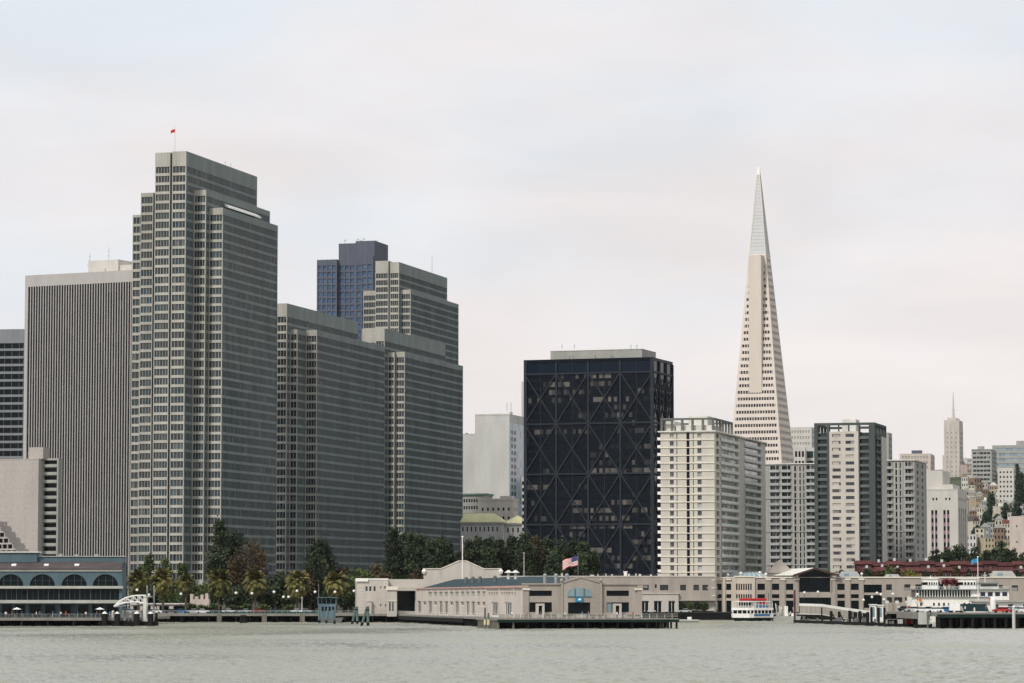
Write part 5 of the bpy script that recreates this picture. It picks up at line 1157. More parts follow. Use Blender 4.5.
# blue work boat / kiosk
t = thing('work_boat', 'small blue cabin boat moored between timber piles', 'boat', (X(320, 985), 985, 0)); k = 985 / F; u = lambda p: (p - 320) * k
g = MB(); g.prism([(u(319), .1), (u(341), .1), (u(343), 1.6), (u(318), 1.4)], 'y', 0, 5).build('hull', 'dgrey', t)
g = MB(); hs = [rd(u(a), u(a + 2.2), Z(611, 985), Z(606.6, 985)) for a in (321.5, 325, 328.6, 332)]; facade(g, PF(.5), u(318.4), u(335.5), 1.3, Z(604.5, 985), hs, .2); g.box(u(318.4), u(335.5), .71, 4.4, 1.3, Z(604.5, 985)).build('cabin', 'pblue', t) if 'pblue' in M else g.build('cabin', M.setdefault('pblue', mat('faded_blue_paint', (.11, .16, .20), var=.25, scale=1)), t)
panes(PF(.5), hs, t, 'glass_dark', depth=.18)
g = MB(); g.box(u(317), u(337), .6, 4.6, Z(604.5, 985), Z(603.8, 985)); 
for a in (317.3, 321.5, 326, 330.5, 336): g.box(u(a), u(a) + .14, .7, .85, Z(603.8, 985), Z(597.8, 985)); g.box(u(a), u(a) + .14, 4.3, 4.45, Z(603.8, 985), Z(597.8, 985))
g.build('upper_frame', 'teal', t); MB().box(u(316.5), u(337.5), .4, 4.8, Z(597.8, 985), Z(597, 985)).build('roof', 'teal', t); MB().box(u(319), u(335), 2, 3.8, Z(603.8, 985), Z(599, 985)).build('wheelhouse', 'glass_dark', t)
for i, (a, b, y) in enumerate(((319.5, 319, 606), (326.5, 328, 608), (334.5, 333.5, 610))):
    D2 = 965 - i * 6; t = thing('mooring_pile', f'old timber pile in front of the blue cabin boat, {["left","middle","right"][i]} of three', 'mooring pile', (X(a, D2), D2, 0), 0, 'piles around the blue boat'); MB().tube((0, 0, -1.5), ((b - a) * .3, .2, Z(y, D2)), .34, .3, 8).build('pile', 'greenwood', t); MB().tube((0, 0, -1.5), (0, .02, 1.0), .38, .37, 8).build('wet_foot', 'wood', t)
t = thing('navigation_mast', 'thin mast rising beside the blue cabin boat', 'mast', (X(318.6, 990), 990, 1)); MB().tube((0, 0, 0), (0, 0, Z(584, 990) - 1), .1, .05).box(-.5, .5, -.05, .05, 6, 6.1).build('mast', 'metal', t)
flagpole('sign_mast', 'white post with a bent lamp head on the quay left of the blue boat', 302, 1018, GZ, 597.5, .12, 'white')
lamp(286, 1018, GZ, 597, 'white twin-headed post at the quay edge near the white van', double=True, grp=None)

# ------------------------------------------------------------------ white quay building + pedimented hall
fr = Fr(388.4, 1022, 4); f = fr.fx; k = 1022 / F; ZB = lambda y: Z(y, 1022)
t = fr.thing('pier_building', 'whitish two-storey quay building with a cornice at its left corner', 'building'); x0 = f(357.2); zt = ZB(578.6)
hs = [rd(f(a), f(b), ZB(y1), ZB(y0)) for a, b, y0, y1 in ((365, 368, 586.3, 591.5), (369, 371.8, 586.3, 591.5), (373.3, 376, 586.3, 591.5), (380, 381.7, 586.2, 588.8), (384, 386, 586, 589), (380, 381.8, 604, 606.8), (385, 387, 604, 607))]
g = MB(); facade(g, PF(0), x0, 0, 1.8, zt, hs, .3); g.poly([(x0, 0, 1.8), (x0, 30, 1.8), (x0, 30, zt), (x0, 0, zt)]).poly([(x0, 0, zt), (0, 0, zt), (0, 30, zt), (x0, 30, zt)])
for i in range(9): z = 2.6 + i * 1.0; g.box(x0 - .03, x0 + 2.6, -.06, 0, z, z + .86)
g.build('wall', 'pier_light', t); panes(PF(0), hs, t, 'glass', depth=.25, frame='white', fw=.09)
MB().box(x0 - .5, x0 + 3.4, -.5, 3, zt - .9, zt + .1).box(x0 - .3, 0, -.14, 0, zt - .35, zt + .05).build('cornice', 'white', t)
MB().box(x0 + 3.2, f(371.5), -1.2, 0, 1.8, ZB(601.5)).box(x0 + 3.0, f(372), -1.4, 0, ZB(601.5), ZB(600.8)).build('porch', 'pier_light', t)
# second block
fr2 = Fr(396.8, 1008, 4); f2 = fr2.fx; t = fr2.thing('pier_building', 'small whitish corner block between the quay building and the dark gateway', 'building'); Z2 = lambda y: Z(y, 1008); x0 = f2(387.6); zt = Z2(586.8)
hs = [rd(f2(a), f2(a + 1.5), Z2(611), Z2(602)) for a in (389.2, 392.2)]
g = MB(); facade(g, PF(0), x0, 0, 1.8, zt, hs, .3); g.poly([(x0, 0, 1.8), (x0, 14, 1.8), (x0, 14, zt), (x0, 0, zt)]).poly([(0, 0, 1.8), (0, 14, 1.8), (0, 14, zt), (0, 0, zt)]).poly([(x0, 0, zt), (0, 0, zt), (0, 14, zt), (x0, 14, zt)]).build('wall', 'pier_light', t); panes(PF(0), hs, t, 'glass', depth=.25)
MB().box(x0 - .35, .3, -.4, 3, zt - 1.0, zt + .1).box(x0 - .1, .1, -.15, 0, Z2(601), Z2(600.3)).build('cornice', 'cream', t)
# dark gateway block behind
fr3 = Fr(417, 1030, 4); f3 = fr3.fx; t = fr3.thing('pier_building', 'low beige hall with a tall dark glazed gateway', 'building'); Z3 = lambda y: Z(y, 1030); x0 = f3(388.8); zt = Z3(579.2)
hs = [rd(f3(397.4), f3(415), Z3(611.5), Z3(590.8))]; g = MB(); facade(g, PF(0), x0, f3(500), 1.8, zt, hs, 1.5); g.poly([(x0, 0, zt), (f3(500), 0, zt), (f3(500), 30, zt), (x0, 30, zt)]).build('wall', 'pier_light', t)
panes(PF(0), hs, t, 'glass_dark', 'gateway', 1.4, frame='black', fw=.15, bars=4); MB().box(x0, f3(418), -2.5, .0, Z3(590.8), Z3(587.3)).build('canopy', 'pier_light', t)
# pedimented hall
D_ = 1075; t = thing('pier_hall', 'pale hall front with a broad low pediment and white urn-like corners', 'building', (X(462.4, D_), D_, 0)); k = D_ / F; u = lambda p: (p - 462.4) * k; z_ = lambda y: Z(y, D_)
g = MB(); g.prism([(u(423.5), 2.4), (u(501), 2.4), (u(501), z_(569)), (u(484), z_(569)), (u(466), z_(561)), (u(459), z_(561)), (u(440.5), z_(569)), (u(423.5), z_(569))], 'y', 0, 3); 
for a in (440.5, 484): g.box(u(a) - .15, u(a) + .15, -.15, 0, 8, z_(569))
g.box(u(430), u(495), 3, 45, 2.4, z_(571)); g.build('wall', 'pier_light', t)
c = MB(); c.box(u(423.2) - .1, u(440.5), -.25, 3.2, z_(569), z_(568.3)).box(u(484), u(501) + .2, -.25, 3.2, z_(569), z_(568.3)); c.beam((u(440.5), 1.4, z_(568.8)), (u(459), 1.4, z_(560.8)), .3, 3.2).beam((u(466), 1.4, z_(560.8)), (u(484), 1.4, z_(568.8)), .3, 3.2); c.box(u(459), u(466), -.2, 3, z_(561), z_(560.4)); c.build('coping', 'cream', t)
for a in (424, 500.8):
    MB().tube((u(a), 0, z_(574)), (u(a), 0, z_(571.5)), .5, .85, 10).ball((u(a), 0, z_(571.3)), .75, 10, 6).build('corner_ornament', 'white', t)
flagpole('flagpole', 'tall white flagpole in front of the pediment, without a flag', 462.4, 1071, 9, 537, .22, 'white')
flagpole('lamp_mast', 'slim white mast among the trees right of the pedimented hall', 524, 1068, 9, 553, .1, 'white')
# ------------------------------------------------------------------ long pier shed
fr = Fr(525.0, 815, 9.6); f = fr.fx; s = fr.sy
t = fr.thing('pier_shed', 'long cream pier shed with a gabled front, arched blue window and teal roof', 'building')
L_ = s(416.5); dzp = 2.5; zt = 10.6; ft = lambda px, y, ly=0.0: Z(y, fr.front(px, ly)[1])
# front wall with gable
xr = f(641); gc = f(580.5); ga = f(560.5); gb = f(601.5); zw = ft(540, 584.6); zg = ft(580, 577.6); ze = ft(562, 584)
hs = [rd(f(529.5), f(552), ft(540, 612), ft(540, 602.3)), rd(f(529.5), f(552), ft(540, 596), ft(540, 590.6)), rd(f(606.5), f(629), ft(618, 612), ft(618, 602.3)), rd(f(606.5), f(629), ft(618, 596), ft(618, 590.6)), rd(f(568), f(590.3), ft(580, 612.3), ft(580, 602.4))]
g = MB(); facade(g, PF(0), 0, xr, dzp, zw, hs, .5)
hc = []
facade(g, PF(-.5), ga, gb, dzp, zw - .01, [rd(f(568, -.5), f(590.3, -.5), dzp + .9, ft(580, 602.4))], .5)
g.prism([(ga, zw - .01), (gb, zw - .01), (gb, ze + .1), (gc, zg), (ga, ze + .1)], 'y', -.5, .3)
g.poly([(ga, -.5, dzp), (ga, 0, dzp), (ga, 0, zw), (ga, -.5, zw)]).poly([(gb, -.5, dzp), (gb, 0, dzp), (gb, 0, zw), (gb, -.5, zw)])
for x in (ga, gb - .5): g.box(x, x + .5, -.75, -.5, dzp, ze + .6)
g.box(-.6, .9, -.25, 0, dzp, zw); g.box(xr - 1, xr + .2, -.25, 0, dzp, zw)
g.poly([(xr, 0, dzp), (xr, 40, dzp), (xr, 40, zt), (xr, 0, zt)])
g.build('front_wall', 'pier', t)
panes(PF(0), hs[:4], t, 'glass_dark', 'window', .45, frame='tealm', fw=.12, bars=2) if 'tealm' in M else panes(PF(0), hs[:4], t, 'glass_dark', 'window', .45, frame='black', fw=.08, bars=2)
panes(PF(-.5), [rd(f(568, -.5), f(590.3, -.5), dzp + .9, ft(580, 602.4))], t, 'glass_dark', 'window', .45, frame='black', fw=.08, bars=2)
cx_ = (f(567.6, -.5) + f(591.5, -.5)) / 2; hw = (f(591.5, -.5) - f(567.6, -.5)) / 2; z0 = ft(580, 596.3); z1 = ft(580, 587.6)
pts = [(cx_ + hw, z0), (cx_ + hw, z0 + (z1 - z0) * .45)] + [(cx_ + hw * math.cos(a), z0 + (z1 - z0) * (.45 + .55 * math.sin(a))) for a in np.linspace(0, math.pi, 12)[1:-1]] + [(cx_ - hw, z0 + (z1 - z0) * .45), (cx_ - hw, z0)]
aw = MB().prism(pts, 'y', -.56, -.5).build('arched_window', 'glass_blue', t); b = MB()
for q in (-.38, .38): b.box(cx_ + q * hw - .12, cx_ + q * hw + .12, -.66, -.56, z0, z1 - .25)
b.box(cx_ - hw, cx_ + hw, -.7, -.56, z0 - .15, z0).build('glazing_bar', 'teal', aw)
sg = MB(); sx0, sx1 = f(575.6, -.8), f(582.6, -.8); sg.box(sx0, sx1, -.95, -.75, ft(580, 602.2), ft(580, 597)); so_ = sg.build('sign', 'cyan', t)
MB().prism([(sx0 + .45, ft(580, 600.3)), (sx1 - .45, ft(580, 600.3)), (sx1 - .35, ft(580, 598.7)), (sx0 + .9, ft(580, 598.2))], 'y', -.99, -.95).build('emblem', 'white', so_)
cp = MB(); cp.box(-.8, ga - .01, -.35, .3, zw, zw + .35).box(gb + .01, xr + .4, -.35, .3, zw, zw + .35).beam((ga - .2, -.2, ze + .2), (gc, -.2, zg + .15), .35, 1.0).beam((gc, -.2, zg + .15), (gb + .2, -.2, ze + .2), .35, 1.0); cp.build('coping', 'cream2c', t) if 'cream2c' in M else cp.build('coping', 'pier', t)
MB().box(f(634), xr + .3, -.5, -.26, ft(638, 590), ft(638, 588.4)).box(-.7, 1.2, -.5, -.26, ft(526, 590), ft(526, 588.4)).build('capital', 'cream', t)
MB().ball((ga + .2, -.6, ze + .9), .5, 8, 5).ball((gb - .3, -.6, ze + .9), .5, 8, 5).build('finial', 'pier', t)
for a in (536.5, 613.6):
    xx = f(a, -1.5); x2_ = f(a + 8, -1.5); p = MB(); p.box(xx, xx + .55, -1.5, 0, dzp, ft(a, 605.6)); p.box(x2_ - .55, x2_, -1.5, 0, dzp, ft(a, 605.6)); p.box(xx, x2_, -1.52, 0, ft(a, 605.6), ft(a, 604.8) + .3); po = p.build('porch', 'pier_light', t)
    MB().box(xx + .56, x2_ - .56, -.9, -.85, dzp, ft(a, 605.9)).build('door', 'glass_dark', po)
MB().box(f(606.8, 0) , f(611.8), .3, .44, ft(618, 612), ft(618, 602.3)).build('banner', 'glass_blue', t)
# left side wall: long wall and end pavilion
yp = s(486.5); SH = []; top = zt
sideP = PL(0)
ds = lambda px, y: Z(y, fr.side(px, 0)[1])
holes1 = []; holes2 = []; 
for a, b in ((491.3, 498.3), (504.7, 511.8)): holes1.append(rd(*sorted((s(a), s(b))), dzp + .1, ds(500, 602)))
up = [rd(*sorted((s(a), s(a + 1.6))), ds(500, 595.6), ds(500, 592.2)) for a in np.arange(488.3, 515, 2.55)]
g = MB(); facade(g, sideP, 0, yp, dzp, ds(500, 587.6), holes1 + up, .4)
lw = []; lu = []
bays = np.linspace(416.5, 486.5, 14)
for i in range(13):
    a, b = bays[i], bays[i + 1]
    ya_, yb_ = sorted((s(a + .9), s(b - .9)))
    lu.append(rd(ya_, yb_, 8.0, 9.3)) if i > 1 else None
    if i in (0, 2, 4, 5, 7, 9, 10): lw.append(rd(ya_, yb_, dzp + .05, 6.6))
    else: lw.append(rd(ya_, yb_, 5.3, 6.5))
facade(g, sideP, yp, L_, dzp, zt, lu + lw, .4)
for b_ in bays: y = s(b_); g.box(-.22, 0, y - .35, y + .35, dzp, zt - .6)
for a in (487.3, 500.5, 514.5, 524.3): y = s(a); g.box(-.35, 0, y - .4, y + .4, dzp, ds(500, 588.5))
g.poly([(0, L_, dzp), (xr, L_, dzp), (xr, L_, zt), (0, L_, zt)])
g.build('side_wall', 'pink2', t) if 'pink2' in M else g.build('side_wall', M.setdefault('pink2', mat('pale_pink_stucco', (.53, .475, .425), var=.12, scale=.3)), t)
panes(sideP, holes1, t, 'glass_dark', 'window', .35, frame='white', fw=.3, bars=3); panes(sideP, up + lu, t, 'grey', 'louvre', .3)
panes(sideP, lw, t, 'glass_dark', 'window', .35, frame='white', fw=.12, bars=1)
MB().box(-.4, .02, yp, L_, zt - .35, zt).box(-.28, .01, yp, L_, zt - .62, zt - .5).box(-.5, .02, 0, yp, ds(500, 588), ds(500, 587.2) + .3).build('cornice', 'redtrim', t) if 'redtrim' in M else MB().box(-.4, .02, yp, L_, zt - .35, zt).box(-.5, .02, 0.3, yp, ds(500, 588), ds(500, 587.2) + .3).build('cornice', M.setdefault('redtrim', mat('rose_trim', (.50, .30, .27), var=.1)), t)
# roof
zr = 13.3; y0r = 9; rf = MB(); rf.hexa([(.6, y0r, zt - .3), (xr - .6, y0r, zt - .3), (xr - .6, L_, zt - .3), (.6, L_, zt - .3), (xr * .40, 62, zr), (xr * .62, 62, zr), (xr * .62, L_, zr), (xr * .40, L_, zr)])
rf.poly([(0, 0.3, zw - .5), (xr, .3, zw - .5), (xr, y0r, zt - .3), (0, y0r, zt - .3)]); rf.build('roof', 'tealroof', t)
for i, px in enumerate((466, 473, 480, 495, 545, 556, 567)):
    if px < 500: yy = s(px, 6.5); xx = 6.5
    else: xx, yy = f(px, 14), 14
    MB().tube((xx, yy, 11), (xx, yy, 13.2), .5, .5, 10).ball((xx, yy, 13.2), .55, 10, 5).build('roof_vent', 'dgrey' if px < 490 or i == 3 else 'metal', t)
for px in (508.5, 515.5): xx, yy = f(px, 50), 50; MB().tube((xx, yy, 12.5), (xx, yy, 14.2), .4, .4, 8).tube((xx, yy, 14.2), (xx, yy, 14.9), 1.2, .2, 10).build('roof_vent', 'offwhite', t)
# flag on the gable
tf = flagpole('flag_staff', 'large stars-and-stripes flag flying from a pole over the pier shed gable', 0, 815, 0, 598, .1) if False else None
xg = fr.ox + gc * fr.c; yg = fr.oy + gc * fr.s; pxg = CX + xg / yg * F
M['red_'] = M['red']; M['red'] = M['flagred']
flagpole('flagpole', 'large stars-and-stripes flag flying from a pole over the pier shed gable', 578.2, yg, zg, 553.8, .11, 'dgrey', 3.9, 2.35, 'us', dirx=-1, fz=.3)
M['red'] = M['red_']
# its pier deck
fd = Fr(497.2, 797, 9.6); dt = fd.thing('pier_deck', 'pier deck on dark timber piles around the gabled shed', 'pier'); xe = fd.fx(678.5); f5 = fd.fx
MB().box(0, xe, 0, 34, dzp - .55, dzp).build('deck_slab', 'deck', dt); MB().box(-.06, xe + .06, -.2, 0, dzp - .95, dzp - .3).build('rim_beam', 'green', dt)
for i in range(13): x = .4 + i * (xe - .8) / 12; MB().tube((x, .5, -1.5), (x, .5, dzp - .55), .3, .28, 8).build('pile', 'pilewood' if i in (0, 1) else 'wood', dt)
for i in range(12): y = 1 + i * 2.7; MB().tube((.3, y, -1.5), (.3, y, dzp - .55), .3, .28, 8).build('pile', 'pilewood', dt)
g = MB()
for i in range(26):
    for j in range(1, 6): g.tube((.8 + i * (xe - 1.6) / 25, 1.5 + j * 3.5, -1.5), (.8 + i * (xe - 1.6) / 25, 1.5 + j * 3.5, dzp - .55), .24, n=6, caps=False)
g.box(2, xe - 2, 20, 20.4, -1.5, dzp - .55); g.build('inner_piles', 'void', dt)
g = MB()
for x in np.arange(0.1, xe, 1.9): g.box(x, x + .09, .15, .24, dzp, dzp + 1.1)
for zz_ in (.4, .75, 1.08): g.box(0.1, xe - .1, .17, .22, dzp + zz_, dzp + zz_ + .05)
g.build('railing', 'offwhite', dt)
for i in range(9):
    xa_ = f(499 + i * 15.6, -6.5); xb_ = f(511 + i * 15.6, -6.5)
    MB().box(xa_, xb_, -6.6, -6.2, dzp, dzp + .95).build('parapet', 'pier', t)
# narrower walkway along the left side
yw = s(402); g0 = MB(); g0.box(-5.5, -.02, 8, L_ + 22, 1.95, 2.45).build('walkway', 'deck', t)
g = MB()
for y in np.arange(10, L_ + 22, 3.2): g.tube((-5.2, y, -1.5), (-5.2, y, 1.95), .22, .2, 6)
g.box(-4.2, -4.0, 8, L_ + 22, -1.5, 1.9); 
g.build('walkway_piles', 'wood', t)
g = MB().box(-5.75, -5.5, s(484) , L_ + 10, .9, 2.0).build('fender_beam', 'wood', t)
g = MB()
for y in np.arange(10, L_ + 22, 2.6): g.box(-5.4, -5.33, y, y + .07, 2.45, 3.5)
g.box(-5.4, -5.34, 10, L_ + 22, 3.45, 3.52).build('walkway_railing', 'offwhite', t)
for i, (a, D2, yt) in enumerate(((485, 806, 607.5), (488.4, 800, 613))):
    t_ = thing('mooring_pile', f'yellow-banded pile at the left corner of the pier, {"taller" if i == 0 else "shorter"} one', 'mooring pile', (X(a, D2), D2, 0), 0, None); MB().tube((0, 0, -1.5), (0, 0, Z(yt, D2)), .26, .24, 9).build('pile', 'dgrey', t_); MB().tube((0, 0, .9), (0, 0, 2.2), .3, .3, 9).build('band', 'yellowroof', t_)
# furniture, people, planters on the pier
for i, px in enumerate((528, 547, 553, 566, 572, 590, 597, 603, 630, 637)):
    tt = thing('bench', f'dark bench on the pier in front of the gabled shed, {ORD[i]} from the left', 'bench', (X(px, 804), 804 + (i % 3), dzp), R(9.6), 'benches on the pier'); MB().box(-.9, .9, -.25, .25, .42, .5).build('seat', 'pilewood', tt); MB().box(-.9, .9, .22, .28, .5, .95).build('backrest', 'pilewood', tt)
    for q in (-.8, .72): MB().box(q, q + .08, -.2, .22, 0, .42).build('leg', 'black', tt)
for i, (px, n_) in enumerate(((527.5, 'near the left corner of the pier'), (540.5, 'in the left porch doorway'), (565, 'left of the dark middle window of the pier shed'), (588.5, 'right of the dark middle window of the pier shed'), (582, 'on the pier under the blue sign'), (617, 'by the right porch doorway'), (633, 'at the right end of the shed front'), (665, 'by the capped bollards at the pier end'), (512, 'on the pier left of the shed corner'), (458, 'walking beside the long cream wall'))):
    person(px, 803 if px > 520 else 812 if px > 500 else 880, dzp if px > 500 else 2.45, i + 1, n_) if px > 500 else None
for i, px in enumerate((640.5, 644.5, 648, 655, 666)): 
    o = big_pile(px, 836, 2.0, 611.3, f'dark white-topped post near the right pier end, {ORD[i]} from the left', 'capped posts at the pier end', m='green'); o.location.z = 0

# ------------------------------------------------------------------ long quay building behind (middle)
fr = Fr(715.5, 1150, -2); f = fr.fx; ZB = lambda y, D=1150: Z(y, D)
t = fr.thing('quay_building', 'long plain beige quay building between the pier shed and the white excursion boat', 'building'); x0 = f(470); zt = ZB(575.8)
hs = [rd(f(a), f(b), ZB(590.3), ZB(584.8)) for a, b in ((643, 648.8), (660, 668.3), (680.2, 686), (693.5, 699), (702.5, 708.2))] + [rd(f(654.8), f(656.8), ZB(588), ZB(584.3))]
lo = [rd(f(a), f(b), ZB(611), ZB(601.2)) for a, b in ((640.8, 648.8), (653.8, 661.8), (668.3, 675))]
big = [rd(f(679), f(714), ZB(612), ZB(600.8))]
g = MB(); facade(g, PF(0), x0, 0, 2.2, zt, hs + [rd(f(640.8), f(675), 2.3, ZB(594))] + big, 3.0)
g.poly([(0, 0, 2.2), (0, 25, 2.2), (0, 25, zt), (0, 0, zt)]).poly([(x0, 0, zt), (0, 0, zt), (0, 25, zt), (x0, 25, zt)]); g.build('wall', 'pier', t)
panes(PF(0), hs, t, 'glass', 'window', .4, frame='black', fw=.08)
g = MB(); y_ = -1.2; facade(g, PF(y_), f(639.5, y_), f(678.5, y_), 2.3, ZB(594), [rd(f(a, y_), f(b, y_), 2.4, ZB(600.8)) for a, b in ((640.8, 648.8), (653.8, 661.8), (668.3, 675))], .8)
g.box(f(639), f(679), y_ - .3, 0, ZB(594), ZB(592.9)); g.build('arcade', 'pier_light', t); panes(PF(y_), [rd(f(a, y_), f(b, y_), 2.4, ZB(600.8)) for a, b in ((640.8, 648.8), (653.8, 661.8), (668.3, 675))], t, 'glass_dark', 'window', .7, frame='offwhite', fw=.2, bars=1)
panes(PF(0), big, t, 'glass_dark', 'glazed_front', 2.8, frame='black', fw=.1, bars=5); MB().box(f(679), f(715), -1.8, 0, ZB(600.8), ZB(599.8)).build('canopy', 'pier', t)
MB().box(x0, .15, -.15, .0, zt - .4, zt).build('coping', 'pier_light', t)
for i, (a, w_, h) in enumerate(((562, 1.6, 3.0), (598, .7, 2.2), (606, .8, 2.3), (612, 1.6, 1.8), (625.5, 3.2, 5.0), (629, 1.5, 2.2), (636, 1.3, 2.5), (640, 2.0, 2.0), (651, 1.5, 1.6), (659.5, 3.5, 2.6), (592, 3.5, 1.2), (669, 2.5, 1.4))):
    xx = f(a, 6); hh = h * 1150 / F * 0 + h * .33; MB().box(xx - w_ * .18, xx + w_ * .18, 6, 7.4, zt, zt + hh).box(xx - w_ * .24, xx + w_ * .24, 5.9, 7.5, zt + hh * .8, zt + hh).build('roof_unit', 'white' if i % 3 else 'offwhite', t)
tq, ring = quay('quay_wharf', 'low concrete wharf edge along the foot of the long quay buildings', [(X(600, 1128), 1128), (X(835, 1128), 1128), (X(835, 1128), 1160), (X(600, 1128), 1160)], 2.4, .7, 5)
piles(tq, (0, 0), (ring[1][0], 0), 1.7, 5, .3, 'wood'); MB().box(0, ring[1][0], 6, 6.4, -1.5, 1.7).build('seawall', 'void', tq)
for i, px in enumerate((683, 690, 697, 704)):
    tree(px, 1136, 2.4, 600.5 + (i % 2), 7, MID if i % 2 else RND, f'small potted tree in front of the dark glazed front, {ORD[i]} from the left', name='potted_tree', group='potted trees on the wharf', clear=.25)
car('silver', 685, 1132, 2.4, 'silver car at the wharf edge beside the pier end', grp=None)
t = thing('small_boat', 'grey inflatable dinghy moored at the right end of the pier', 'boat', (X(689, 1000), 1000, 0)); g = MB(); g.tube((-3, 0, .5), (3, 0, .5), .45, .4, 8).tube((-3, 1.8, .5), (3, 1.8, .5), .45, .4, 8).tube((-3, 0, .5), (-4, .9, .7), .43, .35, 8).tube((-3, 1.8, .5), (-4, .9, .7), .43, .35, 8).box(-2.8, 2.8, .1, 1.7, .2, .4); g.build('hull', 'grey', t); MB().box(-.5, .8, .4, 1.4, .4, 1.7).build('console', 'white', t)

# ------------------------------------------------------------------ right bulkhead building
fr = Fr(1040, 1150, -2); f = fr.fx
t = fr.thing('quay_building', 'long cream quay building with pilasters and a big gabled dark opening', 'building'); x0 = f(713.8); zt = ZB(577); dq = 2.3
R1 = (590, 583.6); R2 = (598.2, 594.2); R3 = (612, 600.6)
cols = [(717, 721.8), (726.2, 731.2), (757.5, 765), (772, 779.3), (786, 793.4), (837.3, 844.8), (851, 858.8)]
wins = [rd(f(a), f(b), ZB(y1), ZB(y0)) for a, b in cols for y1, y0 in (R1, R2, R3)]
slits = [rd(f(736.2 + i * 2.35), f(737.6 + i * 2.35), ZB(R1[0]), ZB(R1[1])) for i in range(7)] + [rd(f(736.2 + i * 2.35), f(737.6 + i * 2.35), ZB(R2[0]), ZB(R2[1])) for i in range(7)]
gate = [rd(f(799.3), f(830.3), ZB(592), ZB(577.6)), rd(f(799.3), f(831), dq, ZB(597.5))]
wide = [rd(f(864), f(882), ZB(592.6), ZB(584.6)), rd(f(864), f(882), ZB(608), ZB(595))]
small = [rd(f(a), f(b), ZB(y1), ZB(y0)) for a, b, y1, y0 in ((886.3, 892, 590, 584.3), (904.5, 910.5, 590, 584.3), (915.5, 921.8, 590, 584.3), (886.8, 892, 602.5, 597.2), (894.3, 902.3, 602.5, 597.2), (905, 911, 602.5, 597.2), (997, 1003, 588, 585), (1012, 1018, 591, 585.3), (958, 964, 590, 584.5))]
g = MB(); facade(g, PF(0), x0, f(734.5), dq, zt, wins[:6], .5); g2 = MB(); facade(g2, PF(0), f(754.5), 0, dq, zt, wins[6:] + gate + wide + small, .6)
facade(g, PF(-.3), f(734.5, -.3), f(754.5, -.3), dq, zt + .3, [rd(h[0], h[1], h[2], h[3]) for h in slits], .5)
g.poly([(x0, 0, dq), (x0, 9, dq), (x0, 9, zt), (x0, 0, zt)])
for a in (715.0, 724, 733.2, 735, 754): xx = f(a); g.box(xx - .3, xx + .35, -.45, 0 if a not in (735, 754) else -.31, dq, zt - .2)
for a in (768.5, 782.8, 797, 833.5, 848, 861.5): xx = f(a); g2.box(xx - .75, xx + .75, -.3, 0, dq, ZB(580))
g2.poly([(x0, 0, zt), (0, 0, zt), (0, 9, zt), (x0, 9, zt)])
g.build('pale_wall', 'cream3', t) if 'cream3' in M else g.build('pale_wall', M.setdefault('cream3', mat('cream_stucco', (.55, .475, .40), var=.12, scale=.3)), t); g2.build('wall', 'pier2', t) if 'pier2' in M else g2.build('wall', M.setdefault('pier2', mat('tan_stucco', (.36, .315, .27), var=.14, scale=.3)), t)
panes(PF(0), wins, t, 'glass_dark', 'window', .4, frame='black', fw=.08, bars=1); panes(PF(-.3), slits, t, 'glass_dark', 'slit_window', .4)
panes(PF(0), wide, t, 'glass_dark', 'window', .5, frame='black', fw=.1, bars=4); panes(PF(0), small, t, 'glass', 'window', .35, frame='black', fw=.08, bars=1)
c = MB()
for a in (719, 728.5, 768.5, 782.8, 797, 833.5, 848, 861.5): xx = f(a); c.box(xx - 1.0, xx + 1.0, -.5, -.02 if a < 735 else -.31, ZB(580), ZB(578.4))
c.box(x0 - .2, f(734.5), -.3, .0, zt - .3, zt).box(f(755), f(797.5), -.3, .0, zt - .3, zt + .1).box(f(833), 0, -.3, 0, zt - .3, zt + .1).box(f(734), f(755), -.6, -.3, zt, zt + .4); c.build('capital', 'cream', t)
gl = MB(); gl.poly([(f(799.3), .55, ZB(592)), (f(830.3), .55, ZB(592)), (f(830.3), .55, ZB(574)), (f(814.5), .55, ZB(569)), (f(799.3), .55, ZB(574))]); gw = gl.build('gable_glazing', 'glass_dark', t)
b = MB()
for q in range(1, 8): xx = f(799.3 + q * 31 / 8); b.box(xx - .06, xx + .06, .42, .54, ZB(592), ZB(574.5))
for y in (587, 581.5): b.box(f(799.3), f(830.3), .43, .53, ZB(y), ZB(y) + .1)
b.build('glazing_bar', 'black', gw); panes(PF(0), [gate[1]], t, 'glass_dark', 'gateway', .5, frame='black', fw=.1, bars=5)
g = MB(); e0, e1, pk = f(793), f(839), f(814.5); ez = ZB(574.6); pz = ZB(567.6)
g.box(f(797.6), f(799.2), -.3, .6, ZB(592), ZB(574.5)).box(f(830.5), f(832.4), -.3, .6, ZB(592), ZB(574.5)).build('gable_pier', 'pier2', t)
def slab(mb, a, za, b, zb, y0, y1, th_=.45): mb.hexa([(a, y0, za - th_), (b, y0, zb - th_), (b, y1, zb - th_), (a, y1, za - th_), (a, y0, za), (b, y0, zb), (b, y1, zb), (a, y1, za)])
g = MB(); slab(g, e0, ez, pk, pz, -2.0, -1.5, .7); slab(g, pk, pz, e1, ez, -2.0, -1.5, .7); g.build('bargeboard', mat('dark_brown_trim', (.07, .042, .036), var=.1), t)
g = MB(); OXR = -7.5
for a, za, b_, zb_ in ((e0 - .3, ez - .05, pk, pz - .05), (pk, pz - .05, e1 + .3, ez - .05)):
    g.hexa([(a, -1.5, za - .3), (b_, -1.5, zb_ - .3), (b_ + OXR, 40, zb_ - .3), (a + OXR, 40, za - .3), (a, -1.5, za), (b_, -1.5, zb_), (b_ + OXR, 40, zb_), (a + OXR, 40, za)])
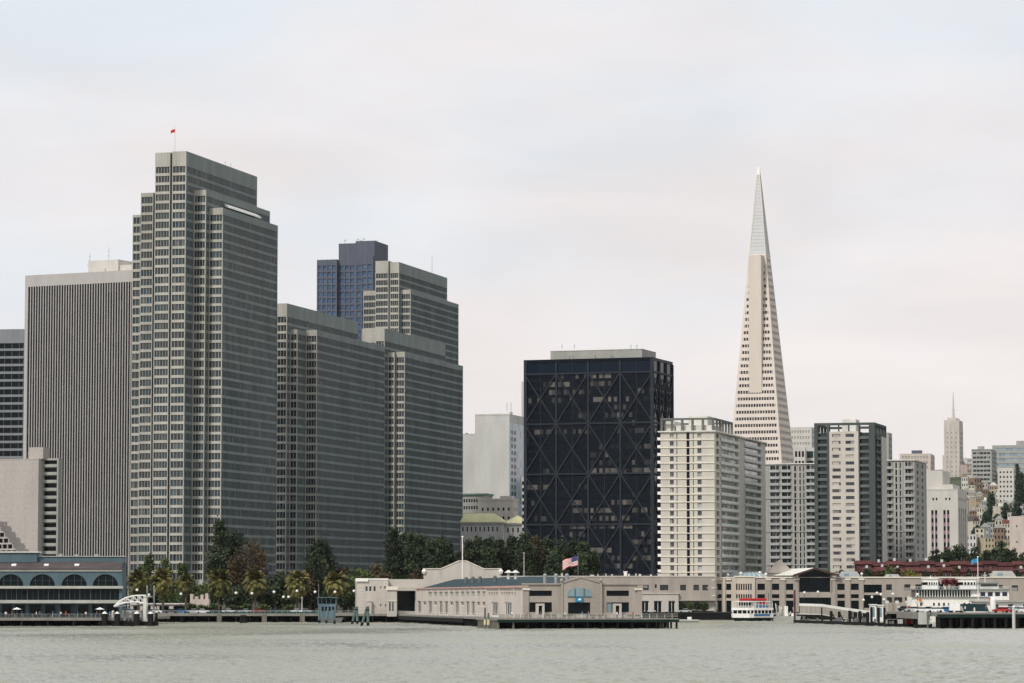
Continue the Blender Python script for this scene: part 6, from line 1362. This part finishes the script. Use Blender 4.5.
g.build('roof', 'whiteroof', t) if 'whiteroof' in M else g.build('roof', M.setdefault('whiteroof', mat('white_roof_sheet', (.72, .70, .64), var=.06, rough=.6)), t)
# roof lights and hips on the roofs
t2_ = thing('roof_pavilion', 'tan pyramid-roofed pavilion behind the cream quay building', 'building', (X(780, 1185), 1185, 8)); k = 1185 / F; w_ = 13.5 * k; MB().hexa([(-w_ * 1.1, -w_, 8.6), (w_, -w_, 8.6), (w_, w_, 8.6), (-w_, w_, 8.6), (-.3, -.3, Z(560, 1185) - 8), (.3, -.3, Z(560, 1185) - 8), (.3, .3, Z(560, 1185) - 8), (-.3, .3, Z(560, 1185) - 8)]).build('roof', 'pier', t2_); MB().box(-w_ * 1.05, w_ * .95, -w_ * .95, w_, -6, 8.6).build('wall', 'pier', t2_)
t2_ = thing('glass_roof_lantern', 'low blue-green glazed roof lantern above the pilastered cream building', 'skylight', (X(745, 1165), 1165, zt)); k = 1165 / F; MB().hexa([(-7.5, -3, 0), (8, -3, 0), (8, 5, 0), (-7.5, 5, 0), (-3, 0, 1.7), (5, 0, 1.7), (5, 2, 1.7), (-3, 2, 1.7)]).build('glazing', 'glass_blue', t2_)
b = MB(); 
for q in range(8): x = -7.5 + q * 15.5 / 7; xt = -3 + q * 8 / 7; b.beam((x, -3.02, 0), (xt, -.02, 1.72), .16, .16)
b.build('glazing_bar', 'offwhite', t2_)
for px, D2, w_, h_, m_, lb in ((850, 1152, 22, 2.0, 'metal', 'grey hipped roof lantern right of the gabled roof'), (1004, 1152, 26, 2.2, 'grey', 'grey rooftop block near the right edge of the quay building'), (893, 1152, 16, 1.0, 'grey', 'low grey rooftop ridge left of the yellow-green tree')):
    t2_ = thing('roof_lantern', lb, 'roof unit', (X(px, D2), D2, zt)); a = w_ * D2 / F / 2; MB().hexa([(-a, 0, 0), (a, 0, 0), (a, 6, 0), (-a, 6, 0), (-a * .7, 1.5, h_), (a * .7, 1.5, h_), (a * .7, 4.5, h_), (-a * .7, 4.5, h_)]).build('roof', m_, t2_); MB().box(-a * .5, -a * .1, -.02 + .3, .45, .3, h_ * .6).build('window', 'glass_blue', t2_)
for i, (px, h_) in enumerate(((728, 1.2), (741, 2.0), (760, 2.3), (766, 1.5), (862, 1.6), (868, 1.2), (882, 1.6), (926, 1.3), (990, 1.2))):
    tag(MB().ball((0, 0, h_ * .7), .55, 8, 5).tube((0, 0, 0), (0, 0, h_ * .7), .2).build('roof_vent', 'white'), f'white round roof vent on the cream quay building, {ORD[i]} from the left', 'roof vent', 'white roof vents').location = (X(px, 1158), 1158, zt)

# ------------------------------------------------------------------ excursion boat
fr = Fr(749, 1055, -52); f = fr.fx; s = fr.sy
t = fr.thing('excursion_boat', 'white two-deck excursion boat with red covers on its roof', 'boat'); Bm = 8.2; Ln = s(773.5)
def hullring(n, x0, x1, y0, y1, rr): 
    return [(x0 + rr, y0), (x1 - rr, y0), (x1 - rr * .3, y0 + rr * .3), (x1, y0 + rr), (x1, y1), (x0, y1), (x0, y0 + rr), (x0 + rr * .3, y0 + rr * .3)]
xa = f(728.3); ring = hullring(0, xa, 0, 0, Ln, 2.2)
def loft(mb, r0, r1, z0, z1, inset0=0, inset1=0):
    cx = sum(p[0] for p in r0) / len(r0); cy = sum(p[1] for p in r0) / len(r0)
    def ins(p, d): v = Vector((p[0] - cx, p[1] - cy)); l = v.length; v = v * ((l - d) / l); return (cx + v.x, cy + v.y)
    n = len(mb.v); k_ = len(r0); mb.v += [(*ins(p, inset0), z0) for p in r0] + [(*ins(p, inset1), z1) for p in r1]
    for i in range(k_): j = (i + 1) % k_; mb.f.append((n + i, n + j, n + k_ + j, n + k_ + i)); mb.m.append(mb.cur)
    mb.f.append(tuple(range(n + k_, n + 2 * k_))); mb.m.append(mb.cur); mb.f.append(tuple(range(n + k_ - 1, n - 1, -1))); mb.m.append(mb.cur); return mb
loft(MB(), ring, ring, -.6, 1.1, 1.6, .25).build('hull', 'green', t); loft(MB(), ring, ring, 1.1, 2.45, .2, .0).build('bulwark', 'white', t)
loft(MB(), ring, ring, 2.45, 3.55, .55, .55).build('window_band', 'glass_dark', t); g = MB(); loft(g, ring, ring, 3.55, 4.35, .05, .05)
for i in range(7): y = .8 + i * (Ln - 1.5) / 6; g.box(-.5, -.3, y, y + .35, 2.45, 3.55)
for i in range(4): x = xa + 1.6 + i * (-xa - 3.2) / 3; g.box(x, x + .3, .35, .5, 2.45, 3.55)
g.build('main_deck', 'white', t)
g = MB()
for y in np.arange(1.5, Ln, 1.5): g.box(-.35, -.25, y, y + .1, 4.35, 6.3); g.box(xa + .25, xa + .35, y, y + .1, 4.35, 6.3)
for x in np.arange(xa + 1.5, -1, 1.2): g.box(x, x + .1, .8, .9, 4.35, 6.3)
g.box(-.32, -.28, 1, Ln, 5.3, 5.4).box(-.32, -.28, 1, Ln, 4.9, 4.96).build('railing', 'white', t); loft(MB(), ring, ring, 6.3, 6.52, .9, .9).build('canopy_roof', 'white', t)
MB().box(xa + 1.5, -1.5, 3.2, Ln * .45, 4.35, 6.3).build('wheelhouse', 'offwhite', t); MB().box(xa + 1.7, -1.7, 3.1, 3.19, 5.1, 6.0).build('wheelhouse_window', 'glass_dark', t)
g = MB()
for i in range(5): y = 2 + i * (Ln - 3.5) / 5; g.tube((-2.2, y, 6.98), (-2.2, y + 1.6, 6.98), .45, .45, 10).tube((xa + 3.4, y, 6.98), (xa + 3.4, y + 1.6, 6.98), .45, .45, 10)
g.build('red_cover', 'red', t); MB().box(-1.4, -.5, Ln * .42, Ln * .8, 4.35, 5.4).build('deck_locker', 'blue', t); MB().box(-1.45, -.5, Ln * .5, Ln * .75, 5.4, 6.0).build('red_awning', 'red', t)
g = MB(); g.box(.0, .06, Ln * .2, Ln * .85, 1.7, 2.3).build('name_stripe', 'blue', t)
# grey barge with gear, behind excursion boat
t = thing('barge', 'grey work barge loaded with pale gear right of the excursion boat', 'boat', (X(774, 1062), 1062, 0)); k = 1062 / F
MB().prism([(0, -.3), (25 * k, -.3), (27 * k, 1.6), (-1, 1.6)], 'y', 0, 6).build('hull', 'grey', t); rr = random.Random(5)
for i in range(16): x = rr.uniform(.2, 22 * k); z = rr.uniform(.5, 3.4); m_ = rr.choice(['white', 'beige', 'offwhite', 'metal', 'white']); (MB().box(x, x + rr.uniform(.4, 1.2), .4 + i * .3, .9 + i * .3, 1.6, 1.6 + z) if i % 2 else MB().tube((x, .5 + i * .3, 1.6), (x + rr.uniform(-.8, .8), .5 + i * .3, 1.6 + z + .8), .12)).build('deck_gear', m_, t)
t = thing('mooring_pile', 'tall dark reddish pile left of the white covered gangway', 'mooring pile', (X(794.6, 1030), 1030, 0)); MB().tube((0, 0, -1.5), (0, 0, Z(590, 1030)), .33, .3, 9).build('pile', mat('rusty_steel', (.09, .045, .045), var=.3, scale=1), t)
t = thing('mooring_pile', 'thin dark pile right behind the excursion boat', 'mooring pile', (X(768.5, 1075), 1075, 0)); MB().tube((0, 0, -1.5), (0, 0, Z(593, 1075)), .14, .12, 8).build('pile', 'dgrey', t)
# ------------------------------------------------------------------ white covered gangway
t = thing('covered_gangway', 'long white-roofed covered gangway sloping down to the piles', 'gangway', (X(800, 1010), 1010, 0)); P3 = [(800, 1010, 603.4), (822, 985, 604), (848, 940, 608), (872, 900, 611), (886, 880, 612)]
W3 = lambda p, dy=0.0, dz_=0.0: (X(p[0], p[1]) - X(800, 1010), p[1] - 1010 + dy, Z(p[2], p[1]) + dz_)
g = MB(); g1 = MB(); g4 = MB()
for i in range(4):
    a, b = P3[i], P3[i + 1]; A0, B0, A1, B1 = W3(a), W3(b), W3(a, 3.2), W3(b, 3.2)
    g.hexa([(*A0[:2], A0[2] - .8), (*B0[:2], B0[2] - .8), (*B1[:2], B1[2] - .8), (*A1[:2], A1[2] - .8), A0, B0, B1, A1]); n = 5
    for q in range(n):
        u_ = q / n; x, y, z = [A0[c_] * (1 - u_) + B0[c_] * u_ for c_ in range(3)]; g1.box(x, x + .1, y, y + .1, z - 3.0, z - .4)
    g1.hexa([(*A0[:2], A0[2] - 3.3), (*B0[:2], B0[2] - 3.3), (*B1[:2], B1[2] - 3.3), (*A1[:2], A1[2] - 3.3), (*A0[:2], A0[2] - 3.0), (*B0[:2], B0[2] - 3.0), (*B1[:2], B1[2] - 3.0), (*A1[:2], A1[2] - 3.0)])
    if i < 2: g4.hexa([(A0[0] + .2, A0[1] + .2, A0[2] - 2.9), (B0[0], B0[1] + .2, B0[2] - 2.9), (B0[0], B0[1] + .3, B0[2] - 2.9), (A0[0], A0[1] + .3, A0[2] - 2.9), (A0[0] + .2, A0[1] + .2, A0[2] - .5), (B0[0], B0[1] + .2, B0[2] - .5), (B0[0], B0[1] + .3, B0[2] - .5), (A0[0], A0[1] + .3, A0[2] - .5)])
g.build('roof', 'white', t); g1.build('walkway_frame', 'offwhite', t); g4.build('side_panel', 'panelgrey', t) if 'panelgrey' in M else g4.build('side_panel', M.setdefault('panelgrey', mat('translucent_panel', (.36, .325, .285), var=.15, scale=1)), t)
t = thing('pontoon', 'dark floating pontoon along the row of black piles', 'pontoon', (X(795, 985), 985, 0)); x1 = X(885, 865) - X(795, 985); dyy = 865 - 985
MB().hexa([(0, 0, -.3), (x1, dyy, -.3), (x1, dyy + 5, -.3), (0, 6, -.3), (0, 0, .9), (x1, dyy, .9), (x1, dyy + 5, .9), (0, 6, .9)]).build('float', 'wood', t)
g = MB(); rr = random.Random(9)
for i in range(14): u_ = rr.random(); g.box(x1 * u_, x1 * u_ + rr.uniform(.4, 1.4), dyy * u_ + 1.5, dyy * u_ + 2.3, .9, .9 + rr.uniform(.4, 1.5))
g.build('deck_gear', 'dgrey', t)
bp = [(822, 985, 607.5, 2.2), (831, 955, 611, 2.9), (839, 935, 611.5, 2.9), (849.5, 915, 610.5, 3.0), (859.8, 895, 611, 3.0), (867.5, 885, 612, 3.0), (871.3, 873, 607, 2.6), (878.5, 868, 607.5, 2.5), (884.3, 863, 607.8, 2.5), (905.5, 880, 607.5, 2.6), (890, 900, 613, 1.6), (921, 858, 607, 1.4)]
for i, (px, D2, y, w_) in enumerate(bp): big_pile(px, D2, w_, y, f'black mooring pile beside the white covered gangway, {ORD[i]} from the left' if i < 9 else f'black pile near the parked cars at the right dock, {ORD[i-9]} from the left', 'black piles at the gangway', cap=None)
for i, (px, D2) in enumerate(((831, 955), (839, 935), (849.5, 915), (859.8, 895))):
    t = tag(MB().tube((0, .3, .8), (5.5 * D2 / F, 2, 0.2), .2, n=6).tube((0, .3, 3.6), (5.5 * D2 / F, 2, .9), .24, n=6).build('raking_strut', mat('brown_timber', (.22, .17, .12), var=.3)), f'diagonal timber strut leaning on a black gangway pile, {ORD[i]} from the left', 'strut', 'diagonal struts'); t.location = (X(px, D2), D2, 0)
for i, (a, b, y0, y1) in enumerate(((870.5, 876.3, 604.2, 614), (877.5, 883.5, 604.8, 614))):
    D2 = 880; t = thing('ticket_booth', f'{["left","right"][i]} white panelled booth behind the tall black piles', 'kiosk', (X(a, D2), D2, 0)); w_ = (b - a) * D2 / F; MB().box(0, w_, 0, 3, 1.2, Z(y0, D2) - .25).build('wall', 'white', t); MB().box(-.2, w_ + .2, -.3, 3.2, Z(y0, D2) - .25, Z(y0, D2)).build('roof', 'white', t); MB().box(w_ * .3, w_ * .7, -.05, -.01, 2.4, Z(y0, D2) - .8).build('window', 'glass_blue', t)
for i, (px, D2, y) in enumerate(((804.5, 1125, 592.5), (818, 1125, 592), (863.5, 1110, 600), (872, 1110, 597), (877, 1110, 593), (881, 1110, 594.5), (893, 1100, 594), (884, 1115, 599.5), (917.5, 1000, 594.5))):
    lamp(px, D2, 2.3, y, f'globe lamp on thin post along the right-hand quay, {ORD[i]} from the left', grp='globe lamps along the right quay')

# ------------------------------------------------------------------ big white ferry behind the right dock
D_ = 1010; k = D_ / F; t = thing('ferry', 'big white ferry with two dark red funnels moored behind the dock', 'ferry', (X(912, D_), D_, 0)); u = lambda p: (p - 912) * k; z_ = lambda y: Z(y, D_)
BW = 13
g = MB(); hs = [rd(u(a), u(a + 1.9), z_(606), z_(602.8)) for a in (920, 933, 938, 943, 948, 953, 958, 963.5, 968.5, 974)]; facade(g, PF(0), 0, u(990), .8, z_(596.6), hs, .3); g.box(.02, u(990), .32, BW, .8, z_(596.6)).box(u(990), u(1009), .8, BW - 1, 2, z_(598))
g.build('lower_house', 'ferrypink', t) if 'ferrypink' in M else g.build('lower_house', M.setdefault('ferrypink', mat('ivory_paint', (.78, .74, .69), var=.08)), t)
panes(PF(0), hs, t, 'glass_dark', 'window', .25)
MB().prism([(u(908), 2.2), (u(1012), 2.2), (u(1008), -.5), (u(914), -.5)], 'y', -.4, BW + .4).build('hull', 'offwhite', t)
g = MB(); g.box(u(916), u(971.5), 1.2, BW - 1.2, z_(596.6), z_(590)).build('saloon', 'glass_dark', t)
g = MB(); 
for i in range(21): x = u(916 + i * 2.75); g.box(x, x + .32, 1.0, 1.2, z_(596.6), z_(590.4))
g.box(u(972), u(980), .6, BW - .5, z_(597.4), z_(589.5)); hs = [rd(u(a), u(a + 5), z_(596.2), z_(592)) for a in (980.5, 988, 995.3, 1002.5)]; facade(g, PF(.3), u(979.5), u(1009.2), z_(600), z_(590), hs, .3); g.box(u(979.5), u(1009.2), .62, BW - .3, z_(600), z_(590.1))
g.build('upper_house', 'white', t); panes(PF(.3), hs, t, 'navyglass', 'window', .25, frame='white', fw=.12) if 'navyglass' in M else panes(PF(.3), hs, t, M.setdefault('navyglass', mat('navy_glass', (.012, .015, .06), rough=.15, spec=.5)), 'window', .25)
MB().box(u(910), u(1010), -.4, BW + .4, z_(590), z_(589.2)).box(u(910), u(990), -.6, 0, z_(597.2), z_(596.6)).build('deck_edge', 'dgrey2', t) if 'dgrey2' in M else MB().box(u(910), u(1010), -.4, BW + .4, z_(590), z_(589.2)).box(u(910), u(990), -.6, -.01, z_(597.2), z_(596.6)).build('deck_edge', M.setdefault('dgrey2', mat('grey_green_paint', (.17, .21, .21), var=.1)), t)
g = MB()
for x in np.arange(u(910), u(1009), 1.1): g.box(x, x + .06, -.3, -.24, z_(589.2), z_(586.6))
g.box(u(910), u(1009), -.3, -.25, z_(586.6) - .07, z_(586.6)).box(u(910), u(1009), -.3, -.25, z_(588), z_(588) + .05).build('railing', 'white', t)
for a, b in ((925.5, 941.5), (960, 981)):
    g = MB(); xa, xb = u(a), u(b); rc = (xb - xa); ring = [(xa + rc * .18, 2), (xb - rc * .18, 2), (xb, 4), (xb, 9), (xb - rc * .18, 11), (xa + rc * .18, 11), (xa, 9), (xa, 4)]; g.prism(ring, 'z', z_(589.2), z_(578.8)); ph = g.build('pilot_house', 'white', t)
    g = MB(); cxm = (xa + xb) / 2; g.prism([(cxm + (p[0] - cxm) * 1.03, 6.5 + (p[1] - 6.5) * 1.03) for p in ring], 'z', z_(584.8), z_(582.2)).build('window_band', 'glass_dark', ph)
    g = MB(); [g.box(xa + rc * q, xa + rc * q + .3, 1.78, 2, z_(584.9), z_(582.1)) for q in (.2, .35, .5, .65, .78)]; g.prism([(cxm + (p[0] - cxm) * 1.08, 6.5 + (p[1] - 6.5) * 1.08) for p in ring], 'z', z_(578.8), z_(578)); g.build('roof', 'white', ph)
for a in (948, 955.2):
    MB().tube((u(a), 5, z_(589.2)), (u(a), 5, z_(584)), .8, .75, 14).build('funnel_base', 'offwhite', t); g = MB(); g.tube((u(a), 2.2, z_(582)), (u(a), 8, z_(582)), .98, .98, 18); fu = g.build('funnel', 'maroon', t) if 'maroon' in M else g.build('funnel', M.setdefault('maroon', mat('maroon_paint', (.13, .018, .018), var=.1)), t); MB().tube((u(a), 2.1, z_(582)), (u(a), 2.2, z_(582)), .6, .6, 16).build('funnel_mouth', 'black', fu)
MB().box(u(957.5), u(964), 5, 10, z_(589.2), z_(580)).build('engine_casing', 'black', t); MB().box(u(940), u(947), 6, 9, z_(589.2), z_(584)).build('deck_house', 'black', t)
g = MB(); g.box(u(981), u(1000), 3, 10, z_(589.2), z_(583)).build('aft_cabin', 'offwhite', t); MB().box(u(982), u(999), 2.9, 2.99, z_(586.5), z_(584)).build('window_band', 'glass', t); MB().box(u(980.5), u(1001), 2.6, 10.4, z_(583), z_(582.2)).build('cabin_roof', 'metal', t)
for a, y in ((933.5, 575), (988, 572)): MB().tube((u(a), 6, z_(579.5 if a < 950 else 583)), (u(a), 6, z_(y)), .12, .08).box(u(a) - .7, u(a) + .7, 5.95, 6.05, z_(y) - 1, z_(y) - .85).build('mast', 'white', t)
for a in (990, 920): MB().tube((u(a), -.9, z_(600)), (u(a), -.65, z_(600)), .5, .5, 12).build('life_ring', 'orange', t) if 'orange' in M else MB().tube((u(a), -.9, z_(600)), (u(a), -.65, z_(600)), .5, .5, 12).build('life_ring', M.setdefault('orange', mat('orange_paint', (.6, .15, .03), var=.05)), t)
flagpole('flagpole', 'white flagpole with a blue flag above the big ferry', 978.2, 1006, 2.2, 557, .16, 'white', 2.0, 1.3, 'flagblue', dirx=-1, fz=.1)

# ------------------------------------------------------------------ right dock with cars
zd = 3.85; D0 = 803; t = thing('dock', 'concrete dock on piles at the right, cars parked along it', 'wharf', (X(918, D0 + 14), D0, 0)); xe = X(1075, D0) - X(918, D0 + 14); xm = X(937, D0) - X(918, D0 + 14)
MB().box(xm, xe, 0, 60, zd - .9, zd).box(0, xm, 14, 60, zd - 1.6, zd).build('deck_slab', 'deck', t); MB().box(xm, xe, -.15, 0, zd - 1.2, zd - .35).build('rim_beam', 'green', t)
for i in range(13): x = xm + .6 + i * (xe - xm - 1.2) / 12; MB().tube((x, .5, -1.5), (x, .5, zd - .9), .4, .38, 9).build('pile', 'wood', t)
g = MB().box(xm + .3, xe, 5, 5.4, -1.5, zd - .9); 
for i in range(22):
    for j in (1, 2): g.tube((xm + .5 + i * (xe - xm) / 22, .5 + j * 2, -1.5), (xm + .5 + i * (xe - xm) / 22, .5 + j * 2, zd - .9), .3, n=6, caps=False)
g.build('inner_piles', 'void', t); MB().box(0, xm, 13.6, 14.5, .9, zd + .1).build('quay_wall', 'pale', t); MB().box(-1, xm, 13.8, 16, -1.2, .88).build('footing', 'wood', t)
g = MB()
for x in np.arange(xm, xe, 6.3): MB().box(x, x + .3, .2, .5, zd, zd + .6).build('bollard', 'dgrey', t)

big_pile(1013.5, 799, 3.2, 606.5, 'tall pale concrete pile at the right dock edge', None, m='pale'); big_pile(927.5, 812, 1.8, 611, 'pale green post at the left corner of the right dock', None, m='greenwood')
for i, (c, px, D2, lb, rz) in enumerate((('silver', 913.5, 860, 'silver car leftmost on the right dock, half hidden by a black pile', 0), ('white', 922.5, 824, 'white car at the left end of the right dock', math.pi), ('white', 934.5, 815, 'white car right beside the blue one on the dock', .1), ('blue', 944.5, 824, 'blue car left of the white box truck', 0), ('dark', 928, 850, 'dark car behind the two white cars on the dock', 0), ('silver', 952, 856, 'silver car behind the white box truck', .2), ('red', 1001, 812, 'red car right of the white silo on the dock', 0), ('white', 1008, 845, 'white car behind the tall pale pile', 0))):
    car(c, px, D2, zd, lb, rz, 'cars on the right dock')
t = thing('box_truck', 'small white box truck parked on the dock between the blue car and the teal shed', 'truck', (X(955, 815), 815, zd)); t.scale = (.75, .75, .75); MB().box(-1.9, 1.5, -1.1, 1.1, .7, 3.2).build('cargo_box', 'white', t); MB().prism([(1.5, .5), (2.6, .5), (2.6, 1.2), (2.2, 2.1), (1.5, 2.2)], 'y', -1, 1).build('cab', 'grey', t)
for x in (-1.2, 1.8): 
    for y in (-1.05, .85): MB().tube((x, y, .35), (x, y + .2, .35), .36, .36, 10).build('wheel', 'rubber', t)
t = thing('tarpaulin_shed', 'long low teal tarpaulin-covered shed on the dock', 'shed', (X(975, 832), 832, zd)); MB().prism([(-3.2, 0), (3.6, 0), (3.2, 1.3), (2.3, 2.1), (-3.0, 2.2), (-3.3, 1.5)], 'y', 0, 5).build('cover', 'tealroof', t); MB().box(-.4, .0, -.05, -.01, .1, 1.2).box(-3.1, 3.4, -.04, -.01, .0, .25).build('strap', 'offwhite', t)
t = thing('silo', 'white cylindrical tank standing on the dock', 'tank', (X(993, 834), 834, zd)); MB().tube((0, 0, 0), (0, 0, 3.3), .72, .72, 16).tube((0, 0, 3.3), (0, 0, 3.9), .72, .3, 16).build('tank_body', 'white', t); MB().tube((0, 0, 0), (0, 0, .15), .85, .85, 16).build('base', 'grey', t)
t = thing('dock_shed', 'low pinkish shed with a grey flat roof at the right edge of the dock', 'building', (X(976, 862), 862, zd)); w_ = X(1050, 862) - X(976, 862); g = MB(); g.box(0, w_, 0, 9, 0, Z(602, 862) - zd).build('wall', 'ferrypink', t); MB().box(-.6, w_, -.8, 9.3, Z(602, 862) - zd, Z(600.4, 862) - zd).build('roof', 'grey', t); MB().box(1.5, 2.8, -.06, -.01, .1, 2.1).build('door', 'dgrey', t)
for q in (4.5, 8.5, 12.5): MB().box(q, q + 1.4, -.06, -.01, .9, 2.0).build('window', 'glass', t)
for i, (px, n_) in enumerate(((918, 'on the dock left of the parked cars'), (965, 'standing in front of the teal tarpaulin shed'), (986, 'on the dock beside the white tank'), (1018, 'at the right edge of the dock'))): person(px, 816 if px > 936 else 826, zd, i + 2, n_)
t = thing('work_platform', 'low dark float moored under the left end of the right dock', 'pontoon', (X(886, 850), 850, 0)); w_ = X(932, 850) - X(886, 850); MB().box(0, w_, 0, 5, -.3, .8).build('float', 'wood', t); g = MB(); [g.box(x, x + .1, .1, .2, .8, 2.0) for x in np.arange(.2, w_, 1.6)]; g.box(.2, w_, .1, .18, 1.9, 2.0).build('railing', 'metal', t)
for i in range(5): MB().box(1 + i * 2.3, 2.2 + i * 2.3, 1.5, 2.6, .8, 1.4 + (i % 3) * .5).build('crate', ['pilewood', 'offwhite', 'red', 'grey', 'beige'][i], t)

rr = random.Random(21)
for i, px in enumerate((868, 879, 898, 927, 941, 957, 969, 986, 1003, 1017)):
    tree(px, 1155 + (i % 2) * 2, LT, 565.5 + rr.uniform(0, 4), rr.uniform(6, 11), REDT if i % 3 else RND, f'small {"russet" if i % 3 else "dark"} tree in front of the brick townhouses, {ORD[i]} from the left', group='small trees before the townhouses', clear=.2)
for i, (c, px, D2) in enumerate((('white', 893, 1100), ('silver', 903, 1105), ('white', 913, 905), ('dark', 905, 900), ('white', 962, 850), ('silver', 975, 853), ('blue', 1016, 838), ('white', 1022, 822))):
    if D2 < 1000: car(c, px, D2 if D2 > 860 else D2, zd if D2 < 870 else 3.85, f'{c} car at the back of the right dock, {ORD[i - 2]} from the left', rz=(i % 2) * math.pi, grp='cars on the right dock')
t = thing('wharf_deck', 'raised concrete landing behind the black piles, left of the right dock', 'wharf', (X(888, 890), 890, 0)); w_ = X(922, 890) - X(888, 890); MB().box(0, w_, 0, 26, 3.2, 3.84).build('deck_slab', 'deck', t)
for i in range(5): MB().tube((.5 + i * (w_ - 1) / 4, .6, -1.5), (.5 + i * (w_ - 1) / 4, .6, 3.2), .3, .3, 8).build('pile', 'wood', t)
MB().box(.2, w_ - .2, 3, 3.4, -1.5, 3.2).build('back_wall', 'void', t)
for i, px in enumerate((800.5, 806, 811, 790, 779, 785, 899, 909)):
    D2 = 1090 if px < 850 else 896; z = 2.4 if px < 850 else 3.84
    if px > 850: person(px, D2, z, i, f'standing on the raised landing, {"left" if px < 905 else "right"} of two')
for i, px in enumerate((887, 897, 907, 917)):
    tag(MB().tube((0, 0, 0), (0, 0, 3.2), .07).box(-.5, .5, -.04, .04, 2.2, 2.9).build('dock_sign', 'offwhite'), f'small pale sign on a post at the landing, {ORD[i]} from the left', 'sign', 'signs on the landing').location = (X(px, 892), 892, 3.84)
